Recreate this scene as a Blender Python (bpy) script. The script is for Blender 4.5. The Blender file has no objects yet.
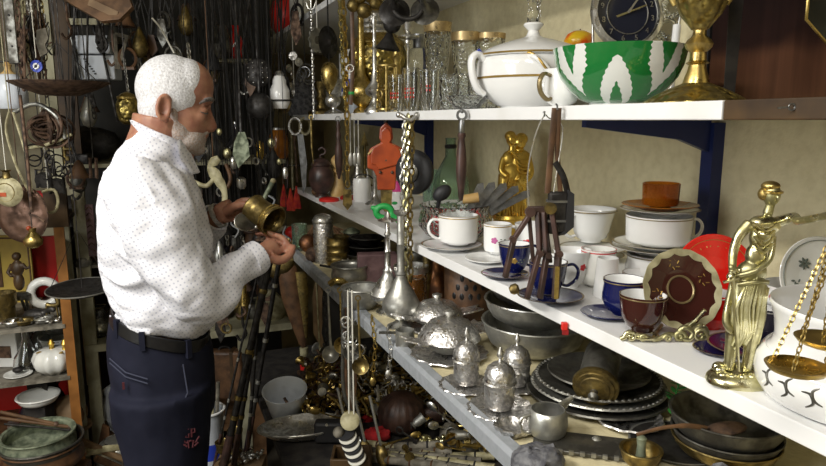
import bpy, math, random
from mathutils import Vector as V, Matrix, Euler, noise
PI = math.pi
random.seed(7)
SC = bpy.context.scene
COL = SC.collection
# ---------------------------------------------------------------- camera model
F = 650.0; PSI = math.radians(21.7); PIT = math.radians(9.86); EYE = 1.55
C = V((0, 0, EYE))
RT = V((math.cos(PSI), -math.sin(PSI), 0)); FH = V((math.sin(PSI), math.cos(PSI), 0))
FW = FH*math.cos(PIT) + V((0, 0, -math.sin(PIT))); UP = FH*math.sin(PIT) + V((0, 0, math.cos(PIT)))
def ray(px, py): return FW*F + RT*(px-413) + UP*(233-py)
def onX(px, py, x): d = ray(px, py); return C + d*(x/d.x)
def onY(px, py, y): d = ray(px, py); return C + d*(y/d.y)
def onZ(px, py, z): d = ray(px, py); return C + d*((z-EYE)/d.z)
def dep(p): return (p-C).dot(FW)
cd = bpy.data.cameras.new('camera'); cam = bpy.data.objects.new('camera', cd); COL.objects.link(cam)
cd.sensor_width = 36; cd.lens = 36*F/826; cd.clip_start = .02
cam.matrix_world = Matrix.Translation(C) @ Matrix((RT, UP, -FW)).transposed().to_4x4()
SC.camera = cam
SC.view_settings.view_transform = 'Standard'; SC.view_settings.look = 'None'; SC.view_settings.gamma = 1
SC.view_settings.use_curve_mapping = False; SC.view_settings.exposure = 0.14

# ---------------------------------------------------------------- materials
def mat(name, c, c2=None, metal=0., rough=.5, scale=30, bump=0., trans=0., coat=0., lo=.4, hi=.62, ior=1.45, emit=None, bscale=None, detail=4, sss=0.):
    m = bpy.data.materials.new(name); m.use_nodes = True; nt = m.node_tree; N = nt.nodes; L = nt.links
    b = N['Principled BSDF']
    b.inputs['Base Color'].default_value = (*c, 1); b.inputs['Metallic'].default_value = metal
    b.inputs['Roughness'].default_value = rough; b.inputs['IOR'].default_value = ior
    b.inputs['Transmission Weight'].default_value = trans; b.inputs['Coat Weight'].default_value = coat
    if sss: b.inputs['Subsurface Weight'].default_value = sss; b.inputs['Subsurface Scale'].default_value = .02
    if emit: b.inputs['Emission Color'].default_value = (*emit[0], 1); b.inputs['Emission Strength'].default_value = emit[1]
    tc = N.new('ShaderNodeTexCoord')
    if c2 or bump:
        nz = N.new('ShaderNodeTexNoise'); nz.inputs['Scale'].default_value = scale; nz.inputs['Detail'].default_value = detail
        L.new(tc.outputs['Object'], nz.inputs['Vector'])
    if c2:
        mr = N.new('ShaderNodeMapRange'); mr.inputs['From Min'].default_value = lo; mr.inputs['From Max'].default_value = hi
        mx = N.new('ShaderNodeMix'); mx.data_type = 'RGBA'
        mx.inputs['A'].default_value = (*c, 1); mx.inputs['B'].default_value = (*c2, 1)
        L.new(nz.outputs['Fac'], mr.inputs['Value']); L.new(mr.outputs['Result'], mx.inputs['Factor']); L.new(mx.outputs['Result'], b.inputs['Base Color'])
        if metal:
            m2 = N.new('ShaderNodeMapRange'); m2.inputs['From Min'].default_value = lo; m2.inputs['From Max'].default_value = hi
            m2.inputs['To Min'].default_value = rough; m2.inputs['To Max'].default_value = min(1, rough+.3)
            L.new(nz.outputs['Fac'], m2.inputs['Value']); L.new(m2.outputs['Result'], b.inputs['Roughness'])
    if bump:
        bp = N.new('ShaderNodeBump'); bp.inputs['Strength'].default_value = bump; bp.inputs['Distance'].default_value = .004
        if bscale:
            nb = N.new('ShaderNodeTexNoise'); nb.inputs['Scale'].default_value = bscale; L.new(tc.outputs['Object'], nb.inputs['Vector'])
            L.new(nb.outputs['Fac'], bp.inputs['Height'])
        else: L.new(nz.outputs['Fac'], bp.inputs['Height'])
        L.new(bp.outputs['Normal'], b.inputs['Normal'])
    return m
def vor(m, scale, strength, dist=.003):      # engraved / embossed relief
    nt = m.node_tree; N = nt.nodes; L = nt.links; b = N['Principled BSDF']
    tc = N.new('ShaderNodeTexCoord'); v = N.new('ShaderNodeTexVoronoi'); v.inputs['Scale'].default_value = scale
    v.feature = 'SMOOTH_F1'
    bp = N.new('ShaderNodeBump'); bp.inputs['Strength'].default_value = strength; bp.inputs['Distance'].default_value = dist
    L.new(tc.outputs['Object'], v.inputs['Vector']); L.new(v.outputs['Distance'], bp.inputs['Height']); L.new(bp.outputs['Normal'], b.inputs['Normal'])
    return m
MT = {}
MT['white'] = mat('white_laminate', (.80,.80,.80), (.70,.69,.66), rough=.35, scale=9, lo=.5, hi=.8)
MT['shelfedge'] = MT['white']
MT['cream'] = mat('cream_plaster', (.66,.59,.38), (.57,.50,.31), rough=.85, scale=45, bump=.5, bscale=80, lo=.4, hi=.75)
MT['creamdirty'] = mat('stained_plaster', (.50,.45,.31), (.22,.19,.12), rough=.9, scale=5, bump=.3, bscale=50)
MT['rail'] = mat('aluminium_rail', (.36,.38,.41), (.29,.31,.33), metal=.25, rough=.38, scale=40)
MT['blue'] = mat('navy_painted_steel', (.010,.020,.10), rough=.4)
MT['brownwood'] = mat('dark_brown_wood', (.075,.042,.016), (.035,.02,.01), rough=.5, scale=14)
MT['orangewood'] = mat('orange_varnished_wood', (.33,.14,.035), (.20,.08,.02), rough=.4, scale=10)
MT['palewood'] = mat('pale_painted_wood', (.42,.40,.27), (.28,.26,.17), rough=.6, scale=16, bump=.2)
MT['wood'] = mat('worn_wood', (.16,.085,.04), (.07,.035,.015), rough=.55, scale=20, bump=.3)
MT['lightwood'] = mat('light_turned_wood', (.60,.42,.18), (.45,.28,.10), rough=.4, scale=22)
MT['greywood'] = mat('weathered_grey_wood', (.22,.20,.16), (.09,.08,.06), rough=.8, scale=30, bump=.5)
MT['tanwood'] = mat('tan_board', (.26,.17,.09), (.15,.09,.045), rough=.7, scale=12)
MT['ironwood'] = mat('dark_lacquered_wood', (.075,.04,.033), (.03,.018,.015), rough=.38, scale=25)
MT['porc'] = mat('white_porcelain', (.84,.84,.83), rough=.12, coat=.4)
MT['porcgrey'] = mat('off_white_porcelain', (.74,.74,.70), rough=.16, coat=.4)
MT['goldtrim'] = mat('gilt_trim', (.50,.33,.09), metal=.7, rough=.3)
MT['goldtrimdark'] = mat('dark_gilt_line', (.25,.19,.09), metal=.5, rough=.35)
MT['brass'] = mat('brass', (.62,.47,.17), (.36,.26,.09), metal=1, rough=.24, scale=45, bump=.2)
MT['brassdark'] = mat('aged_brass', (.36,.27,.10), (.12,.09,.04), metal=1, rough=.36, scale=45, bump=.5)
MT['brassrelief'] = vor(mat('embossed_brass', (.48,.37,.11), (.17,.13,.05), metal=1, rough=.28, scale=60), 75, 1., .007)
MT['gold'] = mat('bright_gold', (.80,.56,.13), (.60,.40,.08), metal=1, rough=.22, scale=30)
MT['palegold'] = mat('pale_polished_brass', (.70,.66,.42), (.42,.39,.20), metal=1, rough=.2, scale=40, bump=.25)
MT['silver'] = mat('tarnished_silver', (.80,.79,.76), (.42,.41,.38), metal=1, rough=.26, scale=55, bump=.2)
MT['silverrel'] = vor(mat('embossed_silver', (.86,.84,.82), (.36,.35,.34), metal=1, rough=.27, scale=90), 190, .55, .002)
MT['pewter'] = mat('dull_pewter', (.52,.52,.48), (.26,.255,.235), metal=.9, rough=.36, scale=25, bump=.3)
MT['pewterdark'] = mat('blackened_pewter', (.20,.195,.175), (.075,.07,.06), metal=.9, rough=.4, scale=30, bump=.5)
MT['iron'] = mat('black_iron', (.055,.052,.05), (.025,.022,.02), metal=.7, rough=.42, scale=40, bump=.4)
MT['steel'] = mat('grey_steel', (.35,.36,.37), (.18,.18,.18), metal=1, rough=.3, scale=30)
MT['rust'] = mat('rusty_iron', (.17,.105,.07), (.07,.045,.035), metal=.5, rough=.6, scale=50, bump=.6)
MT['copper'] = mat('old_copper', (.42,.19,.09), (.16,.08,.05), metal=1, rough=.32, scale=35, bump=.3)
MT['copperdim'] = vor(mat('hammered_copper', (.20,.12,.09), (.09,.055,.04), metal=.9, rough=.4, scale=20), 45, 1.)
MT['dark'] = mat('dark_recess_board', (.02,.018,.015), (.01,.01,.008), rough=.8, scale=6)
MT['darkcloth'] = mat('dark_cloth', (.03,.026,.022), (.012,.01,.01), rough=.9, scale=25, bump=.6)
MT['floor'] = mat('concrete_floor', (.09,.075,.055), (.045,.038,.03), rough=.8, scale=8, bump=.3)
MT['glass'] = mat('clear_glass', (.96,.97,.96), rough=.03, trans=1., ior=1.45)
MT['cutglass'] = vor(mat('cut_glass', (.95,.97,.96), rough=.03, trans=1., ior=1.5), 110, 1., .004)
MT['greenglass'] = mat('pale_green_glass', (.62,.80,.66), rough=.05, trans=.9, ior=1.45)
MT['amberglass'] = mat('amber_glass', (.62,.22,.02), rough=.08, trans=.75, ior=1.45)
MT['honey'] = mat('honey_brown_glaze', (.36,.13,.012), (.20,.06,.005), rough=.22, scale=25)
MT['goldglass'] = mat('gilded_glass_rim', (.60,.46,.24), (.42,.30,.14), metal=.7, rough=.25)
MT['navy'] = mat('cobalt_glaze', (.006,.009,.068), rough=.08, coat=.6)
MT['blackglaze'] = mat('black_glaze', (.012,.01,.02), rough=.08, coat=.6)
MT['choc'] = mat('chocolate_glaze', (.045,.012,.009), rough=.07, coat=.6)
MT['redglaze'] = mat('scarlet_glaze', (.72,.012,.008), rough=.1, coat=.6)
MT['red'] = mat('red_paint', (.62,.02,.015), rough=.4)
MT['redcloth'] = mat('red_cloth', (.42,.012,.015), (.25,.01,.01), rough=.85, scale=30, bump=.5)
MT['pink'] = mat('pink_plastic', (.75,.06,.30), rough=.4)
MT['petal'] = mat('pink_flower_print', (.50,.13,.32), rough=.2)
MT['redprint'] = mat('red_flower_print', (.55,.03,.04), rough=.2)
MT['leafprint'] = mat('grey_green_leaf_print', (.13,.17,.13), rough=.2)
MT['green'] = mat('green_plastic', (.02,.33,.07), rough=.45)
MT['leaf'] = mat('green_leaf', (.03,.22,.035), (.015,.12,.02), rough=.45, scale=30)
MT['orange'] = mat('orange_lacquer', (.40,.065,.014), (.24,.035,.01), rough=.35, scale=20)
MT['tassel'] = mat('red_orange_tassel', (.70,.09,.04), (.55,.03,.05), rough=.85, scale=60)
MT['yellow'] = mat('yellow_paint', (.50,.36,.07), (.38,.27,.06), rough=.55, scale=10)
MT['blackrub'] = mat('black_rubber', (.02,.02,.022), rough=.55, bump=.3, scale=40)
MT['leather'] = mat('brown_leather', (.13,.065,.03), (.06,.03,.015), rough=.5, scale=25, bump=.5)
MT['bone'] = mat('yellowed_bone', (.48,.44,.27), (.25,.22,.12), rough=.5, scale=35, bump=.4)
MT['stone'] = mat('rough_grey_stone', (.16,.16,.17), (.05,.05,.06), rough=.6, scale=60, bump=1.)
MT['mauve'] = mat('mauve_brick', (.17,.10,.105), (.10,.055,.06), rough=.7, scale=25, bump=.8)
MT['string'] = mat('white_cord', (.70,.68,.60), rough=.8)
MT['wicker'] = mat('brown_wicker', (.25,.14,.07), (.12,.06,.03), rough=.7, scale=60, bump=.5)
MT['patina'] = mat('green_patina', (.26,.29,.20), (.10,.12,.08), metal=.4, rough=.5, scale=40, bump=.5)
MT['enamel'] = mat('white_enamel', (.62,.66,.72), (.35,.37,.40), rough=.3, scale=12, lo=.5, hi=.75)
MT['paper'] = mat('white_paper', (.75,.75,.72), rough=.8)
MT['black'] = mat('black_paint', (.012,.012,.013), rough=.4)
MT['bluepaint'] = mat('blue_paint', (.03,.06,.45), rough=.35)
MT['purple'] = mat('violet_glaze', (.018,.012,.06), rough=.1, coat=.5)
MT['mirror'] = mat('smoky_mirror', (.10,.11,.12), metal=1, rough=.08)

# ---------------------------------------------------------------- mesh builder (units: photo pixels at the thing's distance)
def RX(a): return Matrix.Rotation(math.radians(a), 4, 'X')
def RY(a): return Matrix.Rotation(math.radians(a), 4, 'Y')
def RZ(a): return Matrix.Rotation(math.radians(a), 4, 'Z')
def TR(x, y=0, z=0): return Matrix.Translation((x, y, z))
class M:
    def __init__(s): s.v = []; s.f = []
    def _add(s, vs, fs, T=None):
        o = len(s.v)
        s.v += [(T @ V(p)) if T is not None else V(p) for p in vs]; s.f += [tuple(i+o for i in f) for f in fs]; return s
    def lathe(s, prof, T=None, seg=24, flute=0, fn=8, arc=None):
        vs = []; fs = []; idx = []
        for r, z in prof:
            if r < 1e-4: idx.append([len(vs)]); vs.append((0, 0, z))
            else:
                row = []
                for k in range(seg):
                    a = 2*PI*k/seg; rr = r*(1+flute*math.cos(fn*a)); row.append(len(vs)); vs.append((rr*math.cos(a), rr*math.sin(a), z))
                idx.append(row)
        for a, b in zip(idx, idx[1:]):
            if len(a) == 1 and len(b) == 1: continue
            for k in range(seg):
                k2 = (k+1) % seg
                if len(a) == 1: fs.append((a[0], b[k2], b[k]))
                elif len(b) == 1: fs.append((a[k], a[k2], b[0]))
                else: fs.append((a[k], a[k2], b[k2], b[k]))
        return s._add(vs, fs, T)
    def solid(s, prof, T=None, seg=24, **k):
        p = list(prof)
        if p[0][0] > 1e-4: p = [(0, p[0][1])] + p
        if p[-1][0] > 1e-4: p = p + [(0, p[-1][1])]
        return s.lathe(p, T, seg, **k)
    def vessel(s, prof, t=1., T=None, seg=28, **k):      # outer profile bottom->rim; inner wall added
        inner = [(max(r-t, .01), z) for r, z in reversed(prof)]
        zb = prof[0][1]+t*1.2
        inn = []
        for r, z in inner:
            if z <= zb: break
            inn.append((r, z))
        inn.append((inn[-1][0]*.6 if inn else .01, zb)); inn.append((0, zb))
        return s.lathe([(0, prof[0][1])] + list(prof) + [(prof[-1][0]-t*.5, prof[-1][1]+t*.3)] + inn, T, seg, **k)
    def tube(s, pts, r, seg=8, T=None, closed=False, flat=1.):
        pts = [V(p) for p in pts]; n = len(pts); vs = []; fs = []
        rr = r if isinstance(r, (list, tuple)) else [r]*n
        up = V((0, 0, 1)); prev = None
        for i in range(n):
            t = (pts[(i+1) % n]-pts[i-1]) if closed else (pts[min(i+1, n-1)]-pts[max(i-1, 0)])
            if t.length < 1e-9: t = V((0, 0, 1))
            t.normalize()
            if prev is None:
                a = t.cross(V((0, 1, 0)));
                if a.length < .1: a = t.cross(V((1, 0, 0)))
            else: a = prev - t*prev.dot(t)
            a.normalize(); prev = a; b = t.cross(a)
            for k in range(seg):
                an = 2*PI*k/seg; vs.append(pts[i]+(a*math.cos(an)+b*math.sin(an)*flat)*rr[i])
        for i in range(n if closed else n-1):
            j = (i+1) % n
            for k in range(seg):
                k2 = (k+1) % seg; fs.append((i*seg+k, i*seg+k2, j*seg+k2, j*seg+k))
        if not closed:
            fs.append(tuple(range(seg))[::-1]); fs.append(tuple((n-1)*seg+k for k in range(seg)))
        return s._add(vs, fs, T)
    def box(s, c, d, T=None):
        x, y, z = c; a, b, e = d[0]/2, d[1]/2, d[2]/2
        vs = [(x+i*a, y+j*b, z+k*e) for i in (-1, 1) for j in (-1, 1) for k in (-1, 1)]
        return s._add(vs, [(0,1,3,2),(4,6,7,5),(0,4,5,1),(2,3,7,6),(0,2,6,4),(1,5,7,3)], T)
    def ball(s, c, r, T=None, seg=16, rg=10):
        if not isinstance(r, (list, tuple)): r = (r, r, r)
        vs = [(c[0], c[1], c[2]-r[2])]; fs = []
        for i in range(1, rg):
            ph = -PI/2+PI*i/rg
            for k in range(seg):
                a = 2*PI*k/seg; vs.append((c[0]+r[0]*math.cos(ph)*math.cos(a), c[1]+r[1]*math.cos(ph)*math.sin(a), c[2]+r[2]*math.sin(ph)))
        vs.append((c[0], c[1], c[2]+r[2])); last = len(vs)-1
        for k in range(seg):
            k2 = (k+1) % seg; fs.append((0, 1+k2, 1+k)); fs.append((last, last-seg+k, last-seg+k2))
            for i in range(rg-2): fs.append((1+i*seg+k, 1+i*seg+k2, 1+(i+1)*seg+k2, 1+(i+1)*seg+k))
        return s._add(vs, fs, T)
    def ring(s, c, R, r, T=None, seg=20, k=6, sx=1., sz=1.):   # ring standing in the x-z plane
        return s.tube([(c[0]+R*sx*math.cos(2*PI*i/seg), c[1], c[2]+R*sz*math.sin(2*PI*i/seg)) for i in range(seg)], r, k, T, closed=True)
    def flatring(s, c, R, r, T=None, seg=28, k=6):
        return s.tube([(c[0]+R*math.cos(2*PI*i/seg), c[1]+R*math.sin(2*PI*i/seg), c[2]) for i in range(seg)], r, k, T, closed=True)
    def plate2d(s, pts, th, T=None):                      # outline in x-z, thickness along y
        n = len(pts); vs = [(x, -th/2, z) for x, z in pts] + [(x, th/2, z) for x, z in pts]
        fs = [tuple(range(n)), tuple(range(2*n-1, n-1, -1))] + [(i, i+n, (i+1) % n+n, (i+1) % n) for i in range(n)]
        return s._add(vs, fs, T)
    def chain(s, pts, R=2., r=.55, T=None):
        pts = [V(p) for p in pts]; step = R*2.3; k = 0; acc = 0.
        for a, b in zip(pts, pts[1:]):
            L = (b-a).length; d = (b-a).normalized(); t = acc
            q = d.to_track_quat('Z', 'Y').to_matrix().to_4x4()
            while t < L:
                Tm = Matrix.Translation(a+d*t) @ q @ RZ(90*(k % 2)+20)
                if T is not None: Tm = T @ Tm
                s.ring((0, 0, 0), R, r, Tm, seg=8, k=4, sx=.75, sz=1.35); t += step; k += 1
            acc = t-L
        return s
    def noise(s, amp, sc, seed=0):
        o = V((seed*3.7, seed*1.3, seed*5.1))
        s.v = [p + V(noise.noise_vector(p*sc+o))*amp for p in s.v]; return s
    def xf(s, T): s.v = [T @ p for p in s.v]; return s
    def data(s, name, sc=1., smooth=True):
        me = bpy.data.meshes.new(name); me.from_pydata([tuple(p*sc) for p in s.v], [], s.f); me.validate()
        if smooth:
            me.polygons.foreach_set('use_smooth', [True]*len(me.polygons))
            try: me.set_sharp_from_angle(angle=math.radians(48))
            except Exception: pass
        me.update(); return me
SPLIT = {'eyes': 'eye', 'irises': 'iris', 'eyebrows': 'eyebrow', 'eyelashes': 'eyelashes', 'collar_points': 'collar_point', 'belt_loops': 'belt_loop', 'binding': 'binding', 'metal_studs': 'metal_stud', 'holes': None, 'rings': 'ring'}
def islands(m):
    par = list(range(len(m.v)))
    def fd(i):
        while par[i] != i: par[i] = par[par[i]]; i = par[i]
        return i
    for f in m.f:
        a = fd(f[0])
        for j in f[1:]: par[fd(j)] = a
    g = {}
    for i in range(len(m.v)): g.setdefault(fd(i), []).append(i)
    out = []
    for ids in g.values():
        mp_ = {i: k for k, i in enumerate(ids)}; q = M(); q.v = [m.v[i] for i in ids]; q.f = [tuple(mp_[i] for i in f) for f in m.f if f[0] in mp_]; out.append(q)
    return out
def raw(name, m, material, parent=None, *a, **k):
    if SPLIT.get(name) and parent is not None:
        for q in islands(m): o = raw1(SPLIT[name], q, material, parent, *a, **k)
        return o
    return raw1(name, m, material, parent, *a, **k)
def raw1(name, m, material, parent=None, sc=1., loc=(0,0,0), rz=0., smooth=True, bevel=0., label=None, remesh=0., smoothit=0, sub=0):
    me = m.data(name, sc, smooth); o = bpy.data.objects.new(name, me); COL.objects.link(o)
    me.materials.append(MT[material] if isinstance(material, str) else material)
    o.location = loc; o.rotation_euler = (0, 0, rz)
    if parent is not None: o.parent = parent
    if remesh:
        r = o.modifiers.new('fuse', 'REMESH'); r.mode = 'VOXEL'; r.voxel_size = remesh; r.use_smooth_shade = True
    if smoothit: q = o.modifiers.new('soften', 'SMOOTH'); q.iterations = smoothit; q.factor = .5
    if bevel: q = o.modifiers.new('bevel', 'BEVEL'); q.width = bevel; q.segments = 2; q.limit_method = 'ANGLE'
    if label: o['label'] = label
    return o
def struct(name, m, material, **k):
    o = raw(name, m, material, smooth=False, **k); o['kind'] = 'structure'; return o
def tag(o, label, cat, group=None, kind=None):
    o['label'] = label; o['category'] = cat
    if group: o['group'] = group
    if kind: o['kind'] = kind
    return o
class Th:                                     # a thing: an Empty at its base, parts built in local pixel units
    def __init__(s, name, label, cat, p, group=None, rz=None, k=1.):
        s.s = dep(p)/F*k; s.e = bpy.data.objects.new(name, None); COL.objects.link(s.e); s.e.empty_display_size = .02
        s.e.location = p; s.e.rotation_euler = (0, 0, -PSI if rz is None else rz); tag(s.e, label, cat, group)
    def part(s, name, m, material, parent=None, label=None, **k):
        if 'bevel' in k: k['bevel'] *= s.s
        if 'remesh' in k: k['remesh'] *= s.s
        return raw(name, m, material, parent if parent is not None else s.e, s.s, label=label, **k)
def one(name, label, cat, p, m, material, group=None, rz=None, **k):    # a thing that is one mesh
    sc = dep(p)/F
    if 'bevel' in k: k['bevel'] *= sc
    if 'remesh' in k: k['remesh'] *= sc
    o = raw(name, m, material, None, sc, p, -PSI if rz is None else rz, **k); return tag(o, label, cat, group)
ZT = 1.572; ZM = 1.243; ZL = 1.036; ZB = .56; DX = .6; WX = 1.02
def top(px, x): p = onX(px, 112, x); p.z = ZT; return p
def mid(px, py): return onZ(px, py, ZM)
def low(px, py): return onZ(px, py, ZL)
def ben(px, py): return onZ(px, py, ZB)
def by(px, py, y): return onY(px, py, y)
# ---------------------------------------------------------------- the setting
def bx(x0,x1,y0,y1,z0,z1): return M().box(((x0+x1)/2,(y0+y1)/2,(z0+z1)/2),(x1-x0,y1-y0,z1-z0))
struct('floor', bx(-2.2,1.1,-1.6,4.2,-.05,0), 'floor')
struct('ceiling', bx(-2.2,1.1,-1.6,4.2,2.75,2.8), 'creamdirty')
struct('wall_right', bx(WX,WX+.08,-1.6,4.2,0,2.75), 'cream')
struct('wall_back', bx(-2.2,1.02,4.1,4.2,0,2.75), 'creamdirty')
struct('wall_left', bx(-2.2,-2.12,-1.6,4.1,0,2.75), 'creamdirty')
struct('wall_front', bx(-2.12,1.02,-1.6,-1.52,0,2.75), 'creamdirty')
# wall-hung shelving on the right
Y1 = 2.98
def board(name,label,x0,x1,y0,y1,z0,z1,m,group=None,cat='shelf'):
    c=V(((x0+x1)/2,(y0+y1)/2,z0)); q=M().box((0,0,(z1-z0)/2),(x1-x0,y1-y0,z1-z0))
    o=raw(name,q,m,None,1.,c,0,smooth=False,bevel=.0015); return tag(o,label,cat,group)
board('shelf_board','long white top shelf board holding the tureen and glasses',DX,WX,.565,Y1,1.55,ZT,'white')
board('shelf_board','short brown wooden shelf board at the right end of the white top shelf',DX,WX,-.1,.563,1.55,ZT,'brownwood')
board('shelf_board','long white middle shelf board carrying the cups and saucers',DX,WX,-.1,Y1,ZM-.022,ZM,'white')
board('shelf_board','cream lower shelf board behind the grey metal rail',.512,WX,-.1,3.16,ZL-.02,ZL,'cream')
board('shelf_board','high shelf board near the ceiling holding a red jug',DX,WX,1.0,4.05,1.945,1.968,'white')
t=Th('shelf_rail','long grey aluminium rail along the front of the lower shelf','rail',V((.485,1.3,ZL-.035)),rz=0)
r=M(); r.v=[];
pr=[(0,.008),(0,.034),(.006,.042),(.025,.043),(.026,.008)]
vs=[(x,-1.4,z) for x,z in pr]+[(x,1.86,z) for x,z in pr]; n=5
r._add(vs,[tuple(range(n)),tuple(range(2*n-1,n-1,-1))]+[(i,(i+1)%n,(i+1)%n+n,i+n) for i in range(n)])
raw('rail_bar',r,'rail',t.e,1.,smooth=False,bevel=.001)
raw('end_cap',M().box((.015,1.866,.02),(.032,.012,.044)),'paper',t.e,1.,smooth=False,label='white plastic end cap')
# bench below
board('storage_bench','dark low bench under the shelves piled with old flutes and spoons',.30,WX-.003,.3,2.75,ZB-.03,ZB,'darkcloth',cat='bench')
for i,y in enumerate((.4,2.6)):
    for x in (.34,.97):
        raw('leg',bx(x-.025,x+.025,y-.025,y+.025,-(ZB-.03),0),'wood',bpy.data.objects['storage_bench'],1.,(-.6585,-1.525,0),smooth=False)
# blue brackets
def bracket(y,label,zs=(1.55,)):
    t=Th('shelf_bracket',label,'bracket',V((WX,y,.6)),rz=0,group=None)
    raw('upright',bx(-.028,0,-.014,.014,0,.945 if y<1 else 1.5),'blue',t.e,1.,smooth=False)
    for z in (1.55,ZM-.022):
        a=M(); a.plate2d([(-.028,0),(-.315,0),(-.315,-.012),(-.10,-.036),(-.028,-.06)],.012); a.xf(TR(0,0,z-.6-.0005)); raw('arm',a,'blue',t.e,1.,smooth=False)
bracket(.962,'navy blue steel bracket and upright behind the stacked cups at right')
bracket(2.36,'navy blue steel bracket and upright behind the black wheel')
# lights : fluorescent ceiling fitting and an added fill lamp
def lamp_fit(name,label,x,y,z,lx,ly,pw,col=(1,.96,.88)):
    t=Th(name,label,'ceiling lamp',V((x,y,z)),rz=0)
    raw('housing',bx(-lx/2-.02,lx/2+.02,-ly/2-.02,ly/2+.02,0,.05),'enamel',t.e,1.,smooth=False)
    for yy in (-ly/3,ly/3): raw('hanging_rod',M().tube([(0,yy,.05),(0,yy,2.748-z)],.006,6),'steel',t.e,1.)
    ld=bpy.data.lights.new(name,'AREA'); ld.shape='RECTANGLE'; ld.size=lx; ld.size_y=ly; ld.energy=pw; ld.color=col
    lo=bpy.data.objects.new('tube_light',ld); COL.objects.link(lo); lo.parent=t.e; lo.location=(0,0,-.012)
    return lo
L1=lamp_fit('ceiling_lamp','long fluorescent lamp hung high to the left of the person',-1.0,.75,2.42,.22,1.1,48)
L2=lamp_fit('ceiling_lamp','small added fill lamp overhead behind the photographer',-.55,-.45,2.5,.3,.7,24)  # fill light added from the camera side, no such fitting known
for a_ in ((-2.12,-2.09,-.05,1.15,1.05,1.10),(-2.12,-2.09,-.05,1.15,2.40,2.45),(-2.12,-2.09,-.05,0,1.10,2.40),(-2.12,-2.09,1.10,1.15,1.10,2.40)): WF=bx(*a_) if a_[4]==1.05 else WF; WF._add(bx(*a_).v,bx(*a_).f) if a_[4]!=1.05 else None
struct('added_window',WF,'palewood')  # window frame added on the unseen left wall to go with the area light
# area light added on the unseen left side to brighten the shelves
ld=bpy.data.lights.new('left_fill_light','AREA'); ld.shape='RECTANGLE'; ld.size=1.1; ld.size_y=1.3; ld.energy=31; ld.color=(.93,.97,1)
lo=bpy.data.objects.new('left_fill_light',ld); COL.objects.link(lo); lo.location=(-2.0,.55,1.75)
lo.rotation_euler=(V((.5,1.6,1.2))-V(lo.location)).to_track_quat('-Z','Y').to_euler()
W=bpy.data.worlds.new('w'); SC.world=W; W.use_nodes=True; W.node_tree.nodes['Background'].inputs[0].default_value=(.5,.55,.6,1); W.node_tree.nodes['Background'].inputs[1].default_value=.1
# ---------------------------------------------------------------- the man (built in metres, world axes; faces +X)
YM = 1.70
def mp(px, py, yy=0.): p = onY(px, py, YM); return V((p.x, p.y+yy, p.z))
MO = V((mp(160, 315).x, YM, 0.))
def ml(px, py, yy=0.): return mp(px, py, yy)-MO
def loft(rows, seg=36, pw=2.3):       # rows: (back(px,py), front(px,py), half width m, y offset)
    m = M(); vs = []; fs = []
    for (bp, fp, w, yo) in rows:
        b = ml(*bp); f = ml(*fp); c = (b+f)/2; h = (f-b)/2
        for k in range(seg):
            a = 2*PI*k/seg; ca, sa = math.cos(a), math.sin(a)
            ca = math.copysign(abs(ca)**(2/pw), ca); sa = math.copysign(abs(sa)**(2/pw), sa)
            vs.append(c+h*ca+V((0, yo+w*sa, 0)))
    n = len(rows)
    for i in range(n-1):
        for k in range(seg):
            k2 = (k+1) % seg; fs.append((i*seg+k, (i+1)*seg+k, (i+1)*seg+k2, i*seg+k2))
    fs.append(tuple(range(seg))); fs.append(tuple((n-1)*seg+k for k in range(seg))[::-1])
    return m._add(vs, fs)
def limb(m, pts, rs, seg=20, sub=5, flat=1.):
    P = []; R = []; n = len(pts)
    for i in range(n-1):
        p0 = pts[max(i-1,0)]; p1 = pts[i]; p2 = pts[i+1]; p3 = pts[min(i+2,n-1)]
        for j in range(sub):
            t = j/sub
            P.append(.5*((2*p1)+(p2-p0)*t+(2*p0-5*p1+4*p2-p3)*t*t+(3*p1-p0-3*p2+p3)*t**3)); R.append(rs[i]*(1-t)+rs[i+1]*t)
    P.append(pts[-1]); R.append(rs[-1]); m.tube(P, R, seg, flat=flat); return m
man = bpy.data.objects.new('person', None); COL.objects.link(man); man.location = MO; man.empty_display_size = .05
tag(man, 'grey-haired person in a white dotted shirt and navy trousers, examining a brass mortar', 'person')
mk = 'skin'
MT['skin'] = mat('skin', (.36,.18,.112), (.28,.12,.078), rough=.48, scale=38, bump=.12, sss=.08, bscale=160)
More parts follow.
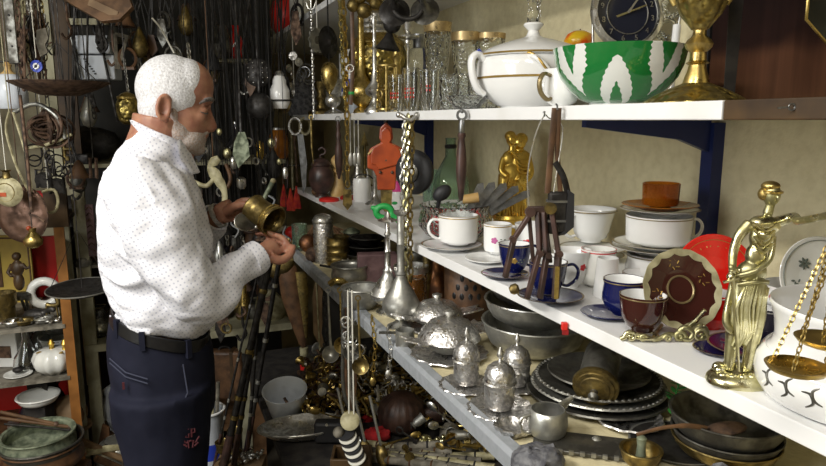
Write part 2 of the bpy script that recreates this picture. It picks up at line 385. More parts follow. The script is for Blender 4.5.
# white hair / stubble
MT['hair'] = mat('white_grey_hair', (.72,.72,.74), (.46,.45,.46), rough=.6, scale=210, bump=.55, lo=.35, hi=.7)
MT['brow'] = mat('grey_eyebrow', (.07,.06,.055), (.18,.165,.16), rough=.7, scale=200, bump=.8)
def mk_shirt():
    m = mat('dotted_white_cotton', (.70,.70,.75), rough=.8); nt = m.node_tree; N = nt.nodes; L = nt.links; b = N['Principled BSDF']
    tc = N.new('ShaderNodeTexCoord'); mpg = N.new('ShaderNodeMapping'); mpg.inputs['Scale'].default_value = (1, 0, 1); mpg.inputs['Rotation'].default_value = (0, .5, 0)
    v = N.new('ShaderNodeTexVoronoi'); v.inputs['Scale'].default_value = 105; v.inputs['Randomness'].default_value = .0
    r = N.new('ShaderNodeMapRange'); r.inputs['From Min'].default_value = .16; r.inputs['From Max'].default_value = .24
    mx = N.new('ShaderNodeMix'); mx.data_type = 'RGBA'; mx.inputs['A'].default_value = (.47,.48,.56,1); mx.inputs['B'].default_value = (.72,.72,.77,1)
    L.new(tc.outputs['Object'], mpg.inputs['Vector']); L.new(mpg.outputs['Vector'], v.inputs['Vector']); L.new(v.outputs['Distance'], r.inputs['Value'])
    L.new(r.outputs['Result'], mx.inputs['Factor']); L.new(mx.outputs['Result'], b.inputs['Base Color'])
    nz = N.new('ShaderNodeTexNoise'); nz.inputs['Scale'].default_value = 6; nz.inputs['Detail'].default_value = 2; nz.inputs['Distortion'].default_value = .6
    m2 = N.new('ShaderNodeMapping'); m2.inputs['Scale'].default_value = (1.1, .7, 1.6); m2.inputs['Rotation'].default_value = (0, .7, 0)
    bp = N.new('ShaderNodeBump'); bp.inputs['Strength'].default_value = .65; bp.inputs['Distance'].default_value = .035
    L.new(tc.outputs['Object'], m2.inputs['Vector']); L.new(m2.outputs['Vector'], nz.inputs['Vector']); L.new(nz.outputs['Fac'], bp.inputs['Height']); L.new(bp.outputs['Normal'], b.inputs['Normal'])
    return m
MT['shirt'] = mk_shirt()
MT['denim'] = mat('dark_navy_denim', (.008,.009,.018), (.013,.014,.026), rough=.8, scale=7, bump=.5, bscale=14)
MT['belt'] = mat('black_leather_belt', (.008,.008,.009), rough=.35, bump=.2, scale=60)
# --- body : one fused surface
B = M()
# skull, face (profile in photo pixels)
s = dep(mp(165, 110))/F
def eb(px, py, rx, ry, rz, yy=0., rot=0.):
    B.ball((0,0,0), (rx*s, ry*s, rz*s), Matrix.Translation(ml(px, py, yy)) @ RY(rot), seg=24, rg=16)
eb(173, 90, 34, 29, 33, rot=18)            # cranium
eb(186, 86, 27, 26, 27, rot=15)
eb(184, 118, 23, 24, 27, rot=-18)          # cheeks
eb(191, 136, 14, 17, 16, rot=-25)          # jaw / chin
eb(177, 132, 17, 21, 19)
eb(205.5, 100, 8.5, 20, 5.5, rot=-10)             # brow ridge
eb(198, 122, 12, 15, 12)                   # muzzle
B.tube([ml(207,107), ml(210,118), ml(213,127), ml(210,131)], [3.2*s, 3.8*s, 5*s, 3.6*s], 12)    # nose
for q in (-1, 1): eb(208, 128, 4.5, 3.5, 3.5, yy=q*.0095)
eb(204, 135.5, 5, 9, 2.6); eb(202, 140.5, 4.8, 8, 2.8)                     # lips
eb(198, 148, 6, 9, 6)
for q in (-1, 1):
    eb(197, 117, 8, 7, 7, yy=q*.034)       # cheekbone under eye
    eb(202.2, 110.6, 5., 5.6, 4.4, yy=q*.029)         # lids
    # ear
    e = ml(163, 108, q*.075)
    B.tube([e+V((math.cos(a)*.0135+.003*math.sin(a), q*(.004+.005*math.cos(a+2.6)), math.sin(a)*.027)) for a in [i*PI/9 for i in range(18)]], .0058, 8, closed=True)
    B.ball((0,0,0), (.013, .006, .027), Matrix.Translation(e+V((.002, -q*.004, 0))))
    B.ball((0,0,0), (.008, .006, .011), Matrix.Translation(e+V((.004, q*.002, -.027))))
limb(B, [ml(160, 118), ml(157, 135), ml(152, 155), ml(150, 175)], [.062, .061, .066, .09], flat=1.)
limb(B, [ml(176, 138), ml(172, 160)], [.045, .05])
# inner trunk, shoulders
B2 = loft([((125,175),(190,175),.12,0),((112,200),(200,210),.15,0),((112,250),(205,255),.14,0),((118,310),(200,325),.14,0),((120,345),(198,350),.15,0)])
B._add(B2.v, B2.f)
# legs down to the floor
hipx = ml(168, 350).x
for q in (-1, 1):
    k = V((hipx+.01, q*.085, .50)); limb(B, [V((ml(158,350).x, q*.08, ml(158,350).z)), k, V((hipx-.02, q*.09, .09))], [.085, .06, .045])
    B.ball((0,0,0), (.125, .045, .045), Matrix.Translation(V((hipx+.035, q*.09, .05))))
# arms
SHR = ml(146, 188, -.175); ELR = ml(186, 272, -.215); WRR = ml(254, 247, -.10); HAR = ml(268, 243, -.075)
SHL = ml(150, 185, .175); ELL = ml(192, 262, .20); WRL = ml(221, 220, .10); HAL = ml(236, 213, .085)
limb(B, [SHR, ELR, WRR], [.05, .04, .026]); limb(B, [SHL, ELL, WRL], [.05, .04, .026])
def hand(m, wr, palm, tips, thumb):
    # palm as a flattened limb, then five bent fingers, each a chain of joints with its own radius
    ax = (palm-wr)
    limb(m, [wr, wr+ax*.55, palm], [.025, .031, .031], flat=.62)
    for (k0, k1, k2, k3, r) in tips: limb(m, [k0, k1, k2, k3], [r*1.12, r*1.05, r*.95, r*.72], seg=12, sub=3)
    limb(m, thumb, [.0145, .012, .0105, .0075], seg=12, sub=3)
# brass cup pose: axis from back (upper left) to mouth (lower right, toward the camera)
CC = ml(262, 213, -.02); CA = V((.52, -.70, -.38)).normalized()
# right (near) hand holds the cup from below and the right, fingers curling up round it
f = []
for i, (fx, fy, ty) in enumerate(((270,231,-.065),(264,230,-.045),(259,231,-.025),(254,234,-.005))):
    r = (.0092, .0098, .0094, .0082)[i]
    k0 = ml(272-3*i, 245-1.0*i, ty-.02)
    f.append((k0, ml(282-4*i, 242-1.2*i, ty-.012), ml(278-4*i, 234, ty), ml(fx, fy, ty+.005), r))
hand(B, WRR, ml(271, 244, -.075), f, [ml(262,248,-.115), ml(272,252,-.115), ml(283,247,-.10), ml(287,239,-.085)])
# left (far) hand: index and thumb stretched along the top of the cup, other fingers curl below
g = [(ml(238,208,.06), ml(246,203,.05), ml(254,203,.035), ml(262,205,.01), .0095),
     (ml(240,213,.085), ml(250,211,.085), ml(260,212,.065), ml(268,214,.04), .0098),
     (ml(240,218,.09), ml(249,220,.085), ml(257,222,.06), ml(262,226,.035), .0092),
     (ml(237,223,.08), ml(244,227,.075), ml(250,230,.055), ml(255,231,.035), .0082)]
hand(B, WRL, ml(237, 213, .08), g, [ml(228,215,.06), ml(238,207,.03), ml(248,205,.01), ml(258,206,-.005)])
body = raw('body', B, 'skin', man, 1., remesh=.0042, smoothit=5)
# eyes
E = M()
for q in (-1, 1): E.ball((0,0,0), .0085, Matrix.Translation(ml(202.2, 111.5, q*.026)))
raw('eyes', E, 'porc', man, 1.)
E = M()
for q in (-1, 1): E.ball((0,0,0), (.0035,.005,.005), Matrix.Translation(ml(204.6, 112.3, q*.026)))
raw('irises', E, 'choc', man, 1.)
E = M()
for q in (-1, 1): E.tube([ml(211,101,q*.014), ml(211.5,100,q*.026), ml(209,99.5,q*.040), ml(204,100.5,q*.052), ml(198,104,q*.060)], [.0035,.0052,.0056,.005,.002], 8)
raw('eyebrows', E, 'brow', man, 1.)
E = M()
for q in (-1, 1): E.tube([ml(207,112.5,q*.020), ml(206.6,113.8,q*.032), ml(203.4,113.6,q*.044), ml(199,112,q*.050)], [.0012,.0020,.0018,.001], 6)
raw('eyelashes', E, 'brow', man, 1.)
# hair: back, sides and thinning crown
def hb(m, px, py, rx, ry, rz, yy=0., rot=0.): m.ball((0,0,0), (rx*s, ry*s, rz*s), Matrix.Translation(ml(px, py, yy)) @ RY(rot), seg=28, rg=18)
Hh = M(); hb(Hh, 171.5, 89.5, 34.2, 30.3, 34.2, rot=18); hb(Hh, 158, 106, 19, 26.5, 24, rot=8); hb(Hh, 153.5, 116, 11, 21, 12)
hb(Hh, 185, 84, 23, 27.3, 25.6, rot=15)
hair = raw('hair', Hh, 'hair', man, 1., remesh=.004, smoothit=4)
Hm = MT['hair']
bd = M()
hb(bd, 188.5, 139, 17.5, 22.3, 16.5, rot=-25); hb(bd, 178, 130, 17, 24.3, 22, rot=5); hb(bd, 197, 147.5, 8.6, 12, 8.6)
hb(bd, 204.2, 132.6, 5.0, 10.5, 2.6)
hb(bd, 173, 112, 7, 26, 20, rot=-8)
MT['beard'] = mat('grey_stubble', (.40,.36,.34), (.33,.235,.18), rough=.75, scale=240, bump=.8, lo=.35, hi=.7)
raw('beard', bd, 'beard', man, 1., remesh=.004, smoothit=4)
# shirt
S = loft([((133,126),(187,150),.070,0),((127,140),(190,164),.110,0),((119,152),(193,176),.178,0),((110,170),(199,190),.205,0),((102,195),(206,212),.20,0),((98.5,222),(212,238),.19,0),
          ((98.5,245),(217,262),.185,0),((103,268),(220,285),.185,0),((107,285),(219.5,300),.183,0),((112,300),(216,316),.178,0),((117,309),(209,323),.165,0),((119,314),(206,327),.155,0)])
limb(S, [ml(142,176,-.13), ml(150,200,-.18), ml(166,232,-.205), ml(186,270,-.215), ml(200,277,-.20), ml(226,262,-.15), ml(252,249,-.103)], [.088,.086,.074,.066,.058,.046,.039])
limb(S, [ml(145,176,.13), ml(153,200,.17), ml(168,232,.195), ml(188,262,.20), ml(206,240,.15), ml(216,227,.115)], [.085,.08,.066,.056,.048,.040])
# soft folds: elbow, armpit, lower back, blousing over the belt
def fold(pts, r, yy): limb(S, [ml(x, y, w) for (x, y), w in zip(pts, yy)], [r*.4, r, r, r*.4][:len(pts)] if len(pts) == 4 else [r*.4, r, r*.4], seg=10)
fold([(170,245),(183,252),(196,262)], .012, (-.262,-.275,-.25)); fold([(160,262),(176,272),(196,290)], .013, (-.255,-.272,-.245))
fold([(198,262),(210,268),(222,282)], .010, (-.235,-.215,-.18)); fold([(214,252),(224,258),(234,266)], .008, (-.19,-.172,-.145))
fold([(103,262),(118,268),(140,265),(156,255)], .014, (-.06,-.14,-.178,-.19)); fold([(106,280),(125,287),(150,288),(175,298)], .013, (-.06,-.14,-.172,-.172))
fold([(112,294),(135,303),(165,305),(195,312)], .012, (-.06,-.14,-.165,-.13)); fold([(150,235),(146,255),(150,275)], .012, (-.195,-.19,-.18))
fold([(118,215),(124,235),(140,248)], .013, (-.14,-.165,-.185)); fold([(205,290),(198,302),(180,310)], .012, (-.10,-.145,-.16))
fold([(139,172),(150,180),(156,196)], .008, (-.20,-.25,-.262))
fold([(110,310),(150,314),(200,326)], .010, (-.05,-.165,-.08))
shirt = raw('shirt', S, 'shirt', man, 1., remesh=.006, smoothit=3)
def crumple(o, size, st, depth=1):
    tx = bpy.data.textures.new('crumple', 'CLOUDS'); tx.noise_scale = size; tx.noise_depth = depth; tx.noise_basis = 'ORIGINAL_PERLIN'
    d = o.modifiers.new('crumple', 'DISPLACE'); d.texture = tx; d.strength = st; d.mid_level = .5; d.texture_coords = 'LOCAL'
crumple(shirt, .095, .042)
# collar, cuffs, pocket-less placket
def band(cpts, h, th, name, m, up=V((0,0,1)), parent=man, closed=True, **k):
    q = M(); n = len(cpts); vs = []
    for i, c in enumerate(cpts):
        t = cpts[(i+1) % n]-cpts[i-1]; o = t.cross(up); o.normalize(); o *= th/2
        vs += [c-o-up*h/2, c+o-up*h/2, c+o+up*h/2, c-o+up*h/2]
    fs = []
    for i in range(n if closed else n-1):
        j = (i+1) % n
        for a in range(4): fs.append((i*4+a, i*4+(a+1) % 4, j*4+(a+1) % 4, j*4+a))
    q._add(vs, fs); return raw(name, q, m, parent, 1., **k)
cc = [(V(((ml(134,126).x+ml(184,148).x)/2 + (ml(184,148).x-ml(134,126).x)/2*math.cos(a)*1.03, .074*math.sin(a), (ml(134,126).z+ml(184,148).z)/2-(ml(134,126).z-ml(184,148).z)/2*math.cos(a)))) for a in [i*2*PI/36 for i in range(36)]]
band(cc, .034, .006, 'collar', 'shirt', up=V((-.30,0,.95)).normalized(), smoothit=1)
cl = M()
for q in (-1, 1):
    cl._add([ml(176,140,q*.078), ml(186,150,q*.035), ml(197,172,q*.045), ml(189,172,q*.082), ml(178,156,q*.10), ml(179,138,q*.070), ml(189,150,q*.028), ml(199,171,q*.038), ml(191,170,q*.076), ml(181,156,q*.092)],
            [(0,1,2,3,4),(9,8,7,6,5),(0,5,6,1),(1,6,7,2),(2,7,8,3),(3,8,9,4),(4,9,5,0)])
raw('collar_points', cl, 'shirt', man, 1., smooth=False)
def cuff(a, b, r):
    d = (b-a).normalized(); q = M(); q.lathe([(r*.8,-.001),(r,-.001),(r*1.03,.014),(r,.03),(r*.86,.031),(r*.8,.028)], Matrix.Translation(a) @ d.to_track_quat('Z','Y').to_matrix().to_4x4(), 26)
    return raw('cuff', q, 'shirt', man, 1.)
cuff(ml(243,252.5,-.118), ml(256,246.5,-.098), .041); cuff(ml(213,230,.12), ml(219,222.5,.10), .040)
raw('wristband', M().lathe([(.031,0),(.034,.001),(.034,.013),(.031,.014)], Matrix.Translation(ml(219.5,222,.102)) @ (ml(236,213,.085)-ml(216,225,.11)).to_track_quat('Z','Y').to_matrix().to_4x4(), 20), 'silver', man, 1., label='silver bracelet on the far wrist')
# belt and trousers
def ringpts(b, f, w, n=40): 
    b = ml(*b); f = ml(*f); c = (b+f)/2; h = (f-b)/2; o = []
    for i in range(n):
        a = 2*PI*i/n; ca, sa = math.cos(a), math.sin(a); ca = math.copysign(abs(ca)**.87, ca); sa = math.copysign(abs(sa)**.87, sa); o.append(c+h*ca+V((0,w*sa,0)))
    return o
blt = band(ringpts((111,313),(208,333),.168), .030, .006, 'belt', 'belt', up=V((.17,0,.98)).normalized(), bevel=.002)
lp = M()
for a in (-1.0, -1.75, -2.5):
    pts = ringpts((110.5,314),(208.5,334),.172); c = pts[int((a % (2*PI))/(2*PI)*40)]
    lp.box((0,0,0), (.010,.012,.044), Matrix.Translation(c) @ RZ(math.degrees(a)))
raw('belt_loops', lp, 'denim', man, 1., smooth=False)
T = loft([((111,311),(208,329),.160,0),((108,328),(212,342),.172,0),((106,342),(213.5,354),.180,0),((107,360),(214,368),.183,0),((110,378),(214,384),.184,0),((116,398),(213,402),.172,0)])
zk = ml(165,466).z
for q in (-1, 1):
    limb(T, [ml(160,372,q*.088), ml(162,395,q*.088), ml(166,430,q*.088), ml(169,466,q*.09), V((ml(172,466).x, q*.09, .34)), V((ml(170,466).x, q*.09, .05))], [.120,.116,.104,.090,.074,.068])
trs = raw('trousers', T, 'denim', man, 1., remesh=.007, smoothit=6); crumple(trs, .11, .014)
MT['denim'].node_tree.nodes['Principled BSDF'].inputs['Specular IOR Level'].default_value = .15
st = M(); st.tube([ml(112,345,-.10), ml(128,349,-.165), ml(148,352,-.188)], .0016, 6); st.tube([ml(112,349,-.10), ml(128,353,-.165), ml(148,356,-.188)], .0016, 6)
MT['stitch'] = mat('grey_blue_stitching', (.028,.032,.055), rough=.8); MT['dkred'] = mat('dark_red_thread', (.055,.006,.01), rough=.8)
raw('back_pocket', st, 'stitch', man, 1.)
st = M(); st.tube([ml(180,341,-.173), ml(184,365,-.186), ml(178,378,-.19), ml(171,382,-.191)], .0018, 6); raw('side_pocket', st, 'stitch', man, 1.)
raw('red_tab', M().box((0,0,0), (.005,.004,.016), Matrix.Translation(ml(126,361,-.166))), 'dkred', man, 1.)
# small embroidered emblem on the thigh
em = M()
def strk(ps): em.tube([ml(x-5+(190-x)*.15, y-1, -.186-.00035*(y-399)+.0004*abs(x-190)) for x, y in ps], .0022, 5)
strk([(190,399),(187,399),(186,403),(187,406),(190,406),(190,403)]); strk([(193,406),(193,399),(196,399),(196.5,402),(193.5,402.5)])
strk([(183,407),(187,411),(192,409),(197,411),(201,406)]); strk([(189,409),(190,415),(194,415),(195,409)]); strk([(184,412),(188,414)]); strk([(196,414),(200,411)])
raw('embroidery', em, 'dkred', man, 1.)
# shoes
sh = M()
for q in (-1, 1):
    sh.ball((0,0,0), (.145,.052,.052), Matrix.Translation(V((hipx+.04, q*.09, .045)))); sh.box((hipx+.04, q*.09, .012), (.26,.09,.024))
raw('shoes', sh, 'blackrub', man, 1., remesh=.008, smoothit=3)
# the brass mortar held in the hands
mo = Th('brass_mortar', 'aged brass mortar held open toward the viewer in both hands', 'mortar', MO+CC, rz=0)
q4 = CA.to_track_quat('Z', 'Y').to_matrix().to_4x4(); k1 = mo.s
mo.part('cup', M().vessel([(13,-16),(14.5,-14),(13.5,-11),(13,-4),(13.5,5),(15,9),(14.2,10.5),(14.8,12),(15.5,14),(15.5,16)], 1.2, q4, 36), 'brassdark')
mo.part('rim_band', M().lathe([(15,8),(15.9,9),(15,10)], q4, 36).lathe([(15,11.5),(16.2,12.7),(15,14)], q4, 36), 'brass')
li = Th('metal_lid', 'small oval metal lid with a bright rim gripped in the far hand', 'dish', MO+ml(246,221,-.012), rz=0)  # dark rimmed oval, read as the lid of the cup
ld4 = RZ(20) @ RX(72)
li.part('disc', M().solid([(13,-.6),(13.5,0),(12,.8),(5,1.6)], ld4 @ Matrix.Diagonal((1,.72,1,1)), 30), 'pewterdark')
li.part('rim', M().flatring((0,0,.4), 13.2, .8, ld4 @ Matrix.Diagonal((1,.72,1,1))), 'silver')
li.part('knob', M().ball((0,0,0), 2.2, TR(9,-2,-6)), 'silver')
# ---------------------------------------------------------------- shared makers
def sp(pts, n=4):
    pts = [V(p) for p in pts]; o = []
    for i in range(len(pts)-1):
        p0 = pts[max(i-1,0)]; p1 = pts[i]; p2 = pts[i+1]; p3 = pts[min(i+2,len(pts)-1)]
        for j in range(n):
            t = j/n; o.append(.5*((2*p1)+(p2-p0)*t+(2*p0-5*p1+4*p2-p3)*t*t+(3*p1-p0-3*p2+p3)*t**3))
    return o+[pts[-1]]
def txt(body, size, name='t'):
    cu = bpy.data.curves.new(name, 'FONT'); cu.body = body; cu.size = size; cu.extrude = size*.02; cu.align_x = 'CENTER'; cu.align_y = 'CENTER'
    o = bpy.data.objects.new(name, cu); COL.objects.link(o); me = bpy.data.meshes.new_from_object(o.evaluated_get(bpy.context.evaluated_depsgraph_get()))
    m = M(); m._add([v.co.copy() for v in me.vertices], [tuple(p.vertices) for p in me.polygons], RX(90))
    bpy.data.objects.remove(o); bpy.data.curves.remove(cu); return m
def prof_r(prof, z):
    for (r0, z0), (r1, z1) in zip(prof, prof[1:]):
        if z0 <= z <= z1: return r0+(r1-r0)*(z-z0)/max(z1-z0, 1e-6)
    return prof[-1][0]
def sprig(th, prof, a0, z0, col='petal', size=3., leafm='leafprint', parent=None, ln=8):   # printed flower spray on a curved side
    f = M(); l = M()
    def sp(a, z, r, m, fl=.5):
        R = prof_r(prof, z)+.12; A = math.radians(a-90); m.ball((0,0,0), (r, .25, r*fl), TR(R*math.cos(A), R*math.sin(A), z) @ RZ(a), seg=8, rg=5)
    R0 = prof_r(prof, z0); da = math.degrees(size/R0)
    for k in range(5): sp(a0+da*.6*math.cos(k*1.257), z0+size*.6*math.sin(k*1.257), size*.5, f, .9)
    sp(a0, z0, size*.5, f, .9)
    for k in range(1, 5): sp(a0+da*(.8+.62*k), z0+((-1)**k)*size*.42-.1*k, size*.36, l, .45)
    th.part('flower_print', f, col, parent); th.part('leaf_print', l, leafm, parent)
SH = {'straight': lambda r, h: [(r*.55,0),(r*.58,h*.05),(r*.9,h*.10),(r*.97,h*.2),(r*.98,h*.6),(r,h)],
      'bowl': lambda r, h: [(r*.45,0),(r*.47,h*.06),(r*.66,h*.15),(r*.86,h*.38),(r*.95,h*.66),(r*1.0,h)],
      'flare': lambda r, h: [(r*.42,0),(r*.44,h*.06),(r*.62,h*.14),(r*.74,h*.35),(r*.82,h*.62),(r*.92,h*.88),(r,h)],
      'taper': lambda r, h: [(r*1.0,0),(r*1.02,h*.04),(r*.96,h*.3),(r*.84,h*.8),(r*.80,h)],
      'round': lambda r, h: [(r*.5,0),(r*.52,h*.05),(r*.8,h*.14),(r*1.02,h*.4),(r*1.02,h*.6),(r*.96,h*.85),(r,h)]}
def cup(label, p, r, h, m, kind='straight', ha=None, trim=None, inner=None, name='coffee_cup', cat='cup', group=None, t=.9, fl=None, hs=1.):
    th = Th(name, label, cat, p, group); P = SH[kind](r, h)
    b = th.part('bowl', M().vessel(P, t, None, 32), m)
    if inner: th.part('glaze_lining', M().lathe([(r*.02,h*.16),(P[2][0]*.75,h*.16)]+[(max(q[0]-t*1.25,.1),q[1]) for q in P[2:]], None, 32), inner, label='white inside')
    if ha is not None:
        a = math.radians(ha); R = r*.93; w = h*.62*hs
        pts = [(R*.98, .82*h), (R+w*.45, .86*h), (R+w*.72, .66*h), (R+w*.62, .38*h), (R+w*.2, .2*h), (R*.93, .22*h)]
        th.part('handle', M().tube(sp([(x*math.cos(a), x*math.sin(a), z) for x, z in pts]), 1.3*h/26, 8, flat=1.5), m)
    if trim: th.part('rim_line', M().lathe([(P[-1][0]+.08,h*.93),(P[-1][0]+.2,h*.945),(P[-1][0]+.08,h*.96)], None, 32), trim, b); th.part('rim_edge', M().lathe([(P[-1][0]-.2,h+.05),(P[-1][0]+.05,h+.25),(P[-1][0]-t*.8,h+.3)], None, 32), trim, b)
    if fl:
        for f in fl: sprig(th, P, *f, parent=b)
    return th
def saucer(label, p, r, m, trim=None, hgt=.17, name='saucer', group=None, well=None, T=None, cat='saucer'):
    th = Th(name, label, cat, p, group); h = r*hgt
    P = [(r*.5,0),(r*.52,.6),(r*.62,h*.3),(r*.85,h*.7),(r,h)]
    dd_ = th.part('dish', M().lathe([(0,.3),(r*.5,0)]+P[1:]+[(r*.985,h+.5),(r*.84,h*.7+.8),(r*.58,h*.3+.8),(r*.4,h*.25+.5),(0,h*.25+.5)], T, 36), m)
    if trim: th.part('rim_line', M().lathe([(r*.99,h+.25),(r*1.003,h+.4),(r*.985,h+.62),(r*.95,h+.42)], T, 36), trim, dd_)
    return th
def glass(label, p, r0, r1, h, rim=None, m='glass', name='drinking_glass', group=None, marks=None, waist=False, sm=None):
    th = Th(name, label, 'glass', p, group)
    P = [(r0*.95,0),(r0,1),(r0+(r1-r0)*.4,h*.4),(r1,h)] if not waist else [(r0,0),(r0,1),(r0*.8,h*.06),(r0*.72,h*.16),(r0*.9,h*.3),(r1*.82,h*.55),(r1,h)]
    th.part('body', M().vessel(P, .9, None, 24), m)
    if rim: th.part('gilded_rim', M().lathe([(prof_r(P,h-rim)+.1,h-rim),(r1+.15,h+.1),(r1-.9,h+.3),(r1-1,h-rim)], None, 24), 'goldglass')
    if marks:
        q = M()
        for z, n in marks:
            for k in range(n):
                a = math.radians(-90+(k-(n-1)/2)*18-12); R = prof_r(P, z)+.1; q.box((0,0,0), (1.3,.2,1.5 if k % 2 else 1.9), TR(R*math.cos(a),R*math.sin(a),z) @ RZ(math.degrees(a)+90))
        th.part('red_lettering', q, 'red')
    return th
# ================================================================ TOP SHELF
# tureen
t = Th('soup_tureen', 'large white lidded tureen with gilt lines and scrolled handles', 'tureen', top(531,.765))
P = [(30,0),(31,3),(36,5),(50,16),(56,30),(55,44),(53,50)]
t.part('bowl', M().vessel(P, 2, None, 44), 'porc')
t.part('lid', M().lathe([(55,50),(56,52),(52,55),(42,60),(24,66),(11,69),(7,71),(5,76),(8,79),(10,81),(9,83),(0,83)], None, 44), 'porc')
t.part('gilt_line', M().lathe([(56.2,51),(56.8,51.8),(56.2,52.6)], None, 44).lathe([(56.1,29),(56.5,30),(56,31)], None, 44), 'goldtrim')
for a, nm in ((200, 0), (25, 0)):
    A = RZ(a)
    h = t.part('handle', M().tube(sp([(51,0,44),(59,0,52),(66,0,47),(65,0,32),(60,0,20),(53,0,14)]), 3.4, 10, A, flat=1.5), 'porc')
    t.part('handle_band', M().tube([(52,0,47.6),(59,0,55.6),(65,0,51)], [1.2,1.3,1.2], 8, A, flat=3), 'bluepaint' if a == 200 else 'goldtrim', h, label='blue and white band')
t.part('relief_handle', M().tube(sp([(-12,-49,48),(-8,-57,46),(3,-60,36),(6,-58,24),(0,-54,20)]), 2.6, 10), 'porc').name
t.part('gilt_scroll', M().tube(sp([(-21,-47,51),(-12,-54,50),(-5,-60,44),(2,-62,35),(14,-57,31)]), 1.2, 8), 'goldtrim')
fi = t.part('finial', M().solid([(4,82),(6,84),(6.5,92),(5,98),(6.5,104),(6.5,112),(5,118),(3,121)], None, 18, flute=.08, fn=6), 'cutglass', label='clear ribbed glass finial')
# white mug
cup('small white mug with a gilded handle between tureen and green bowl', top(561,.675), 18, 37, 'porc', 'round', 215, None, name='mug', cat='mug', hs=.9)
bpy.data.objects['mug'].children[1].data.materials[0] = MT['goldtrimdark']
# ikat bowl
def mk_ikat():
    m = mat('green_ikat_glaze', (.012,.19,.04), rough=.1, coat=.5); nt = m.node_tree; N = nt.nodes; L = nt.links; b = N['Principled BSDF']
    def mth(op, *a):
        n = N.new('ShaderNodeMath'); n.operation = op
        for i, x in enumerate(a):
            if hasattr(x, 'links'): L.new(x, n.inputs[i])
            else: n.inputs[i].default_value = x
        return n.outputs[0]
    tc = N.new('ShaderNodeTexCoord'); sx = N.new('ShaderNodeSeparateXYZ'); L.new(tc.outputs['Object'], sx.inputs[0])
    ang = mth('MULTIPLY', mth('ARCTAN2', sx.outputs[1], sx.outputs[0]), 8/(2*PI)); ang = mth('ADD', ang, 11.5)
    fr = mth('ABSOLUTE', mth('SUBTRACT', mth('FRACT', ang), .5))               # 0 at motif axis
    zz = mth('MULTIPLY', sx.outputs[2], 10.)                                   # ~0..1 over the height
    jag = mth('MULTIPLY', mth('PINGPONG', mth('MULTIPLY', sx.outputs[2], 1.), .0045), 9.)
    alt = mth('GREATER_THAN', mth('FRACT', mth('MULTIPLY', mth('FLOOR', ang), .5)), .25)
    # up pointing flame / down pointing flame with green heart
    h1 = mth('SUBTRACT', .80, mth('ADD', mth('MULTIPLY', mth('POWER', mth('MULTIPLY', fr, 2.2), 1.25), .62), jag))
    inU = mth('MULTIPLY', mth('LESS_THAN', zz, h1), mth('LESS_THAN', mth('ADD', fr, jag), .47))
    hU = mth('LESS_THAN', mth('ADD', zz, mth('MULTIPLY', fr, 1.3)), mth('SUBTRACT', .40, jag)); 
    U = mth('MULTIPLY', inU, mth('SUBTRACT', 1, hU))
    h2 = mth('ADD', .16, mth('ADD', mth('MULTIPLY', fr, 1.1), jag))
    inD = mth('MULTIPLY', mth('GREATER_THAN', zz, h2), mth('LESS_THAN', mth('ADD', fr, jag), .42))
    hD = mth('GREATER_THAN', mth('SUBTRACT', zz, mth('MULTIPLY', fr, 2.4)), mth('ADD', .46, jag))
    Dn = mth('MULTIPLY', inD, mth('SUBTRACT', 1, hD))
    w = mth('ADD', mth('MULTIPLY', U, alt), mth('MULTIPLY', Dn, mth('SUBTRACT', 1, alt)))
    mx = N.new('ShaderNodeMix'); mx.data_type = 'RGBA'; mx.inputs['A'].default_value = (.012,.17,.035,1); mx.inputs['B'].default_value = (.74,.75,.72,1)
    L.new(w, mx.inputs['Factor']); L.new(mx.outputs['Result'], b.inputs['Base Color']); return m
MT['ikat'] = mk_ikat()
t = Th('ikat_bowl', 'large bowl with green and white ikat pattern at shelf front', 'bowl', top(616,.735), rz=math.radians(-40)); k = t.s
P = [(26,3),(36,7),(47,16),(56,28),(61,40),(64,56)]
t.part('bowl', M().lathe([(0,5)]+P+[(63.4,56.6),(62.8,56)]+[(r-1.6,z) for r, z in reversed(P[1:])]+[(0,8)], None, 64), 'ikat')
t.part('lining', M().lathe([(62.9,56.2),(59.2,40),(54.2,28),(45,16.5),(34,9),(0,8.6)], None, 48), 'porc', label='white inside')
t.part('foot_ring', M().lathe([(26.3,5),(26.5,0),(24,0),(24,5)], None, 40), 'porc')
# clock with glass petals
p = top(628,.93); t = Th('mantel_clock', 'silver table clock with navy dial and glass petal frame', 'clock', p)
ez = 92
t.part('case', M().lathe([(32,4),(36,3),(37.5,0),(36,-4),(31,-4.6)], TR(-8,-6,ez) @ RZ(8) @ RX(80), 48), 'silver')
MT['dial'] = mat('clock_dial_black', (.02,.022,.035), rough=.15, coat=.5)
t.part('dial', M().solid([(31.5,-2),(31.5,0)], TR(-8,-6,ez) @ RZ(8) @ RX(80), 48), 'dial')
nm = M()
for i in range(12):
    a = math.radians(90-30*(i+1)-12); q = txt(str(i+1), 7.5); q.xf(TR(-8,-6,ez) @ RZ(8) @ RX(-10) @ TR(26*math.cos(a),-1.2,26*math.sin(a)) @ RY(0)); nm._add(q.v, q.f)
t.part('numerals', nm, 'silver')
t.part('chapter_ring', M().ring((0,0,0), 21, .5, TR(-8,-7,ez) @ RZ(8) @ RX(-10), 40, 6).ring((0,0,0), 31, .6, TR(-8,-7,ez) @ RZ(8) @ RX(-10), 40, 6), 'silver')
t.part('hand', M().plate2d([(-16,-5),(17,7),(18,6),(-15,-7)], .5, TR(-8,-8,ez)), 'palegold'); t.part('hand', M().plate2d([(-1,0),(10,15),(11,14),(1,-1)], .5, TR(-8,-8.6,ez)), 'silver')
for i, (x, z) in enumerate(((30,ez+24),(36,ez+6),(31,ez-15),(22,ez-27))):
    t.part('glass_petal', M().ball((0,0,0), (11,5,12), TR(x,-2,z) @ RY(20*i)).ring((0,-3,0), 7, 1.2, TR(x,-2,z)), 'cutglass')
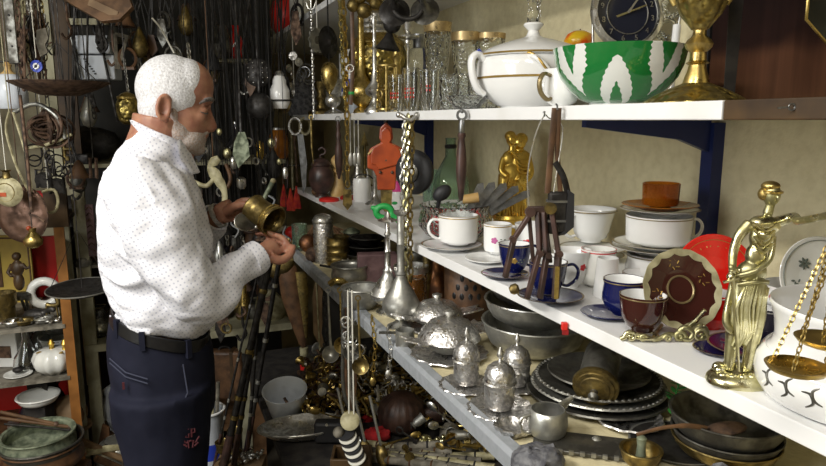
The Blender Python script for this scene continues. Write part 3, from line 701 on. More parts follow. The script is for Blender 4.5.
t.part('frame', M().tube([(39,0,ez+34),(47,0,ez+8),(43,0,ez-26),(38,0,20),(36,0,2)], 1.3, 8).tube([(-40,0,ez),(-36,0,30),(-34,0,2)], 1.3, 8), 'silver')
t.part('base', M().box((2,2,2.5), (86,22,5)), 'blackglaze', bevel=1.)
# toy peach on its box
p = top(576,.93); b1 = one('storage_box', 'plain cream cardboard box behind green bowl, under the toy apple', 'box', p, M().box((0,0,26), (36,34,52)), 'paper', smooth=False, bevel=.8)
MT['applecol'] = mat('red_yellow_apple', (.80,.52,.02), (.75,.10,.01), rough=.25, scale=14, lo=.42, hi=.55)
q = p.copy(); q.z += 52.2*dep(p)/F
t = Th('toy_apple', 'shiny yellow and orange toy apple peeping over green bowl', 'apple', q, k=.95)
t.part('flesh', M().lathe([(0,1.5),(5,0),(11,4),(15,11),(15.5,17),(12,23),(6,26),(2,25),(0,23)], None, 28), 'applecol'); t.part('stem', M().tube([(0,0,23),(1,0,28)], .7), 'wood')
# ornate vase on right
t = Th('brass_vase', 'tall ornate gilded brass vase at end of white board', 'vase', top(694,.715))
t.part('foot', M().solid([(49,0),(49,2),(46,4),(38,9),(26,15),(16,19),(12,21)], None, 40, flute=.02, fn=14), 'brassrelief')
t.part('stem', M().solid([(13,20),(12,24),(9,33),(8,38),(11,40),(8,42),(7.5,50),(12,54),(13.5,58),(11,62),(6.5,66),(6,71),(8.5,73)], None, 32), 'brass')
t.part('urn', M().vessel([(8,72),(11,76),(19,86),(25,99),(26,112),(21,128),(18,140),(22,150)], 1.5, None, 40, flute=.03, fn=10), 'brassrelief')
lv = M()
for i in range(9):
    a = i*40; lv.tube([(24,0,96),(28,0,104),(27,0,113),(30,0,118),(27,0,124)], [3,4,3.6,2.8,1], 8, RZ(a), flat=.6)
t.part('acanthus_leaves', lv, 'brass')
one('candle_tube', 'slim white candle leaning on wall behind brass vase', 'candle', top(668,.95), M().tube([(0,0,0),(8,12,82)], 4, 14), 'porc')
# picture board: dark haired portrait photo with bare shoulders
def mk_poster():
    m = mat('dark_portrait_print', (.03,.012,.01), rough=.7); nt = m.node_tree; N = nt.nodes; L = nt.links; b = N['Principled BSDF']; b.inputs['Specular IOR Level'].default_value = .1
    tc = N.new('ShaderNodeTexCoord'); sx = N.new('ShaderNodeSeparateXYZ'); L.new(tc.outputs['Object'], sx.inputs[0])
    nz = N.new('ShaderNodeTexNoise'); nz.inputs['Scale'].default_value = 9; L.new(tc.outputs['Object'], nz.inputs['Vector'])
    mp_ = N.new('ShaderNodeMapping'); mp_.inputs['Scale'].default_value = (90,1,4); L.new(tc.outputs['Object'], mp_.inputs['Vector'])
    st = N.new('ShaderNodeTexNoise'); st.inputs['Scale'].default_value = 1; L.new(mp_.outputs['Vector'], st.inputs['Vector'])
    ad = N.new('ShaderNodeMath'); ad.operation = 'MULTIPLY_ADD'; ad.inputs[1].default_value = .09; L.new(nz.outputs['Fac'], ad.inputs[0]); L.new(sx.outputs[2], ad.inputs[2])
    cr = N.new('ShaderNodeValToRGB'); L.new(ad.outputs[0], cr.inputs[0]); e = cr.color_ramp.elements
    e[0].position = 0.03; e[0].color = (.12,.055,.026,1); e[1].position = .26; e[1].color = (.008,.004,.004,1)
    x = cr.color_ramp.elements.new(.12); x.color = (.10,.042,.022,1); x = cr.color_ramp.elements.new(.16); x.color = (.022,.009,.007,1)
    mx = N.new('ShaderNodeMix'); mx.data_type = 'RGBA'; mx.blend_type = 'MULTIPLY'; mx.inputs['Factor'].default_value = .6
    cr.color_ramp.interpolation = 'EASE'; L.new(cr.outputs[0], mx.inputs['A']); L.new(st.outputs['Fac'], mx.inputs['B']); L.new(mx.outputs['Result'], b.inputs['Base Color']); return m
MT['poster'] = mk_poster()
p = V((.975,.93,ZT)); t = Th('portrait_print', 'dark brown portrait print standing on the brown board', 'picture', p, rz=math.radians(-90))
raw('print', M().box((.21,0,.20), (.46,.008,.40)), 'poster', t.e, 1., smooth=False)
raw('frame', M().box((-.028,0,.20), (.016,.02,.40)), 'black', t.e, 1., smooth=False)
one('folded_cloth', 'dark violet ribbon hanging beside the portrait print', 'ribbon', top(728,.80), M().plate2d([(-6,0),(5,0),(6,110),(-7,110)], 1.2).noise(1.5,.05), 'darkcloth')
t = Th('framed_mirror', 'octagonal smoky mirror with thin gilt rim at top right corner', 'mirror', onX(848,2,.66), rz=-PSI)
oc = [(44*math.cos(math.radians(22.5+45*i)), 44*math.sin(math.radians(22.5+45*i))) for i in range(8)]
t.part('glass', M().plate2d(oc, 2), 'mirror', smooth=False); t.part('rim', M().tube([(x,-1,z) for x, z in oc], 1.6, 6, closed=True), 'brass')
t.part('hanging_cord', M().tube([(0,0,42),(0,0,330)], .8, 5), 'string')
t = Th('screw_eye', 'small steel screw eye in the brown shelf edge', 'hook', onX(792,107,.597)); t.part('shank', M().tube([(-14,0,-1),(-3,0,0)], .9, 6), 'steel'); t.part('eye', M().ring((0,0,0), 3.2, .9), 'steel')
# ---- glasses
tum = 'three plain tumblers with red lettering'
glass('left tumbler with red lettering, nearest the brass urn', top(396,.64), 7.5, 8, 36, marks=[(18,4),(14,4)])
glass('middle tumbler of the three with red lettering', top(411,.64), 8.5, 9, 42, marks=[(22,4),(18,4),(14,4)])
glass('right tumbler of the three, with one red emblem', top(430,.65), 9.5, 10, 40, marks=[(24,2),(20,2)])
glass('tallest goblet with wide gilded rim among the glassware', top(437,.78), 10, 14, 86, rim=9, m='cutglass', waist=True, name='goblet')
glass('gilt-rimmed goblet in the middle of the three', top(465,.80), 11, 15, 76, rim=8, m='cutglass', waist=True, name='goblet')
glass('gilt-rimmed goblet closest to the white tureen', top(489,.86), 11, 15, 75, rim=5, m='cutglass', waist=True, name='goblet')
glass('short cut-glass tumbler in front of the tall goblets', top(449,.66), 9, 10.5, 34, m='cutglass')
glass('squat cut-glass tumbler left of the low glass dish', top(462,.72), 9, 10.5, 36, m='cutglass')
glass('faceted tumbler tucked against the tureen', top(478,.72), 9.5, 11, 37, m='cutglass')
t = Th('glass_dish', 'low faceted glass dish on shelf edge before tureen', 'dish', top(467,.63)); t.part('dish', M().vessel([(11,0),(14,4),(20,11),(21,13)], 1.2, None, 24, flute=.05, fn=12), 'cutglass')
t = Th('stopper_jar', 'small clear glass jar with flat stopper left of goblets', 'jar', top(419,.84)); t.part('jar', M().vessel([(10,34),(14,38),(15,50),(12,60),(7,63)],1,None,20), 'glass'); t.part('stopper', M().solid([(6,63),(6,70),(8,72),(8,76)], None, 14), 'steel'); t.part('pedestal', M().solid([(12,0),(9,4),(3,8),(3,30),(10,34)], None, 18), 'glass')
for i in range(6):
    p = top(408,.88); p.z += i*5.4*dep(p)/F
    saucer(['bottom','second','third','fourth','fifth','topmost'][i]+' white saucer of the pile behind tumblers', p, 19, 'porcgrey', hgt=.24)
# ---- silver candlestick with horn bells
t = Th('candlestick', 'slender silver candlestick with round drip pan behind tumblers', 'candlestick', top(408,.74))
t.part('stem', M().solid([(12,0),(11,3),(4,7),(2,12),(1.6,30),(3,33),(1.6,36),(1.5,62),(3,66),(4,69),(3,71)], None, 16), 'silver')
t.part('drip_pan', M().solid([(2,71),(11,72.5),(11.5,74),(3,75)], None, 20), 'silver'); t.part('socket', M().vessel([(2,75),(4.5,79),(5,88),(6.5,90)], .8, None, 14), 'silver')
t = Th('bugle_horn', 'black coiled metal horn hanging high before the glasses', 'horn', onX(408,-8,.62))
t.part('bell', M().lathe([(2,14),(3,6),(5,0),(9,-6),(15,-10),(16,-10.5),(15,-11),(8,-6.5),(4,0),(1,14)], TR(-14,0,-14) @ RX(70) @ RZ(20), 24), 'iron')
t.part('bell', M().lathe([(2,14),(3,6),(5,0),(9,-6),(14,-9),(15,-9.5),(14,-10),(8,-6.5),(4,0),(1,14)], TR(16,0,-14) @ RY(-20) @ RX(70), 24), 'pewterdark')
t.part('coil', M().ring((0,0,-14), 15, 2.6, None, 24, 8, sz=.8).tube([(0,0,-2),(0,0,60)], .7, 5), 'iron')
t = Th('hand_bell', 'small dark bell hanging before the brass urn', 'bell', onX(391,22,.61))
t.part('bell', M().lathe([(0,-10),(3,-11),(6,-17),(11,-24),(13,-27),(12.3,-27),(5,-17),(0,-12)], RY(8), 20), 'iron'); t.part('cord', M().tube([(0,0,-10),(-1,0,0),(0,0,90)], .6, 5), 'black'); t.part('crown', M().ball((1,1,-2), (9,8,9)), 'iron')
# ---- big embossed brass urn (samovar body)
t = Th('brass_urn', 'big embossed brass urn with silver neck rings', 'urn', top(378,.70))
t.part('foot', M().solid([(22,0),(21,4),(14,9),(11,14),(12,18)], None, 30), 'brassdark')
t.part('body', M().lathe([(11,17),(16,22),(24,34),(28,48),(28,58),(25,66),(20,70),(20,72)], None, 40, flute=.025, fn=16), 'brassrelief')
t.part('shoulder', M().lathe([(25,64),(27,66),(26,69),(20,73),(18,76)], None, 36), 'brass')
t.part('neck_rings', M().solid([(17,75),(17,78),(15,79),(17.5,81),(17.5,83),(14.5,84),(17,86),(17,89),(13,91),(16,94),(11,97)], None, 32), 'silver')
t.part('knob', M().solid([(11,97),(6,100),(4,103),(6,106),(3,110)], None, 16), 'brass')
t = Th('brass_stand', 'openwork brass lattice stand beside the brass urn', 'stand', top(387,.63))
q = M()
for i in range(26):
    a = random.uniform(0,360); z = random.uniform(6,42); q.ring((0,-9,0), random.uniform(2.2,4), .8, RZ(a) @ TR(0,0,z) @ RY(a), 10, 5)
t.part('lattice', q, 'brass'); t.part('rings', M().flatring((0,0,3), 11, 1.2).flatring((0,0,45), 9, 1.2), 'brass')
for i in range(3): t.part('leg', M().tube([(9,0,44),(10,0,20),(12,0,0)], 1.1, 6, RZ(120*i+30)), 'brass')
t = Th('brass_pillar', 'small turned brass pillar right of the brass urn', 'candlestick', top(397,.70)); t.part('shaft', M().solid([(8,0),(7,4),(4,8),(4,22),(6,26),(3.5,30),(4,50),(6,54),(4,58),(5,62),(3,66)], None, 16), 'brass')
# long-necked bottles
t = Th('sprinkler_bottle', 'long-necked brass sprinkler bottle with a green stone', 'bottle', top(362,.625)); t.part('body', M().solid([(9,0),(8,3),(4,6),(10,11),(15,18),(14,25),(8,31),(4,38),(3.4,60),(2.8,90),(3.6,92),(2.6,94),(2.4,118)], None, 24), 'brass'); t.part('green_stone', M().ball((-9,-12,19), 3.2), 'green')
t = Th('sprinkler_bottle', 'thin silver sprinkler bottle with conical foot beside green-stone one', 'bottle', top(375,.62)); t.part('body', M().solid([(11,0),(11,2),(6,7),(3,14),(9,18),(10,22),(4,30),(2.4,40),(2.2,60),(3.2,62),(2,64),(1.8,84),(3,86),(2,92)], None, 20), 'silver')
# chain of round bells at top
t = Th('bell_cluster', 'cluster of round brass bells hanging at the top edge', 'bells', onX(364,-6,.60)); t.part('cord', M().tube([(0,0,0),(0,0,110)], .8, 5), 'leather')
for x, z, r in ((-11,-11,6.5),(0,-16,7.5),(11,-9,6),(-4,-4,6),(6,-2,6.5),(16,-3,5)): t.part('round_bell', M().ball((x,0,z), r).flatring((x,0,z), r, .6), 'brassdark')
# hanging chains, rods and discs
def hang(name, label, cat, px, py, X=.585, group=None): return Th(name, label, cat, onX(px, py, X), group)
t = hang('brass_chain','thick twisted brass chain hanging past the top shelf edge','chain',344,0); t.part('links', M().chain([(0,0,90),(-1,0,0),(1,0,-60),(1,0,-118),(0,0,-190)], 3.4, 1.2), 'brass')
t.part('links', M().chain([(5,1,90),(-5,1,20),(-3,1,-60),(0,1,-110)], 2.6, 1.), 'palegold'); t.part('pendant', M().plate2d([(-4,-190),(4,-190),(5,-206),(0,-212),(-5,-206)], 1.4), 'brassdark')
t = hang('beaded_rod','thin beaded silver rod hanging from the high shelf','rod',311,8)
q = M().tube([(0,0,60),(0,0,-108)], .9, 6)
for i in range(14): q.ball((0,0,-4-i*7.5), (1.9,1.9,2.6), seg=8, rg=6)
t.part('beads', q, 'silver'); t.part('top_fork', M().tube([(-5,0,6),(-3,0,0),(0,0,-2),(3,0,0),(5,0,6)], .9, 6), 'silver')
t = hang('cymbal','dark round disc on a cord, seen nearly edge on','disc',328,30); t.part('disc', M().solid([(15,-.6),(16,0),(5,2),(3,5)], TR(0,0,-12) @ RZ(60) @ RX(90), 26), 'iron'); t.part('cord', M().tube([(0,0,4),(0,0,90)], .6, 5), 'black')
t = hang('spur_rowel','small toothed metal wheel beside the hanging dark disc','wheel',317,30); t.part('rowel', M().lathe([(4,-.6),(12,-.6),(12,.6),(4,.6),(4,-.6)], TR(0,0,-10) @ RZ(55) @ RX(90), 32, flute=.1, fn=10), 'pewter'); t.part('cord', M().tube([(0,0,2),(0,0,80)], .5, 5), 'string')
t = hang('brass_pendant','egg-shaped brass pendant with silver ball below','pendant',329,62); t.part('egg', M().solid([(2,0),(6,-2),(9,-9),(8,-18),(4,-27),(1,-31)], None, 20), 'brass'); t.part('drop', M().ball((3,0,-38), (8,8,7)), 'silver'); t.part('cord', M().tube([(0,0,0),(0,0,120)], .6, 5), 'black')
t = Th('printed_jar', 'white jar with blue band and faint red print', 'jar', top(357,.80)); t.part('jar', M().solid([(16,18),(17,20),(17,58),(14,62)], None, 26), 'porc'); t.part('blue_band', M().lathe([(17.3,22),(17.3,34)], None, 26), 'bluepaint'); t.part('red_print', M().box((-3,-17,48),(9,1,2)).box((-2,-17,44),(12,1,1.6)), 'redprint'); t.part('foot', M().solid([(12,0),(12,18)],None,20),'enamel')
one('stone_jar', 'squat rough grey-green pot at the left of the top shelf', 'pot', top(303,.72), M().solid([(14,0),(17,8),(17,22),(12,32),(8,35)], None, 20).noise(.8,.2), 'stone')
t = Th('brass_candlestick', 'short brass candlestick beside the grey-green pot', 'candlestick', top(321,.66)); t.part('base', M().solid([(13,0),(13,3),(5,6),(3,12),(5,16),(3,20),(6,28),(6,32)], None, 20), 'brassdark')
t = Th('silver_goblet', 'dented silver goblet below the egg pendant', 'goblet', top(334,.66)); t.part('goblet', M().vessel([(10,0),(9,2),(3,5),(2.5,14),(7,18),(9,28),(9,34)], .8, None, 20), 'silver')
t = hang('wire_loops','tangle of looped silver wire by the beaded rod','wire',305,72)
q = M()
for i in range(5): q.ring((i*1.5-3,random.uniform(-4,4),-4+random.uniform(-6,5)), random.uniform(5,9), .7, RZ(random.uniform(-50,50)))
t.part('loops', q, 'steel'); t.part('cord', M().tube([(0,0,0),(0,0,110)], .5, 5), 'black')
t = hang('medallion_string','string of small silver medallions at the far shelf end','medallions',293,56)
for i in range(7): t.part('medallion', M().solid([(4.2,-.5),(4.2,.5)], TR(math.sin(i*2.)*6,0,-i*6) @ RZ(30*i) @ RX(90), 14), 'silver')
t.part('cord', M().tube([(0,0,40),(0,0,-38)], .5, 5), 'string')
t = hang('leather_strap','brown leather strap with buckle hanging by the jar','strap',352,60); t.part('strap', M().tube([(0,0,120),(1,0,0),(-2,0,-44)], 2, 6, flat=.3), 'leather'); t.part('buckle', M().ring((-2,0,-8), 3.5, .8), 'silver')
# high shelf
Z5 = 1.969
def hi(px, x): p = onX(px, 30, x); p.z = Z5; return p
t = Th('enamel_jug', 'glossy red jug on the high shelf near the ceiling', 'jug', hi(287,.66)); t.part('jug', M().vessel([(10,0),(15,6),(18,18),(14,30),(9,38),(11,44)], 1.2, None, 24), 'red'); t.part('handle', M().tube([(-10,0,38),(-20,0,36),(-20,0,16),(-15,0,10)], 2, 8), 'red')
t = Th('tin_can', 'blue-grey metal can left of the red jug', 'can', hi(272,.68)); t.part('can', M().solid([(8,0),(8,22),(7,24)], None, 20), 'steel'); t.part('ribs', M().lathe([(8.3,6),(8.8,7),(8.3,8)], None, 20).lathe([(8.3,14),(8.8,15),(8.3,16)], None, 20), 'silver')
t = Th('glass_jar', 'pale glass jar right of the red jug', 'jar', hi(301,.66)); t.part('jar', M().vessel([(10,0),(11,4),(11,24),(7,30)], 1, None, 20), 'porcgrey')
# ================================================================ MIDDLE SHELF
def up(p, t, h): q = p.copy(); q.z += h*dep(p)/F; return q
# --- cups and saucers, left to right
p = mid(452,249); saucer('white gilt-rimmed saucer under the wide coffee cup', p, 31, 'porc', 'goldtrimdark')
cup('wide white coffee cup with gilt rim, leftmost on middle shelf', up(mid(458,248),0,4.6), 20, 29, 'porc', 'straight', 190, 'goldtrim', hs=.9)
p = mid(486,261); saucer('small leaf-shaped saucer with pink flowers near shelf edge', p, 21, 'porc', None, T=RZ(0) @ Matrix.Diagonal((1.0,1.25,1,1))); 
cup('narrow white demitasse printed with a pink rose spray', up(mid(497,257),0,4.), 14, 30, 'porc', 'straight', 60, 'goldtrim', fl=[(-20,15,'petal',3.2)])
saucer('cobalt blue saucer beneath the small cobalt cup', mid(505,277), 24, 'navy', 'goldtrimdark')
cup('small cobalt blue cup behind the folded wooden hand', up(mid(514,276),0,4.4), 16, 29, 'navy', 'bowl', 20, 'goldtrimdark', inner='porc', fl=[(-10,14,'goldtrim',3.)])
cup('white cup with bright red flowers half hidden by wooden hand', mid(531,255), 17, 32, 'porc', 'bowl', 150, None, fl=[(-25,14,'redprint',5.)])
saucer('wide cobalt saucer under the hanging wooden hand', mid(550,300), 33, 'navy', 'goldtrimdark')
cup('cobalt cup right behind the wooden hand bars', up(mid(547,297),0,4.8), 19, 32, 'navy', 'bowl', 10, 'goldtrimdark', inner='porc')
cup('white cup with small dark red sprig in front of stacked saucers', mid(571,286), 19, 37, 'porc', 'flare', 170, None, fl=[(30,22,'redprint',3.6)])
cup('clear-bodied white cup with red rim spots behind the tapered mug', mid(597,286), 17, 38, 'porcgrey', 'straight', 60, 'redprint')
cup('plain white tapered mug turned upside down', mid(606,296), 13, 39, 'porc', 'taper', None, name='mug', cat='mug')
saucer('upper white saucer below the flared teacup', up(mid(592,259),0,6.5), 33, 'porcgrey', 'goldtrimdark')
saucer('lower white saucer below the flared teacup', up(mid(592,259),0,0), 31, 'porcgrey', 'goldtrimdark')
cup('flared white teacup standing on two saucers', up(mid(590,254),0,13), 24, 33, 'porc', 'flare', 205, 'goldtrimdark')
cup('small white cup behind the blue and brown cups', mid(640,292), 18, 20, 'porc', 'bowl', None, 'goldtrimdark')
saucer('cobalt saucer under the cobalt cup beside brown cup', mid(607,316), 26, 'navy')
cup('cobalt cup with gilt flower left of the brown cup', up(mid(623,318),0,4.4), 21, 36, 'navy', 'round', None, 'goldtrimdark', inner='porc', fl=[(-5,19,'goldtrim',5.)])
# --- stack of wide cups under the honey dish
p = mid(655,283); kz = 0
cup('lowest wide white cup of the tall pile', p, 29, 30, 'porc', 'round', 0, 'goldtrimdark')
q = up(p,0,31); saucer('broad white saucer between the two wide cups', q, 46, 'porc', 'goldtrimdark', hgt=.16)
saucer('second broad white saucer just under the upper wide cup', up(q,0,4), 44, 'porcgrey', 'goldtrimdark', hgt=.16)
q = up(p,0,39); cup('upper wide white cup of the tall pile, handle to right', q, 32, 30, 'porc', 'straight', 0, 'goldtrimdark')
q = up(q,0,31); saucer('white saucer directly on upper wide cup', q, 38, 'porc', 'goldtrimdark', hgt=.15)
q = up(q,0,4.5); saucer('honey-brown glazed saucer topping the tall pile', q, 37, 'honey', None, hgt=.15)
cup('amber brown glass cup at very top of the tall pile', up(q,0,2.4), 18, 24, 'amberglass', 'straight', None, t=1.4)
bpy.data.objects.get('coffee_cup')
# --- brown cup and saucer on brass stand
t = Th('plate_easel', 'curly brass display stand holding the brown cup', 'stand', mid(650,338))
sc = M()
def scroll(m, x, y, z, R, r, d=1):
    m.tube([(x+d*R*(1-k/16)*math.cos(k*.62), y, z+R*(1-k/16)*math.sin(k*.62)) for k in range(15)], [r*(1-.03*k) for k in range(15)], 8)
for a in (-1, 1): scroll(sc, a*24, -13, 6, 6, 2.4, a); scroll(sc, a*12, -14, 4.5, 4, 1.8, -a)
sc.tube(sp([(-32,-8,2),(-18,-12,8),(0,-13,3),(14,-12,8),(32,-11,4)]), 2.5, 8); t.part('front_scroll', sc, 'palegold')
sc = M().tube(sp([(20,-12,6),(28,-12,15),(37,-12,10),(34,-12,3),(27,-12,4)]), 2.8, 8).tube(sp([(37,-12,9),(46,-10,16),(52,-9,8),(44,-10,1)]), 2.6, 8); scroll(sc, 44, -13, 7, 7, 2.3); t.part('side_scroll', sc, 'palegold')
t.part('back_leg', M().tube(sp([(0,-10,4),(10,10,3),(24,34,2.2)]), 2.2, 8), 'brassdark'); t.part('upright', M().tube(sp([(28,6,2),(38,-2,14),(48,-10,32)]), 2.0, 8), 'palegold'); t.part('upright', M().tube(sp([(4,8,2),(4,12,16)]), 1.8, 8), 'palegold')
t.part('cup_ring', M().flatring((-8,-2,4), 14, 1.4), 'palegold')
cup('dark chocolate coffee cup with white inside on brass stand', up(mid(641,336),0,6.2), 23, 37, 'choc', 'bowl', None, 'goldtrimdark', inner='porc')
def upright_plate(name, label, p, r, m, rimm=None, az=0, tilt=72, well='choc', inner=None, scal=0.):
    t = Th(name, label, 'plate', p); T = TR(0,0,r*math.sin(math.radians(tilt))+1) @ RZ(az) @ RX(tilt)
    t.part('dish', M().lathe([(0,-2.6),(r*.5,-3),(r*.53,-2),(r*.86,1.2),(r,2.4),(r*.985,3.2),(r*.86,2.2),(r*.5,-.8),(r*.46,-1.2),(0,-1.2)], T, 48), m)
    if rimm: t.part('rim_band', M().lathe([(r*(.87-scal),2.25-scal*10),(r*1.004,2.3),(r*1.0,3.5),(r*.86,2.45)], T, 60, flute=scal, fn=18), rimm)
    if inner: t.part('well_ring', M().lathe([(r*.36,-1.15),(r*.36,-.1),(r*.33,.1),(r*.31,-.9)], T, 40), inner)
    t.T = T; return t
t = upright_plate('display_plate', 'chocolate brown plate with scalloped cream rim propped upright', up(mid(678,333),0,7), 40, 'choc', None, az=6, tilt=68, inner='goldtrimdark')
rm = M().lathe([(34.5,1.2),(34.7,2.6)], t.T, 96, flute=.055, fn=15).lathe([(34.6,1.6),(37,1.9),(40.4,2.4),(40.2,3.5),(37,2.9),(34.6,2.4)], t.T, 96, flute=.008, fn=15)
rm = M(); n_ = 105; vs_ = []
for i in range(n_):
    A = 2*PI*i/n_; ri = 35.6-2.6*abs(math.sin(A*7.5)); ro = 40.4+.35*math.cos(A*15)
    vs_ += [(ri*math.cos(A),ri*math.sin(A),1.3),(ri*math.cos(A),ri*math.sin(A),2.6),(ro*math.cos(A),ro*math.sin(A),3.8),(ro*math.cos(A),ro*math.sin(A),2.4)]
rm._add(vs_, [(i*4+a,i*4+(a+1)%4,((i+1)%n_)*4+(a+1)%4,((i+1)%n_)*4+a) for i in range(n_) for a in range(4)], t.T); t.part('cream_rim', rm, 'bone')
g = M()
for a in (100, 20, 190):
    A = math.radians(a)
    for k in range(6): b = k*1.05; g.tube([(26*math.cos(A)+3.5*math.cos(b),26*math.sin(A)+3.5*math.sin(b),.6),(26*math.cos(A)+6*math.cos(b+.5),26*math.sin(A)+6*math.sin(b+.5),1.2)], .5, 5, t.T)
t.part('gilt_ornament', g, 'goldtrim')
t = upright_plate('display_plate', 'bright scarlet plate with gilt line standing behind brown plate', mid(712,318), 43, 'redglaze', None, az=4, tilt=72, inner=None)
g = M().lathe([(37,1.9),(37.4,2.5),(36.8,2.2)], t.T, 60)
for k in range(26):
    A = math.radians(20+k*12); g.ball((0,0,0), (1.2,.5,.4), t.T @ TR(31*math.cos(A)+1.6*math.sin(k*1.9),31*math.sin(A),1.0) @ RZ(k*37), seg=6, rg=4)
t.part('gilt_line', g, 'goldtrim')
cup('scarlet cup with pale rim beside scarlet plate', mid(709,327), 21, 36, 'redglaze', 'round', None, 'porc', inner='porc')
saucer('dark violet saucer right of the brass easel', mid(718,352), 24, 'purple', 'goldtrimdark')
saucer('wide dark violet saucer behind the brass justice figure', mid(752,352), 42, 'purple', 'goldtrimdark')
cup('black ribbed bowl behind the brass justice figure', up(mid(762,347),0,4.5), 27, 40, 'blackglaze', 'round', None, 'silver', inner='porc', name='bowl', cat='bowl')
cup('white cup inside the black ribbed bowl', up(mid(770,345),0,42), 16, 10, 'porc', 'bowl', None, None)
# leaning floral plate, floral bowl
MT['grey_line'] = mat('grey_green_line', (.10,.12,.10), rough=.3)
t = upright_plate('display_plate', 'white plate with faint grey flowers leaning on cream wall', onZ(815,317,ZM+.004), 41, 'porcgrey', None, az=0, tilt=74)
t.part('grey_rim', M().lathe([(36.8,2.5),(37.2,3),(36.6,3.4)], t.T, 50), 'grey_line'); g = M()
for k in range(7): g.ball((0,0,0), (3,1.3,.3), t.T @ TR(-14+3.5*math.cos(k*.9),14+3.5*math.sin(k*.9),.3) @ RZ(k*52), seg=8, rg=4)
for k in range(4): g.ball((0,0,0), (2,1,.3), t.T @ TR(-27+2*k,-5+2*math.cos(k*2),1.6) @ RZ(k*80), seg=8, rg=4)
t.part('flower_print', g, 'grey_line')
P = SH['bowl'](34,33); t = Th('floral_bowl', 'white bowl with a garland of small grey leaves below rim', 'bowl', mid(797,317)); t.part('bowl', M().vessel(P, 1.2, None, 36), 'porc')
g = M()
for k in range(34):
    A = math.radians(-175+k*5.2); z = 24+1.6*math.sin(k*1.7); R = prof_r(P,z)+.15; g.ball((0,0,0), (1.6,.3,.8), TR(R*math.cos(A),R*math.sin(A),z) @ RZ(math.degrees(A)+90) @ RY(40*(-1)**k), seg=6, rg=4)
t.part('leaf_garland', g, 'grey_line')
# white embossed basin in front right
p = mid(863,402); t = Th('fruit_basin', 'big white glazed basin with pierced scrolls at right edge', 'basin', p)
P = [(84,0),(92,4),(98,14),(100,28),(98,40),(92,48)]
t.part('body', M().vessel(P, 3, None, 56), 'porc')
t.part('upper_rim', M().lathe([(91,46),(85,52),(83,62),(85,78),(89,92),(91,96),(90,99),(87,97),(84,90),(80,76),(78,60),(80,48)], None, 56), 'porc')
g = M()
for k in range(12):
    A0 = -182+k*15
    for dd, pts in ((0, [(0,8),(5,14),(3,22),(-3,22)]), (9, [(0,30),(-4,25),(-2,17),(3,14)])):
        ps = []
        for dx, z in [(v.x, v.y) for v in sp([(a, b, 0) for a, b in pts], 5)]:
            R = prof_r(P, z+8)+.05; A = math.radians(A0+dd*.7+dx*.8); ps.append((R*math.cos(A), R*math.sin(A), z+8))
        g.tube(ps, [.5+1.0*math.sin(PI*i/(len(ps)-1)) for i in range(len(ps))], 6)
t.part('pierced_scrolls', g, 'pewterdark', label='dark curved cut-outs')
# --- Lady Justice
def mk_figure(t, name, parts, m, vox, mod=4, **k):
    q = M()
    for a in parts:
        if a[0] == 'b': q.ball((0,0,0), a[2], TR(*a[1]) @ RY(a[3] if len(a) > 3 else 0), seg=20, rg=14)
        else: q.tube(sp(a[1]), None or [a[2][0]+(a[2][1]-a[2][0])*i/(len(sp(a[1]))-1) for i in range(len(sp(a[1])))], 12)
    return t.part(name, q, m, remesh=vox, smoothit=mod, **k)
t = Th('justice_figurine', 'polished brass blindfolded justice lady on a round base', 'figurine', mid(739,382), k=1.06)
def inv(t, px, py, d):
    r_ = ray(px, py); q_ = C+r_*(d/F)-t.e.location; q_.rotate(Euler((0,0,PSI))); return tuple(q_/t.s)
t.part('base', M().solid([(30,0),(31,2),(30,6),(27,9),(22,11)], Matrix.Diagonal((1,.75,1,1)), 36).noise(.5,.15), 'palegold')
rk = M()
for i in range(14): A = i*.45; rk.ball((24*math.cos(A)*.8,16*math.sin(A)*.8,10+random.uniform(-1,3)), (random.uniform(4,8),5,random.uniform(3,6)), seg=10, rg=6)
t.part('rocks', rk, 'palegold')
bodyp = [('b',(14,0,178),(7.5,8,10.5)), ('t',[(14,0,170),(12,0,160)],(3.8,4.4)), ('b',(10,0,150),(15,8,9),6), ('b',(9,0,139),(11.5,8,14)), ('b',(8,-1,142),(8,9,6)),
 ('b',(5,0,122),(9.5,7.5,12)), ('b',(2,0,106),(14,9,12),-6), ('b',(2,0,92),(13.5,9,14)),
 ('t',[(6,-1,98),(9,-4,66),(6,-3,40),(4,-3,12)],(9.5,4.2)), ('t',[(-4,1,98),(-9,0,66),(-10,0,38),(-11,0,12)],(9,4.5)), ('t',[(12,2,95),(14,3,62),(12,3,34)],(5,5)), ('b',(-1,0,48),(12,6,12)),
 ('t',[(-12,0,110),(-16,0,80),(-18,-2,60),(-12,-4,52)],(3,4)),
 ('t',[(20,0,152),(32,-6,158),inv(t,800,221,.68),inv(t,829,215,.61)],(5.4,2.8)), ('b',inv(t,831,214,.605),(4.5,4,3.5)),
 ('t',[(-3,0,152),(-12,0,140),(-17,-2,124),(-19,-8,108)],(5.4,3.2)), ('b',(-20,-8,104),(4,4,4))]
fg = mk_figure(t, 'lady', bodyp, 'palegold', .9, 3)
dr = M()
for i in range(11):
    x = -13+i*2.6; dr.tube(sp([(x*.8+4,-8,104-abs(i-5)*2),(x-1+2*math.sin(i),-11,76),(x*.8+1,-8.5,52),(x*.8-2+2*math.sin(i*2),-6.5,38-4*math.sin(i))]), 1.5, 6)
for i in range(4): dr.tube(sp([(-4+i*1.2,-6.5,153-i*6),(7,-8.6,146-i*6.6),(17-i*.6,-6,152-i*6)]), 1.5, 6)
dr.tube(sp([(-13,-4,104),(0,-10.5,110),(14,-7,120),(18,-2,140)]), 2.6, 8).tube(sp([(-12,-5,96),(2,-11,100),(15,-5,98)]), 2.2, 8)
t.part('drapery_folds', dr, 'palegold')
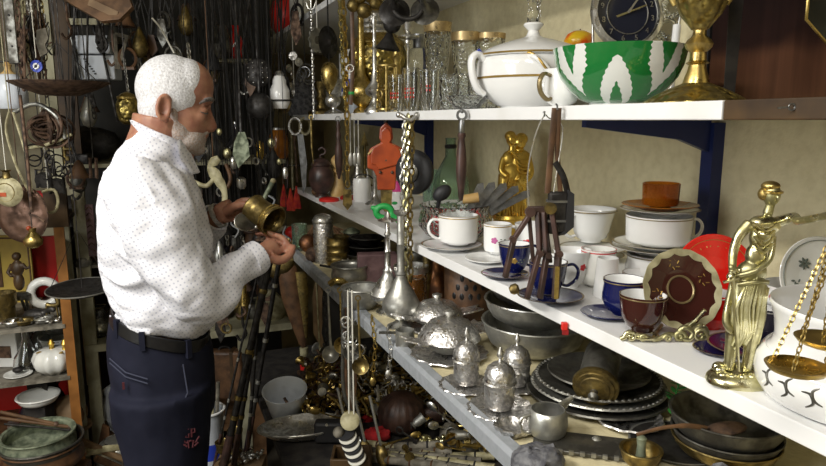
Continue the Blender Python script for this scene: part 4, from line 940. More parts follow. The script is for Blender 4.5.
t.part('blindfold', M().flatring((14,0,180), 8, 1.5), 'brass'); t.part('hair', M().ball((13,1,185), (8,8,5)).ball((8,2,178), (5,6,6)), 'brass')
t.part('nose', M().ball((15,-8.4,176), (1.3,1.6,2.2), seg=8, rg=6), 'palegold')
t.part('sword', M().tube([(-20,-9,108),(-13,-10,60),(-6,-10,14)], [1.9,2.2,1], 6, flat=.4), 'palegold'); t.part('sword_guard', M().tube([(-27,-9,99),(-13,-9,103)], 1.5, 6).ball((-21,-9,113), 2.6), 'palegold')
sg = t
def pan(cx, cy, cz, ax, ay, az, lab):
    t.part('pan', M().lathe([(0,-5),(10,-4),(18,-1),(20.5,2),(21,3),(19.5,3),(16,0),(8,-2.6),(0,-3)], TR(cx,cy,cz), 30), 'brass')
    ch = M()
    for k in range(3):
        A = math.radians(90+120*k+20); ch.chain([(ax,ay,az),(cx+19*math.cos(A),cy+19*math.sin(A),cz+2)], 2.0, .6)
    t.part('chain', ch, 'brass')
H_ = inv(t,833,216,.60); H2 = inv(t,834,232,.59); H3 = inv(t,842,232,.585)
t.part('balance_beam', M().tube([H_, inv(t,850,214,.59)], 1.6, 8), 'palegold')
pan(*inv(t,797,369,.575), *H2, ''); pan(*inv(t,826,342,.595), *H3, '')
t.part('hanging_links', M().chain([H_, H2], 2, .6).chain([inv(t,844,216,.595), H3], 2, .6), 'brass')
# --- gold couple
t = Th('gold_figurine', 'shiny gold figurine of an embracing couple in robes', 'figurine', mid(508,234))
t.part('plinth', M().solid([(17,0),(17,3),(15,5),(15,15),(17,17),(16,20)], None, 30), 'gold')
cp = [('b',(1,0,94),(5.2,6,7)), ('b',(9,0,91),(6.5,6.5,7.5)), ('t',[(2,0,89),(2,0,80)],(3,4)), ('t',[(9,0,86),(9,0,78)],(3,4)), ('b',(-1,0,75),(7,6,8)), ('b',(11,0,72),(11,8,12)), ('b',(4,0,60),(12,9,13)), ('b',(3,0,46),(11,8,12)),
 ('t',[(-4,0,60),(-5,0,38),(-6,-1,22)],(7,7)), ('t',[(9,0,60),(8,-1,38),(9,0,20)],(9,10)), ('t',[(17,0,76),(20,-3,62),(14,-7,54),(6,-9,57)],(4,3)), ('t',[(-6,-1,76),(-9,-4,64),(-3,-8,58)],(3.2,2.6)), ('t',[(-6,0,30),(-12,-2,20)],(5,5))]
mk_figure(t, 'couple', cp, 'gold', .8, 2)
dr = M()
for i in range(9): x = -8+i*2.6; dr.tube(sp([(x*.7+3,-8,58-i),(x+2*math.sin(i*1.3),-9.5,42),(x*1.2,-10,20)]), 1.2, 6)
for i in range(4): dr.tube(sp([(1+i*2,-6,82-4*i),(9,-9,74-4*i),(18,-5,74-4*i)]), 1.1, 6)
t.part('drapery_folds', dr, 'gold'); t.part('hair', M().ball((0,1,97), (5.6,6,5)).ball((11,2,94), (6.6,6.4,6)), 'gold')
# --- hanging pestle
def hangm(name, label, cat, px, py, X=.583): return Th(name, label, cat, onX(px, py, X))
t = hangm('sharpening_steel', 'dark turned wooden handle on a ring, hanging from top shelf', 'tool', 462, 111)
t.part('ring', M().ring((0,0,-4), 4.6, 1.3).ball((0,0,0), 2.2), 'steel'); t.part('ferrule', M().solid([(2.2,-9),(3,-12),(3.4,-20),(2.6,-22)], None, 14), 'steel')
t.part('handle', M().solid([(1.5,-21),(4,-22),(4.2,-25),(3.2,-27),(4,-34),(5.4,-50),(5.6,-60),(4,-74),(3,-84),(2,-90)], None, 18), 'ironwood'); t.part('hook', M().tube([(0,6,4),(0,0,3),(0,-2,-2)], .9, 6), 'steel')
# --- strap pouch
t = hangm('padlock_pouch', 'black metal pouch strapped tight, hanging on a leather loop', 'pouch', 557, 110, .585)
t.part('strap', M().tube([(-2,0,2),(-4,0,-30),(-6,2,-84)], 3.2, 8, flat=.25).tube([(2,0,2),(2,2,-40),(8,3,-90)], 2.6, 8, flat=.25), 'leather')
t.part('strap_loop', M().tube(sp([(0,0,-52),(9,1,-66),(15,3,-84)]), 3.2, 8, flat=.3), 'iron')
t.part('body', M().box((5,3,-104), (20,11,44)), 'iron', bevel=3); t.part('side_plate', M().plate2d([(14,-80),(20,-84),(21,-118),(12,-126),(2,-128),(12,-122)], 8), 'blackrub')
for z in (-92,-112): t.part('band', M().box((6,3,z), (24,13.5,2.4)), 'steel')
t.part('hook', M().tube([(0,6,6),(0,0,5),(0,-2,0)], .9, 6), 'steel')
# --- articulated wooden hand
t = hangm('wooden_hand', 'dark jointed wooden bars shaped like a hand, hung on wire', 'tool', 546, 116, .572)
def bar(a, b, w, nm='finger_segment', m='ironwood', par=None):
    a = V(a); b = V(b); d = b-a; T = Matrix.Translation((a+b)/2) @ d.to_track_quat('Z','Y').to_matrix().to_4x4()
    return t.part(nm, M().box((0,0,0), (w, w*.8, d.length), T), m, bevel=1)
segs = [((-12,-4,-96),(-30,-6,-124),6),((-30,-6,-124),(-38,-8,-164),6.5),((-6,-5,-96),(-3,-7,-136),6.5),((-3,-7,-136),(-15,-9,-186),6.5),((0,-5,-96),(4,-8,-140),6),((4,-8,-140),(-2,-10,-186),6.5),((8,-5,-94),(16,-8,-138),6.5),((16,-8,-138),(14,-10,-186),7),((2,1,-96),(10,0,-150),5),((-14,0,-100),(-8,0,-150),5)]
for a, b, w in segs: bar(a, b, w)
for (x, y, z, r) in ((-14,-6,-96,5),(6,-7,-92,6),(-31,-8,-124,3.4),(-3,-10,-138,3.2),(5,-11,-140,3.2),(16,-12,-138,3.4)): t.part('joint', M().solid([(r,-4),(r,4)], TR(x,y,z) @ RX(90), 16), 'ironwood' if r != 6 else 'brassdark')
t.part('brass_cap', M().solid([(3,0),(5.5,3),(5.5,8),(3,10)], TR(-33,-8,-178) @ RY(70), 16), 'brassdark'); t.part('brass_strip', M().box((14,-14,-168), (4.5,1.2,34)), 'brass')
t.part('cross_bar', M().box((-3,-3,-94), (26,6,7)), 'ironwood', bevel=1)
t.part('wire', M().tube(sp([(-14,-3,-94),(-17,-2,-60),(-11,-1,-22),(-2,0,0),(3,0,-2),(17,-1,-12),(12,-2,-60),(8,-4,-92)]), .7, 6), 'silver'); t.part('hook', M().tube([(-1,8,4),(-1,2,4),(-2,-2,0)], .9, 6), 'steel')
# --- bottle, glass, wheel
t = Th('green_bottle', 'pale green glass bottle with dark collar behind cut bowl', 'bottle', mid(450,213)); t.part('bottle', M().vessel([(17,0),(19,3),(19,26),(17,36),(10,48),(5.5,56),(5,72),(5.5,74)], 1.1, None, 30), 'greenglass'); t.part('collar', M().lathe([(5.2,64),(5.9,65),(5.9,67),(5.2,68)], None, 20), 'black')
glass('green-tinted cut tumbler between black wheel and green bottle', mid(431,212), 8, 9, 42, m='greenglass')
t = Th('pepper_mill', 'dark squat metal jar behind the black wheel', 'jar', mid(436,196)); t.part('jar', M().solid([(13,0),(13,40),(8,46),(8,56)], None, 20), 'iron')
t = hangm('caster_wheel', 'black rubber wheel with domed hub hanging before middle shelf', 'wheel', 410, 126, .60)
WT = TR(4,0,-46) @ RZ(-38) @ RX(90)
t.part('tyre', M().lathe([(9,-7),(17,-7),(22,-4),(23,0),(21,4),(14,6),(9,5)], WT, 36), 'blackrub'); t.part('hub', M().solid([(10,-6),(10,7),(7,9),(3,10),(3,12)], WT, 24), 'pewterdark'); t.part('axle', M().solid([(7,-20),(7,-6)], WT, 18), 'iron'); t.part('axle_cap', M().solid([(9,-22),(9,-17)], WT, 18), 'iron')
t.part('cord', M().tube([(0,0,-26),(0,0,0)], .8, 5), 'leather')
t = hangm('bracelet_bunch', 'bunch of brass and silver bracelets hanging in a long column', 'chain', 408, 118, .575)
ch = M().chain([(0,0,0),(-2,-2,-50),(-3,-3,-115),(-2,-3,-200)], 3.4, 1.2); t.part('links', ch, 'palegold'); t.part('links', M().chain([(4,0,-2),(4,-2,-40),(2,-3,-100),(3,-3,-170)], 3.2, 1.1), 'brassdark'); t.part('links', M().chain([(-3,0,-2),(-6,-2,-60),(-6,-2,-150)], 2.8, .9), 'silver')
t.part('knot', M().tube([(-9,0,4),(-3,-2,0),(3,-2,-2),(9,0,3)], 2.2, 8).ball((-9,0,3), 3).ball((9,0,3), 3), 'silver')
# --- cut bowl of cutlery
P = SH['round'](35,36); t = Th('cut_glass_bowl', 'clear cut-glass bowl crammed with knives and spoons', 'bowl', mid(455,240)); t.part('bowl', M().vessel(P, 1.5, None, 40, flute=.02, fn=16), 'cutglass')
CB = mid(455,240); 
def stick(name, label, cat, p, pts, r, m, group=None, flat=1., extra=None):
    t = Th(name, label, cat, p, group); t.part('blade' if cat == 'knife' else 'shaft', M().tube(sp(pts), r, 8, flat=flat), m)
    if extra: extra(t)
    return t
kn = ['knife blade nearest the wooden handle in the cut bowl','second knife fanned out in the cut bowl','middle knife of the fan in the cut bowl','fourth knife leaning toward the gold couple','knife farthest right in the cut bowl']
for i in range(5):
    a = math.radians(62-i*8.5); o = (4+i*3,-2+i,14); L = 44+i*5
    t = Th('table_knife', kn[i], 'knife', up(CB,0,3)); t.part('blade', M().plate2d([(o[0],o[2]),(o[0]+L*math.cos(a)-4,o[2]+L*math.sin(a)+1),(o[0]+L*math.cos(a)+2,o[2]+L*math.sin(a)+2),(o[0]+L*math.cos(a)+3,o[2]+L*math.sin(a)-4),(o[0]+4,o[2]-3)], 1.4, TR(0,-6+i*4,0)), 'steel', smooth=False)
t = Th('black_ladle', 'black plastic ladle with rounded bowl resting in cutlery', 'ladle', up(CB,0,3)); t.part('bowl', M().ball((0,0,0), (10,6,7), TR(-14,-16,46) @ RY(-35)), 'blackrub'); t.part('handle', M().tube(sp([(-16,-14,42),(-18,-8,24),(-10,0,6)]), 2, 8), 'blackrub')
t = Th('cork_stopper', 'tan cork block lying on the knives in the bowl', 'cork', up(CB,0,40)); t.part('cork', M().solid([(4.5,-8),(5,8)], TR(14,-10,3) @ RY(82), 16), 'lightwood')
cc_ = M()
for i in range(40): cc_.ball((random.uniform(-22,22),random.uniform(-22,22),random.uniform(6,24)), random.uniform(2,4.5), seg=8, rg=5)
tag(raw('trinket_beads', cc_, 'redprint', None, CB and dep(CB)/F, CB+V((0,0,.002)), -PSI), 'dark red and brown beads seen through the cut-glass bowl', 'beads', kind='stuff')
# --- left end of the middle shelf
t = Th('carved_plaque', 'orange-red carved wooden bird-shaped plaque with brass foot', 'ornament', onX(386,124,.63))
ol = [(-6,-4),(0,2),(6,-4),(7,-14),(5,-18),(16,-24),(19,-32),(19,-44),(13,-46),(10,-52),(9,-66),(-9,-66),(-10,-52),(-13,-46),(-19,-44),(-19,-32),(-16,-24),(-5,-18),(-7,-14)]
t.part('board', M().plate2d(ol, 6), 'orange', smooth=False, bevel=1.2); t.part('upper_moulding', M().plate2d([(x*.8,z*.8-4) for x, z in ol[:8]]+[(x*.8,z*.8-4) for x, z in ol[-7:]], 9, TR(0,-1,0)), 'orange', smooth=False, bevel=1)
t.part('pale_edge', M().tube([(-18,-4,-30),(-12,-4,-24),(-6,-4,-20)], .9, 6).tube([(18,-4,-30),(12,-4,-24),(6,-4,-20)], .9, 6), 'lightwood'); t.part('brass_foot', M().plate2d([(-6,-66),(6,-66),(5,-84),(2,-88),(-2,-88),(-5,-84)], 6), 'brassdark', smooth=False); t.part('metal_studs', M().ball((-6,-4,-48), 1.6).ball((6,-4,-48), 1.6).ball((0,-4,-36), 1.8), 'rust'); t.part('hanger', M().tube([(0,0,0),(0,0,8)], 2.2, 8), 'iron')
t = Th('jar_with_lid', 'dark brown turned jar with hooked finial', 'jar', mid(322,197), k=.86); t.part('jar', M().solid([(8,0),(8,2),(6,4),(12,10),(15,20),(14,30),(10,36),(12,37),(11,39)], None, 28), 'ironwood'); t.part('lid', M().solid([(11,39),(8,43),(3,45)], None, 24), 'ironwood'); t.part('finial', M().tube(sp([(0,0,44),(-1,0,48),(4,0,50),(5,0,54),(1,0,57),(-3,0,54)]), 1.3, 8), 'ironwood')
t = Th('wooden_peg', 'pale turned wooden peg shaped like a chess pawn', 'peg', mid(338,196), k=1.1); t.part('peg', M().solid([(7,0),(7.5,4),(5,14),(4,20),(6,22),(4,25),(6,29),(6,33),(3,37),(1,38)], None, 22), 'lightwood')
t = hangm('spindle', 'black turned spindle hanging beside the thick brass chain', 'tool', 338, 119); t.part('spindle', M().solid([(1.4,-2),(2.4,-8),(1.6,-12),(3,-16),(2,-22),(3.6,-30),(4.2,-42),(3,-52),(1,-60)], None, 14), 'ironwood'); t.part('hook', M().ring((0,0,0), 2.4, .7), 'steel')
t = hangm('tin_snips', 'steel shears hanging with yellow loop handles, far shelf end', 'shears', 300, 122)
t.part('handle', M().ring((-5,0,-4), 6, 1.5, None, 16, 6, sz=1.4), 'silver'); t.part('handle', M().ring((5,0,-4), 5.5, 1.5, None, 16, 6, sz=1.5), 'bone'); t.part('blade', M().plate2d([(-3,-12),(3,-12),(6,-40),(4,-66),(1,-72),(-1,-40)], 1.8), 'steel', smooth=False)
t = hangm('brass_skewer', 'slim brass skewer hanging left of the pawn-shaped peg', 'skewer', 311, 118); t.part('skewer', M().tube([(0,0,0),(0,0,-28),(1,0,-46)], [1.2,1.4,.3], 8), 'brassdark'); t.part('eye', M().ring((0,0,1), 2, .6), 'brass')
t = Th('silver_jug', 'little silver jug with tall spout by the peg', 'jug', mid(358,193)); t.part('body', M().solid([(6,0),(4,3),(7,8),(8,14),(4,22),(2.4,30),(2,44),(3,46)], None, 20), 'silver'); t.part('spout', M().tube(sp([(5,0,10),(10,0,16),(9,0,24)]), 1.2, 8), 'silver'); t.part('foot', M().solid([(7,-0.2),(6,1)], None, 16), 'silver')
t = Th('toasting_fork', 'slim pointed brass spear standing behind silver candlestick', 'ornament', mid(365,186)); t.part('shaft', M().tube([(0,0,0),(0,0,42)], 1.5, 8), 'brassdark'); t.part('head', M().plate2d([(-4,40),(4,40),(0,54)], 2), 'brassdark', smooth=False); t.part('foot', M().solid([(8,0),(3,6)], None, 16), 'brassdark')
t = Th('candle_holder', 'low silver candle holder with flared foot near shelf edge', 'candlestick', mid(375,204)); t.part('foot', M().solid([(10,0),(9,2),(4,5),(2,10),(1.6,26),(3,28),(3,34)], None, 20), 'silver')
t = Th('spice_jar', 'white enamel jar with wire handle beside silver candle holder', 'jar', mid(362,201)); t.part('jar', M().solid([(8,0),(9,2),(9,20),(8,23)], None, 22), 'porc'); t.part('wire_handle', M().tube(sp([(-9,0,18),(-4,-2,26),(6,-2,26),(14,0,20)]), .7, 6), 'iron')
t = Th('plastic_tub', 'white plastic tub with bright pink lid left of wheel', 'tub', mid(398,211)); t.part('tub', M().solid([(8,0),(8.5,2),(8.5,18),(8,20)], None, 22), 'porc'); t.part('lid', M().solid([(8,20),(8,24),(6,28),(5,30)], None, 22), 'pink'); t.part('leaf_mark', M().ball((-3,-8.3,9), (3,.4,1.6)), 'green')
t = hangm('plastic_oddment', 'unidentified bright green plastic piece with a hole on shelf edge', 'oddment', 384, 212, .592); t.part('grip', M().ring((0,0,0), 6, 3.4, None, 20, 8, sx=1.3).tube([(6,0,-3),(14,0,-7),(16,0,-12)], [4.5,4,2.5], 8).tube([(-5,0,2),(-13,0,5)], [4,2], 8), 'green', remesh=.8, smoothit=3)  # unidentified green plastic thing, shaped like a cup handle
for x, y, r, l, cl in ((329,201,10,'red wooden disc lying flat near shelf edge behind pestle','red'),(349,199,9,'red coaster lying behind the brass chain','redcloth'),(316,196,6,'small brown wooden ball by the red disc','wood')):
    one('wooden_disc' if r > 6 else 'wooden_ball', l, 'disc' if r > 6 else 'ball', mid(x,y), M().solid([(r,0),(r,2.4),(r*.8,3.4)], None, 20) if r > 6 else M().ball((0,0,4.4), 4.4), cl)
t = hangm('steel_whisk', 'string of little steel scoops hanging right of the chain', 'utensils', 354, 119)
for i in range(3): t.part('scoop', M().tube([(i*4-4,i,0),(i*4-4,i,-34)], .7, 6).ball((i*4-4,i,-40), (2.6,1.4,7)), 'pewter')
t = hangm('price_tag', 'small red plastic clip on the middle shelf edge', 'clip', 565, 327, .592); t.part('clip', M().box((0,3,0), (6,6,8)), 'red', bevel=1); t.part('lower_tab', M().box((1,2,-6), (6,3,5)), 'redcloth')
# ================================================================ LOWER SHELF
def bowlt(name, label, cat, p, r, h, m, kind='bowl', t=1.2, group=None, rim=None, T=None, hand=False, mp=None):
    th = Th(name, label, cat, p, group); P = SH[kind](r, h); th.part('bowl', M().vessel(P, t, T, 40), m)
    th.part('rim', M().lathe([(r-.2,h-1),(r+1.2,h+.2),(r+.8,h+1.4),(r-t,h+.8)], T, 40), rim or m)
    if hand:
        for a in (0, 180): th.part('handle', M().tube(sp([(r-1,-7,h*.7),(r+6,-6,h*.72),(r+6,6,h*.72),(r-1,7,h*.7)]), 1.4, 8, RZ(a-70)), m)
    return th
# big pots pile
p = low(534,352); bowlt('cooking_pot','big pewter pot at bottom of the nested pile','pot',p,52,33,'pewter','bowl',rim='pewter')
q = up(p,0,29); bowlt('cooking_pot','wide dull pewter basin resting in the big pot','pot',q,50,26,'pewter','bowl',rim='silver',hand=True)
bowlt('cooking_pot','dark wide pan at top of the nested pots','pot',up(q,0,22),47,20,'pewterdark','bowl',rim='pewter')
# pierced box and copper vessel behind
t = Th('pierced_canister','dark brown canister pierced with oval holes','canister', low(468,316)); t.part('body', M().solid([(20,0),(24,3),(24,50),(20,54)], None, 30), 'leather')
g = M()
for i in range(3):
    for j in range(5): A = math.radians(-130+j*20+i*10); g.ball((0,0,0), (2.2,.5,3.4), TR(24*math.cos(A),24*math.sin(A),26+i*9) @ RZ(math.degrees(A)+90), seg=8, rg=5)
t.part('openings', g, 'black', label='dark oval openings')
t = Th('copper_vase','shiny copper vase behind the silver domes','vase', low(436,306)); t.part('body', M().solid([(11,0),(14,6),(13,20),(10,32),(8,42),(9,54),(9,66)], None, 26), 'copper')
t = Th('brass_bud_vase','thin flaring brass bud vase right of copper vase','vase', low(459,313)); t.part('body', M().vessel([(8,0),(6,4),(3,12),(2.2,30),(2.2,48),(5,58)], .7, None, 18), 'brass')
t = Th('brass_tube','yellow brass tube standing left of the copper vase','tube', low(427,308)); t.part('tube', M().vessel([(4.4,0),(4.4,60)], .8, None, 14), 'brassdark')
# glass of amber beads
t = Th('glass_canister','clear ribbed glass jar of honey-coloured beads','jar', low(411,312)); t.part('jar', M().vessel([(15,0),(16,2),(16,40),(17,44)], 1, None, 28), 'cutglass'); t.part('contents', M().solid([(14,2),(14,36)], None, 24), 'honey'); t.part('steel_collar', M().lathe([(16.4,42),(17.4,42),(17.4,48),(16.2,48)], None, 28), 'silver')
p = low(415,290)
for i, l in enumerate(('lowest dull tin of the round stack behind amber jar','second dull tin of the round stack behind amber jar','third dull tin of the stack behind amber jar','top dull tin of the stack behind amber jar')):
    t = Th('round_tin', l, 'tin', up(low(418,284),0,i*9)); t.part('tin', M().solid([(17,0),(18,1),(18,7),(17,8.6)], None, 28), 'pewterdark')
# silver rose water sprinklers
t = Th('rosewater_sprinkler','tarnished silver rosewater sprinkler with star-shaped top','bottle', low(388,313), k=.93)
t.part('foot', M().solid([(13,0),(13,2),(7,5),(4,8)], None, 24), 'silver'); t.part('body', M().solid([(4,8),(12,12),(19,18),(20,22),(17,26),(12,34),(7,40),(5,44),(5,46)], None, 30), 'silver'); t.part('neck', M().solid([(4,45),(5.5,47),(3.4,50),(3,66),(4,68),(3,70),(2.6,84),(4,86),(2.6,88),(2.4,98)], None, 16), 'silver'); t.part('crown', M().solid([(2,98),(9,100),(9,102),(3,104),(3,106),(1.5,110)], None, 16, flute=.12, fn=6), 'silver')
t = Th('rosewater_sprinkler','taller pewter rosewater sprinkler standing closer to rail','bottle', low(401,327), k=.93)
t.part('foot', M().solid([(15,0),(15,2),(7,6),(5,9)], None, 24), 'silver'); t.part('body', M().solid([(5,9),(14,13),(20,21),(20,28),(16,36),(10,46),(6,54),(5,58)], None, 30), 'pewter'); t.part('neck', M().solid([(5,57),(6,59),(4,62),(4,90),(4.6,91),(4,92),(4,122)], None, 16), 'pewter'); t.part('mouth', M().vessel([(4,121),(7,123),(8,126)], .8, None, 18), 'silver')
# bowls, brick, cylinders
bowlt('metal_bowl','grey pewter bowl in front of the mauve brick','bowl', low(350,284), 18, 19, 'pewter', 'round')
bowlt('pewter_cup','dark footed pewter bowl left of sprinklers, right above rail','bowl', low(362,309), 20, 22, 'pewter', 'bowl')
t = Th('mauve_brick','mauve rough stone block standing behind the silver sprinklers','block', low(376,285), rz=-.25); t.part('block', M().box((2,8,16), (40,16,30)), 'mauve', bevel=1.5)
t = Th('embossed_canister','tall embossed silver canister near the far shelf end','canister', low(324,262)); t.part('body', M().solid([(10,0),(10,40),(9,42)], None, 24), 'silverrel'); t.part('lid', M().solid([(10.5,40),(11,42),(8,47),(2,49)], None, 24), 'silver')
t = Th('ribbed_canister','brass ribbed cylinder beside the tall silver canister','canister', low(338,264)); t.part('body', M().vessel([(11,0),(11,5),(12,6),(11,7),(11,12),(12,13),(11,14),(11,19),(12,20),(11,21),(11,27),(12.4,28)], .8, None, 26), 'brassdark')
for i, (x, y, l) in enumerate(((366,262,'bottom black dish of the dark stack beyond the grey bowl'),(366,262,'middle black dish of the dark stack beyond the grey bowl'),(366,262,'top black lidded dish of the dark stack'))):
    saucer(l, up(low(368,262),0,i*9), 24-i*3, 'iron', 'pewter', hgt=.4, name='dish', cat='dish')
t = Th('tin_lid','pale green tin lid crowning the dark dishes','saucer', up(low(352,258),0,26)); t.part('lid', M().solid([(9,0),(8,2),(2,5)], None, 20), 'patina')  # loose tin lid, resting on the small dark tin
one('tin_pedestal','small dark tin below the pale green lid','tin', low(352,258), M().solid([(8,0),(8,26)], None, 18), 'iron')
q = M()
for i in range(46): q.tube([(random.uniform(-20,20),random.uniform(-8,8),random.uniform(0,12)) for _ in range(2)], random.uniform(.5,1.3), 5)
tag(raw('costume_jewelry', q, 'silver', None, dep(low(372,268))/F, up(low(362,272),0,1), -PSI), 'heap of tangled bright costume jewelry behind the grey bowl', 'jewelry', kind='stuff')
# wicker basket with handles + balls
t = Th('wicker_basket','brown wicker basket tangle with straw ends at the far end','basket', low(322,243)); g = M()
for i in range(26): a = random.uniform(0,360); g.tube(sp([(random.uniform(-18,-8),random.uniform(-6,6),random.uniform(2,8)),(0,random.uniform(-6,6),random.uniform(14,26)),(random.uniform(8,22),random.uniform(-6,6),random.uniform(3,14))]), .8, 5)
t.part('weave', g, 'wicker')
for x, y, r, m_, l in ((308,252,9,'copper','brown glossy round gourd next to the silver canister'),(313,262,7.5,'rust','speckled reddish ball below the brown gourd'),(292,240,7,'red','red shiny ball under the wicker basket at far end')):
    one('round_gourd' if r>8 else 'ball', l, 'gourd' if r>8 else 'ball', low(x,y), M().ball((0,0,r), r, seg=20, rg=14), m_)
one('glass_tumbler','pale green glass behind the brown gourd','glass', low(300,250), M().vessel([(7,0),(8,26)],.8,None,20), 'greenglass')
one('brass_shell','curled brass shell resting against the rail under grey bowl','shell', low(339,288), M().tube(sp([(-9,0,4),(-3,-3,8),(4,-2,7),(8,0,3),(3,2,2)]), [2+.35*i for i in range(17)][::-1] if False else 3.4, 8, flat=.7), 'brass')
one('iron_spike','thin dark iron spike lying across the shelf edge','spike', low(334,272), M().tube([(-14,0,7),(10,-2,3),(34,-6,2)], [1.2,1.5,.6], 6), 'iron')
# silver lidded leaf dishes
def leaf_saucer(label, p, r, m='silverrel', name='leaf_saucer'):
    r = r*.92
    th = Th(name, label, 'saucer', p); th.part('dish', M().lathe([(0,1),(r*.5,0),(r*.8,2),(r,4),(r*.98,5),(r*.8,3),(r*.5,1.2),(0,1.4)], None, 90, flute=.03, fn=15), m); return th
def domed(label, p, r, h, dish=True, rz=0):
    th = Th('covered_dish', label, 'dish', p); pr = [(r*.45,0),(r*.5,1),(r*.9,h*.25),(r,h*.34)]
    th.part('base', M().solid(pr, None, 36), 'pewter')
    th.part('dome', M().solid([(r*1.0,h*.35),(r*1.02,h*.38),(r*.9,h*.6),(r*.66,h*.82),(r*.3,h*.94)], None, 36), 'silverrel'); th.part('knob', M().solid([(r*.22,h*.93),(r*.10,h),(r*.2,h*1.07),(r*.18,h*1.14),(r*.02,h*1.2)], None, 18), 'silver')
    for a in (25, 205):
        lf = M(); pts = [(0,-7),(8,-12),(15,-13),(13,-6),(20,0),(13,5),(15,13),(8,11),(0,7)]
        lf.plate2d([(a_*1.45,b_*1.35) for a_, b_ in pts], 1.4, RZ(a+rz) @ TR(r*.85,0,h*.38) @ RY(-14) @ RX(90)); th.part('leaf_handle', lf, 'silverrel', smooth=False)
    return th
leaf_saucer('scalloped silver dish under the far domed server', low(437,328), 38); domed('far silver dome with knob and leaf handles', up(low(437,328),0,3), 26, 28)
leaf_saucer('scalloped silver dish under the near domed server', low(449,356), 42); domed('near silver dome with leaf handles behind the silver cups', up(low(449,354),0,4), 31, 36, rz=10)
def lidcup(label, p, r, h, name='lidded_cup'):
    th = Th(name, label, 'cup', p); th.part('cup', M().solid([(r*.8,0),(r*.85,h*.05),(r*.94,h*.12),(r*.96,h*.5)], None, 32), 'silverrel'); th.part('band', M().lathe([(r*.97,h*.49),(r*1.06,h*.52),(r*.97,h*.55)], None, 32), 'silver')
    th.part('lid', M().solid([(r*.97,h*.55),(r*.95,h*.68),(r*.78,h*.82),(r*.45,h*.91),(r*.15,h*.95)], None, 32), 'silverrel'); th.part('finial', M().solid([(r*.16,h*.94),(r*.08,h),(r*.22,h*1.06),(r*.2,h*1.12),(r*.05,h*1.24)], None, 14), 'silver'); return th
leaf_saucer('silver saucer of the lidded cup next to the rail', low(466,388), 30); lidcup('embossed lidded silver cup on the left, next to the rail', up(low(466,386),0,4), 13.5, 46)
leaf_saucer('silver saucer of the tallest lidded cup', low(500,411), 36); lidcup('tallest embossed lidded silver cup, middle of the three', up(low(499,410),0,4), 16, 50)
leaf_saucer('silver saucer of the lidded cup by the dark trays', low(517,388), 28); lidcup('embossed lidded silver cup at back beside the pots', up(low(516,387),0,4), 14, 42)
t = Th('metal_ashtray','low ornate shell-shaped metal ashtray between cup and rail','ashtray', low(513,434)); t.part('shell', M().vessel([(10,0),(16,4),(19,10)], 1.6, None, 40, flute=.07, fn=8), 'silverrel')
t = Th('pewter_creamer','small tarnished pewter cream jug with curled handle','jug', low(547,438)); t.part('body', M().vessel([(14,3),(18,7),(20,16),(19,26),(17,31)], 1.2, None, 32), 'pewter'); t.part('spout', M().tube(sp([(14,8,28),(22,14,32),(28,16,36)]), [6,6,5,5,4,4,3,3,2], 10, flat=.4), 'pewter'); t.part('handle', M().tube(sp([(-18,-4,27),(-28,-8,24),(-27,-8,12),(-18,-4,7)]), 1.8, 8), 'silver')
for a in (30, 150, 270): t.part('foot', M().ball((0,0,0), 3, TR(13*math.cos(math.radians(a)),13*math.sin(math.radians(a)),2.6)), 'silver')
t = Th('copper_measure','small tin cup with a flat handle on the rail side','cup', low(405,347)); t.part('cup', M().vessel([(9,0),(9.5,1),(9.5,18)], .8, None, 24), 'pewter'); t.part('handle', M().box((-17,0,15), (18,5,1.4)), 'pewterdark')
# dark tray stack
p = low(597,396)
for i, (r, l) in enumerate(((70,'biggest round pewter tray at the bottom of the tray stack'),(66,'round beaded pewter tray second from the bottom'),(62,'third round dark tray of the stack'),(50,'upper round dark platter of the stack'))):
    t = Th('round_tray', l, 'tray', up(p,0,i*6.5)); t.part('tray', M().lathe([(0,.6),(r*.55,0),(r*.6,1.2),(r*.66,3.4),(r*.95,6),(r,7.5),(r*.985,9),(r*.92,7.4),(r*.65,5),(r*.58,2.6),(r*.54,1.6),(0,1.8)], None, 64), 'pewterdark' if i != 1 else 'pewter')
    g = M()
    if i in (1,2):
        for k in range(60): A = 2*PI*k/60; g.ball((r*.965*math.cos(A), r*.965*math.sin(A), 8.4), (2.1,2.1,1.3), seg=6, rg=4)
        t.part('beaded_rim', g, 'pewter')
t = Th('coffee_roaster','cylindrical dark metal canister lying on the trays, lid toward viewer','canister', low(585,398)); Tc = TR(-5,-50,33) @ RZ(-24) @ RX(110) @ Matrix.Scale(1.15,4)
t.part('cylinder', M().solid([(14.5,-44),(15,-40),(15,-2),(14,0)], Tc, 32), 'pewterdark'); t.part('lid', M().solid([(17.5,-4),(18.5,-2),(18,1),(15.5,1.2),(15,2.4),(12,2.6),(11.4,3.6),(6,4.4),(4,6)], Tc, 36), 'brassdark'); t.part('knob', M().solid([(3.5,5),(2.5,8),(4.2,11),(2,14)], Tc, 16), 'pewterdark')
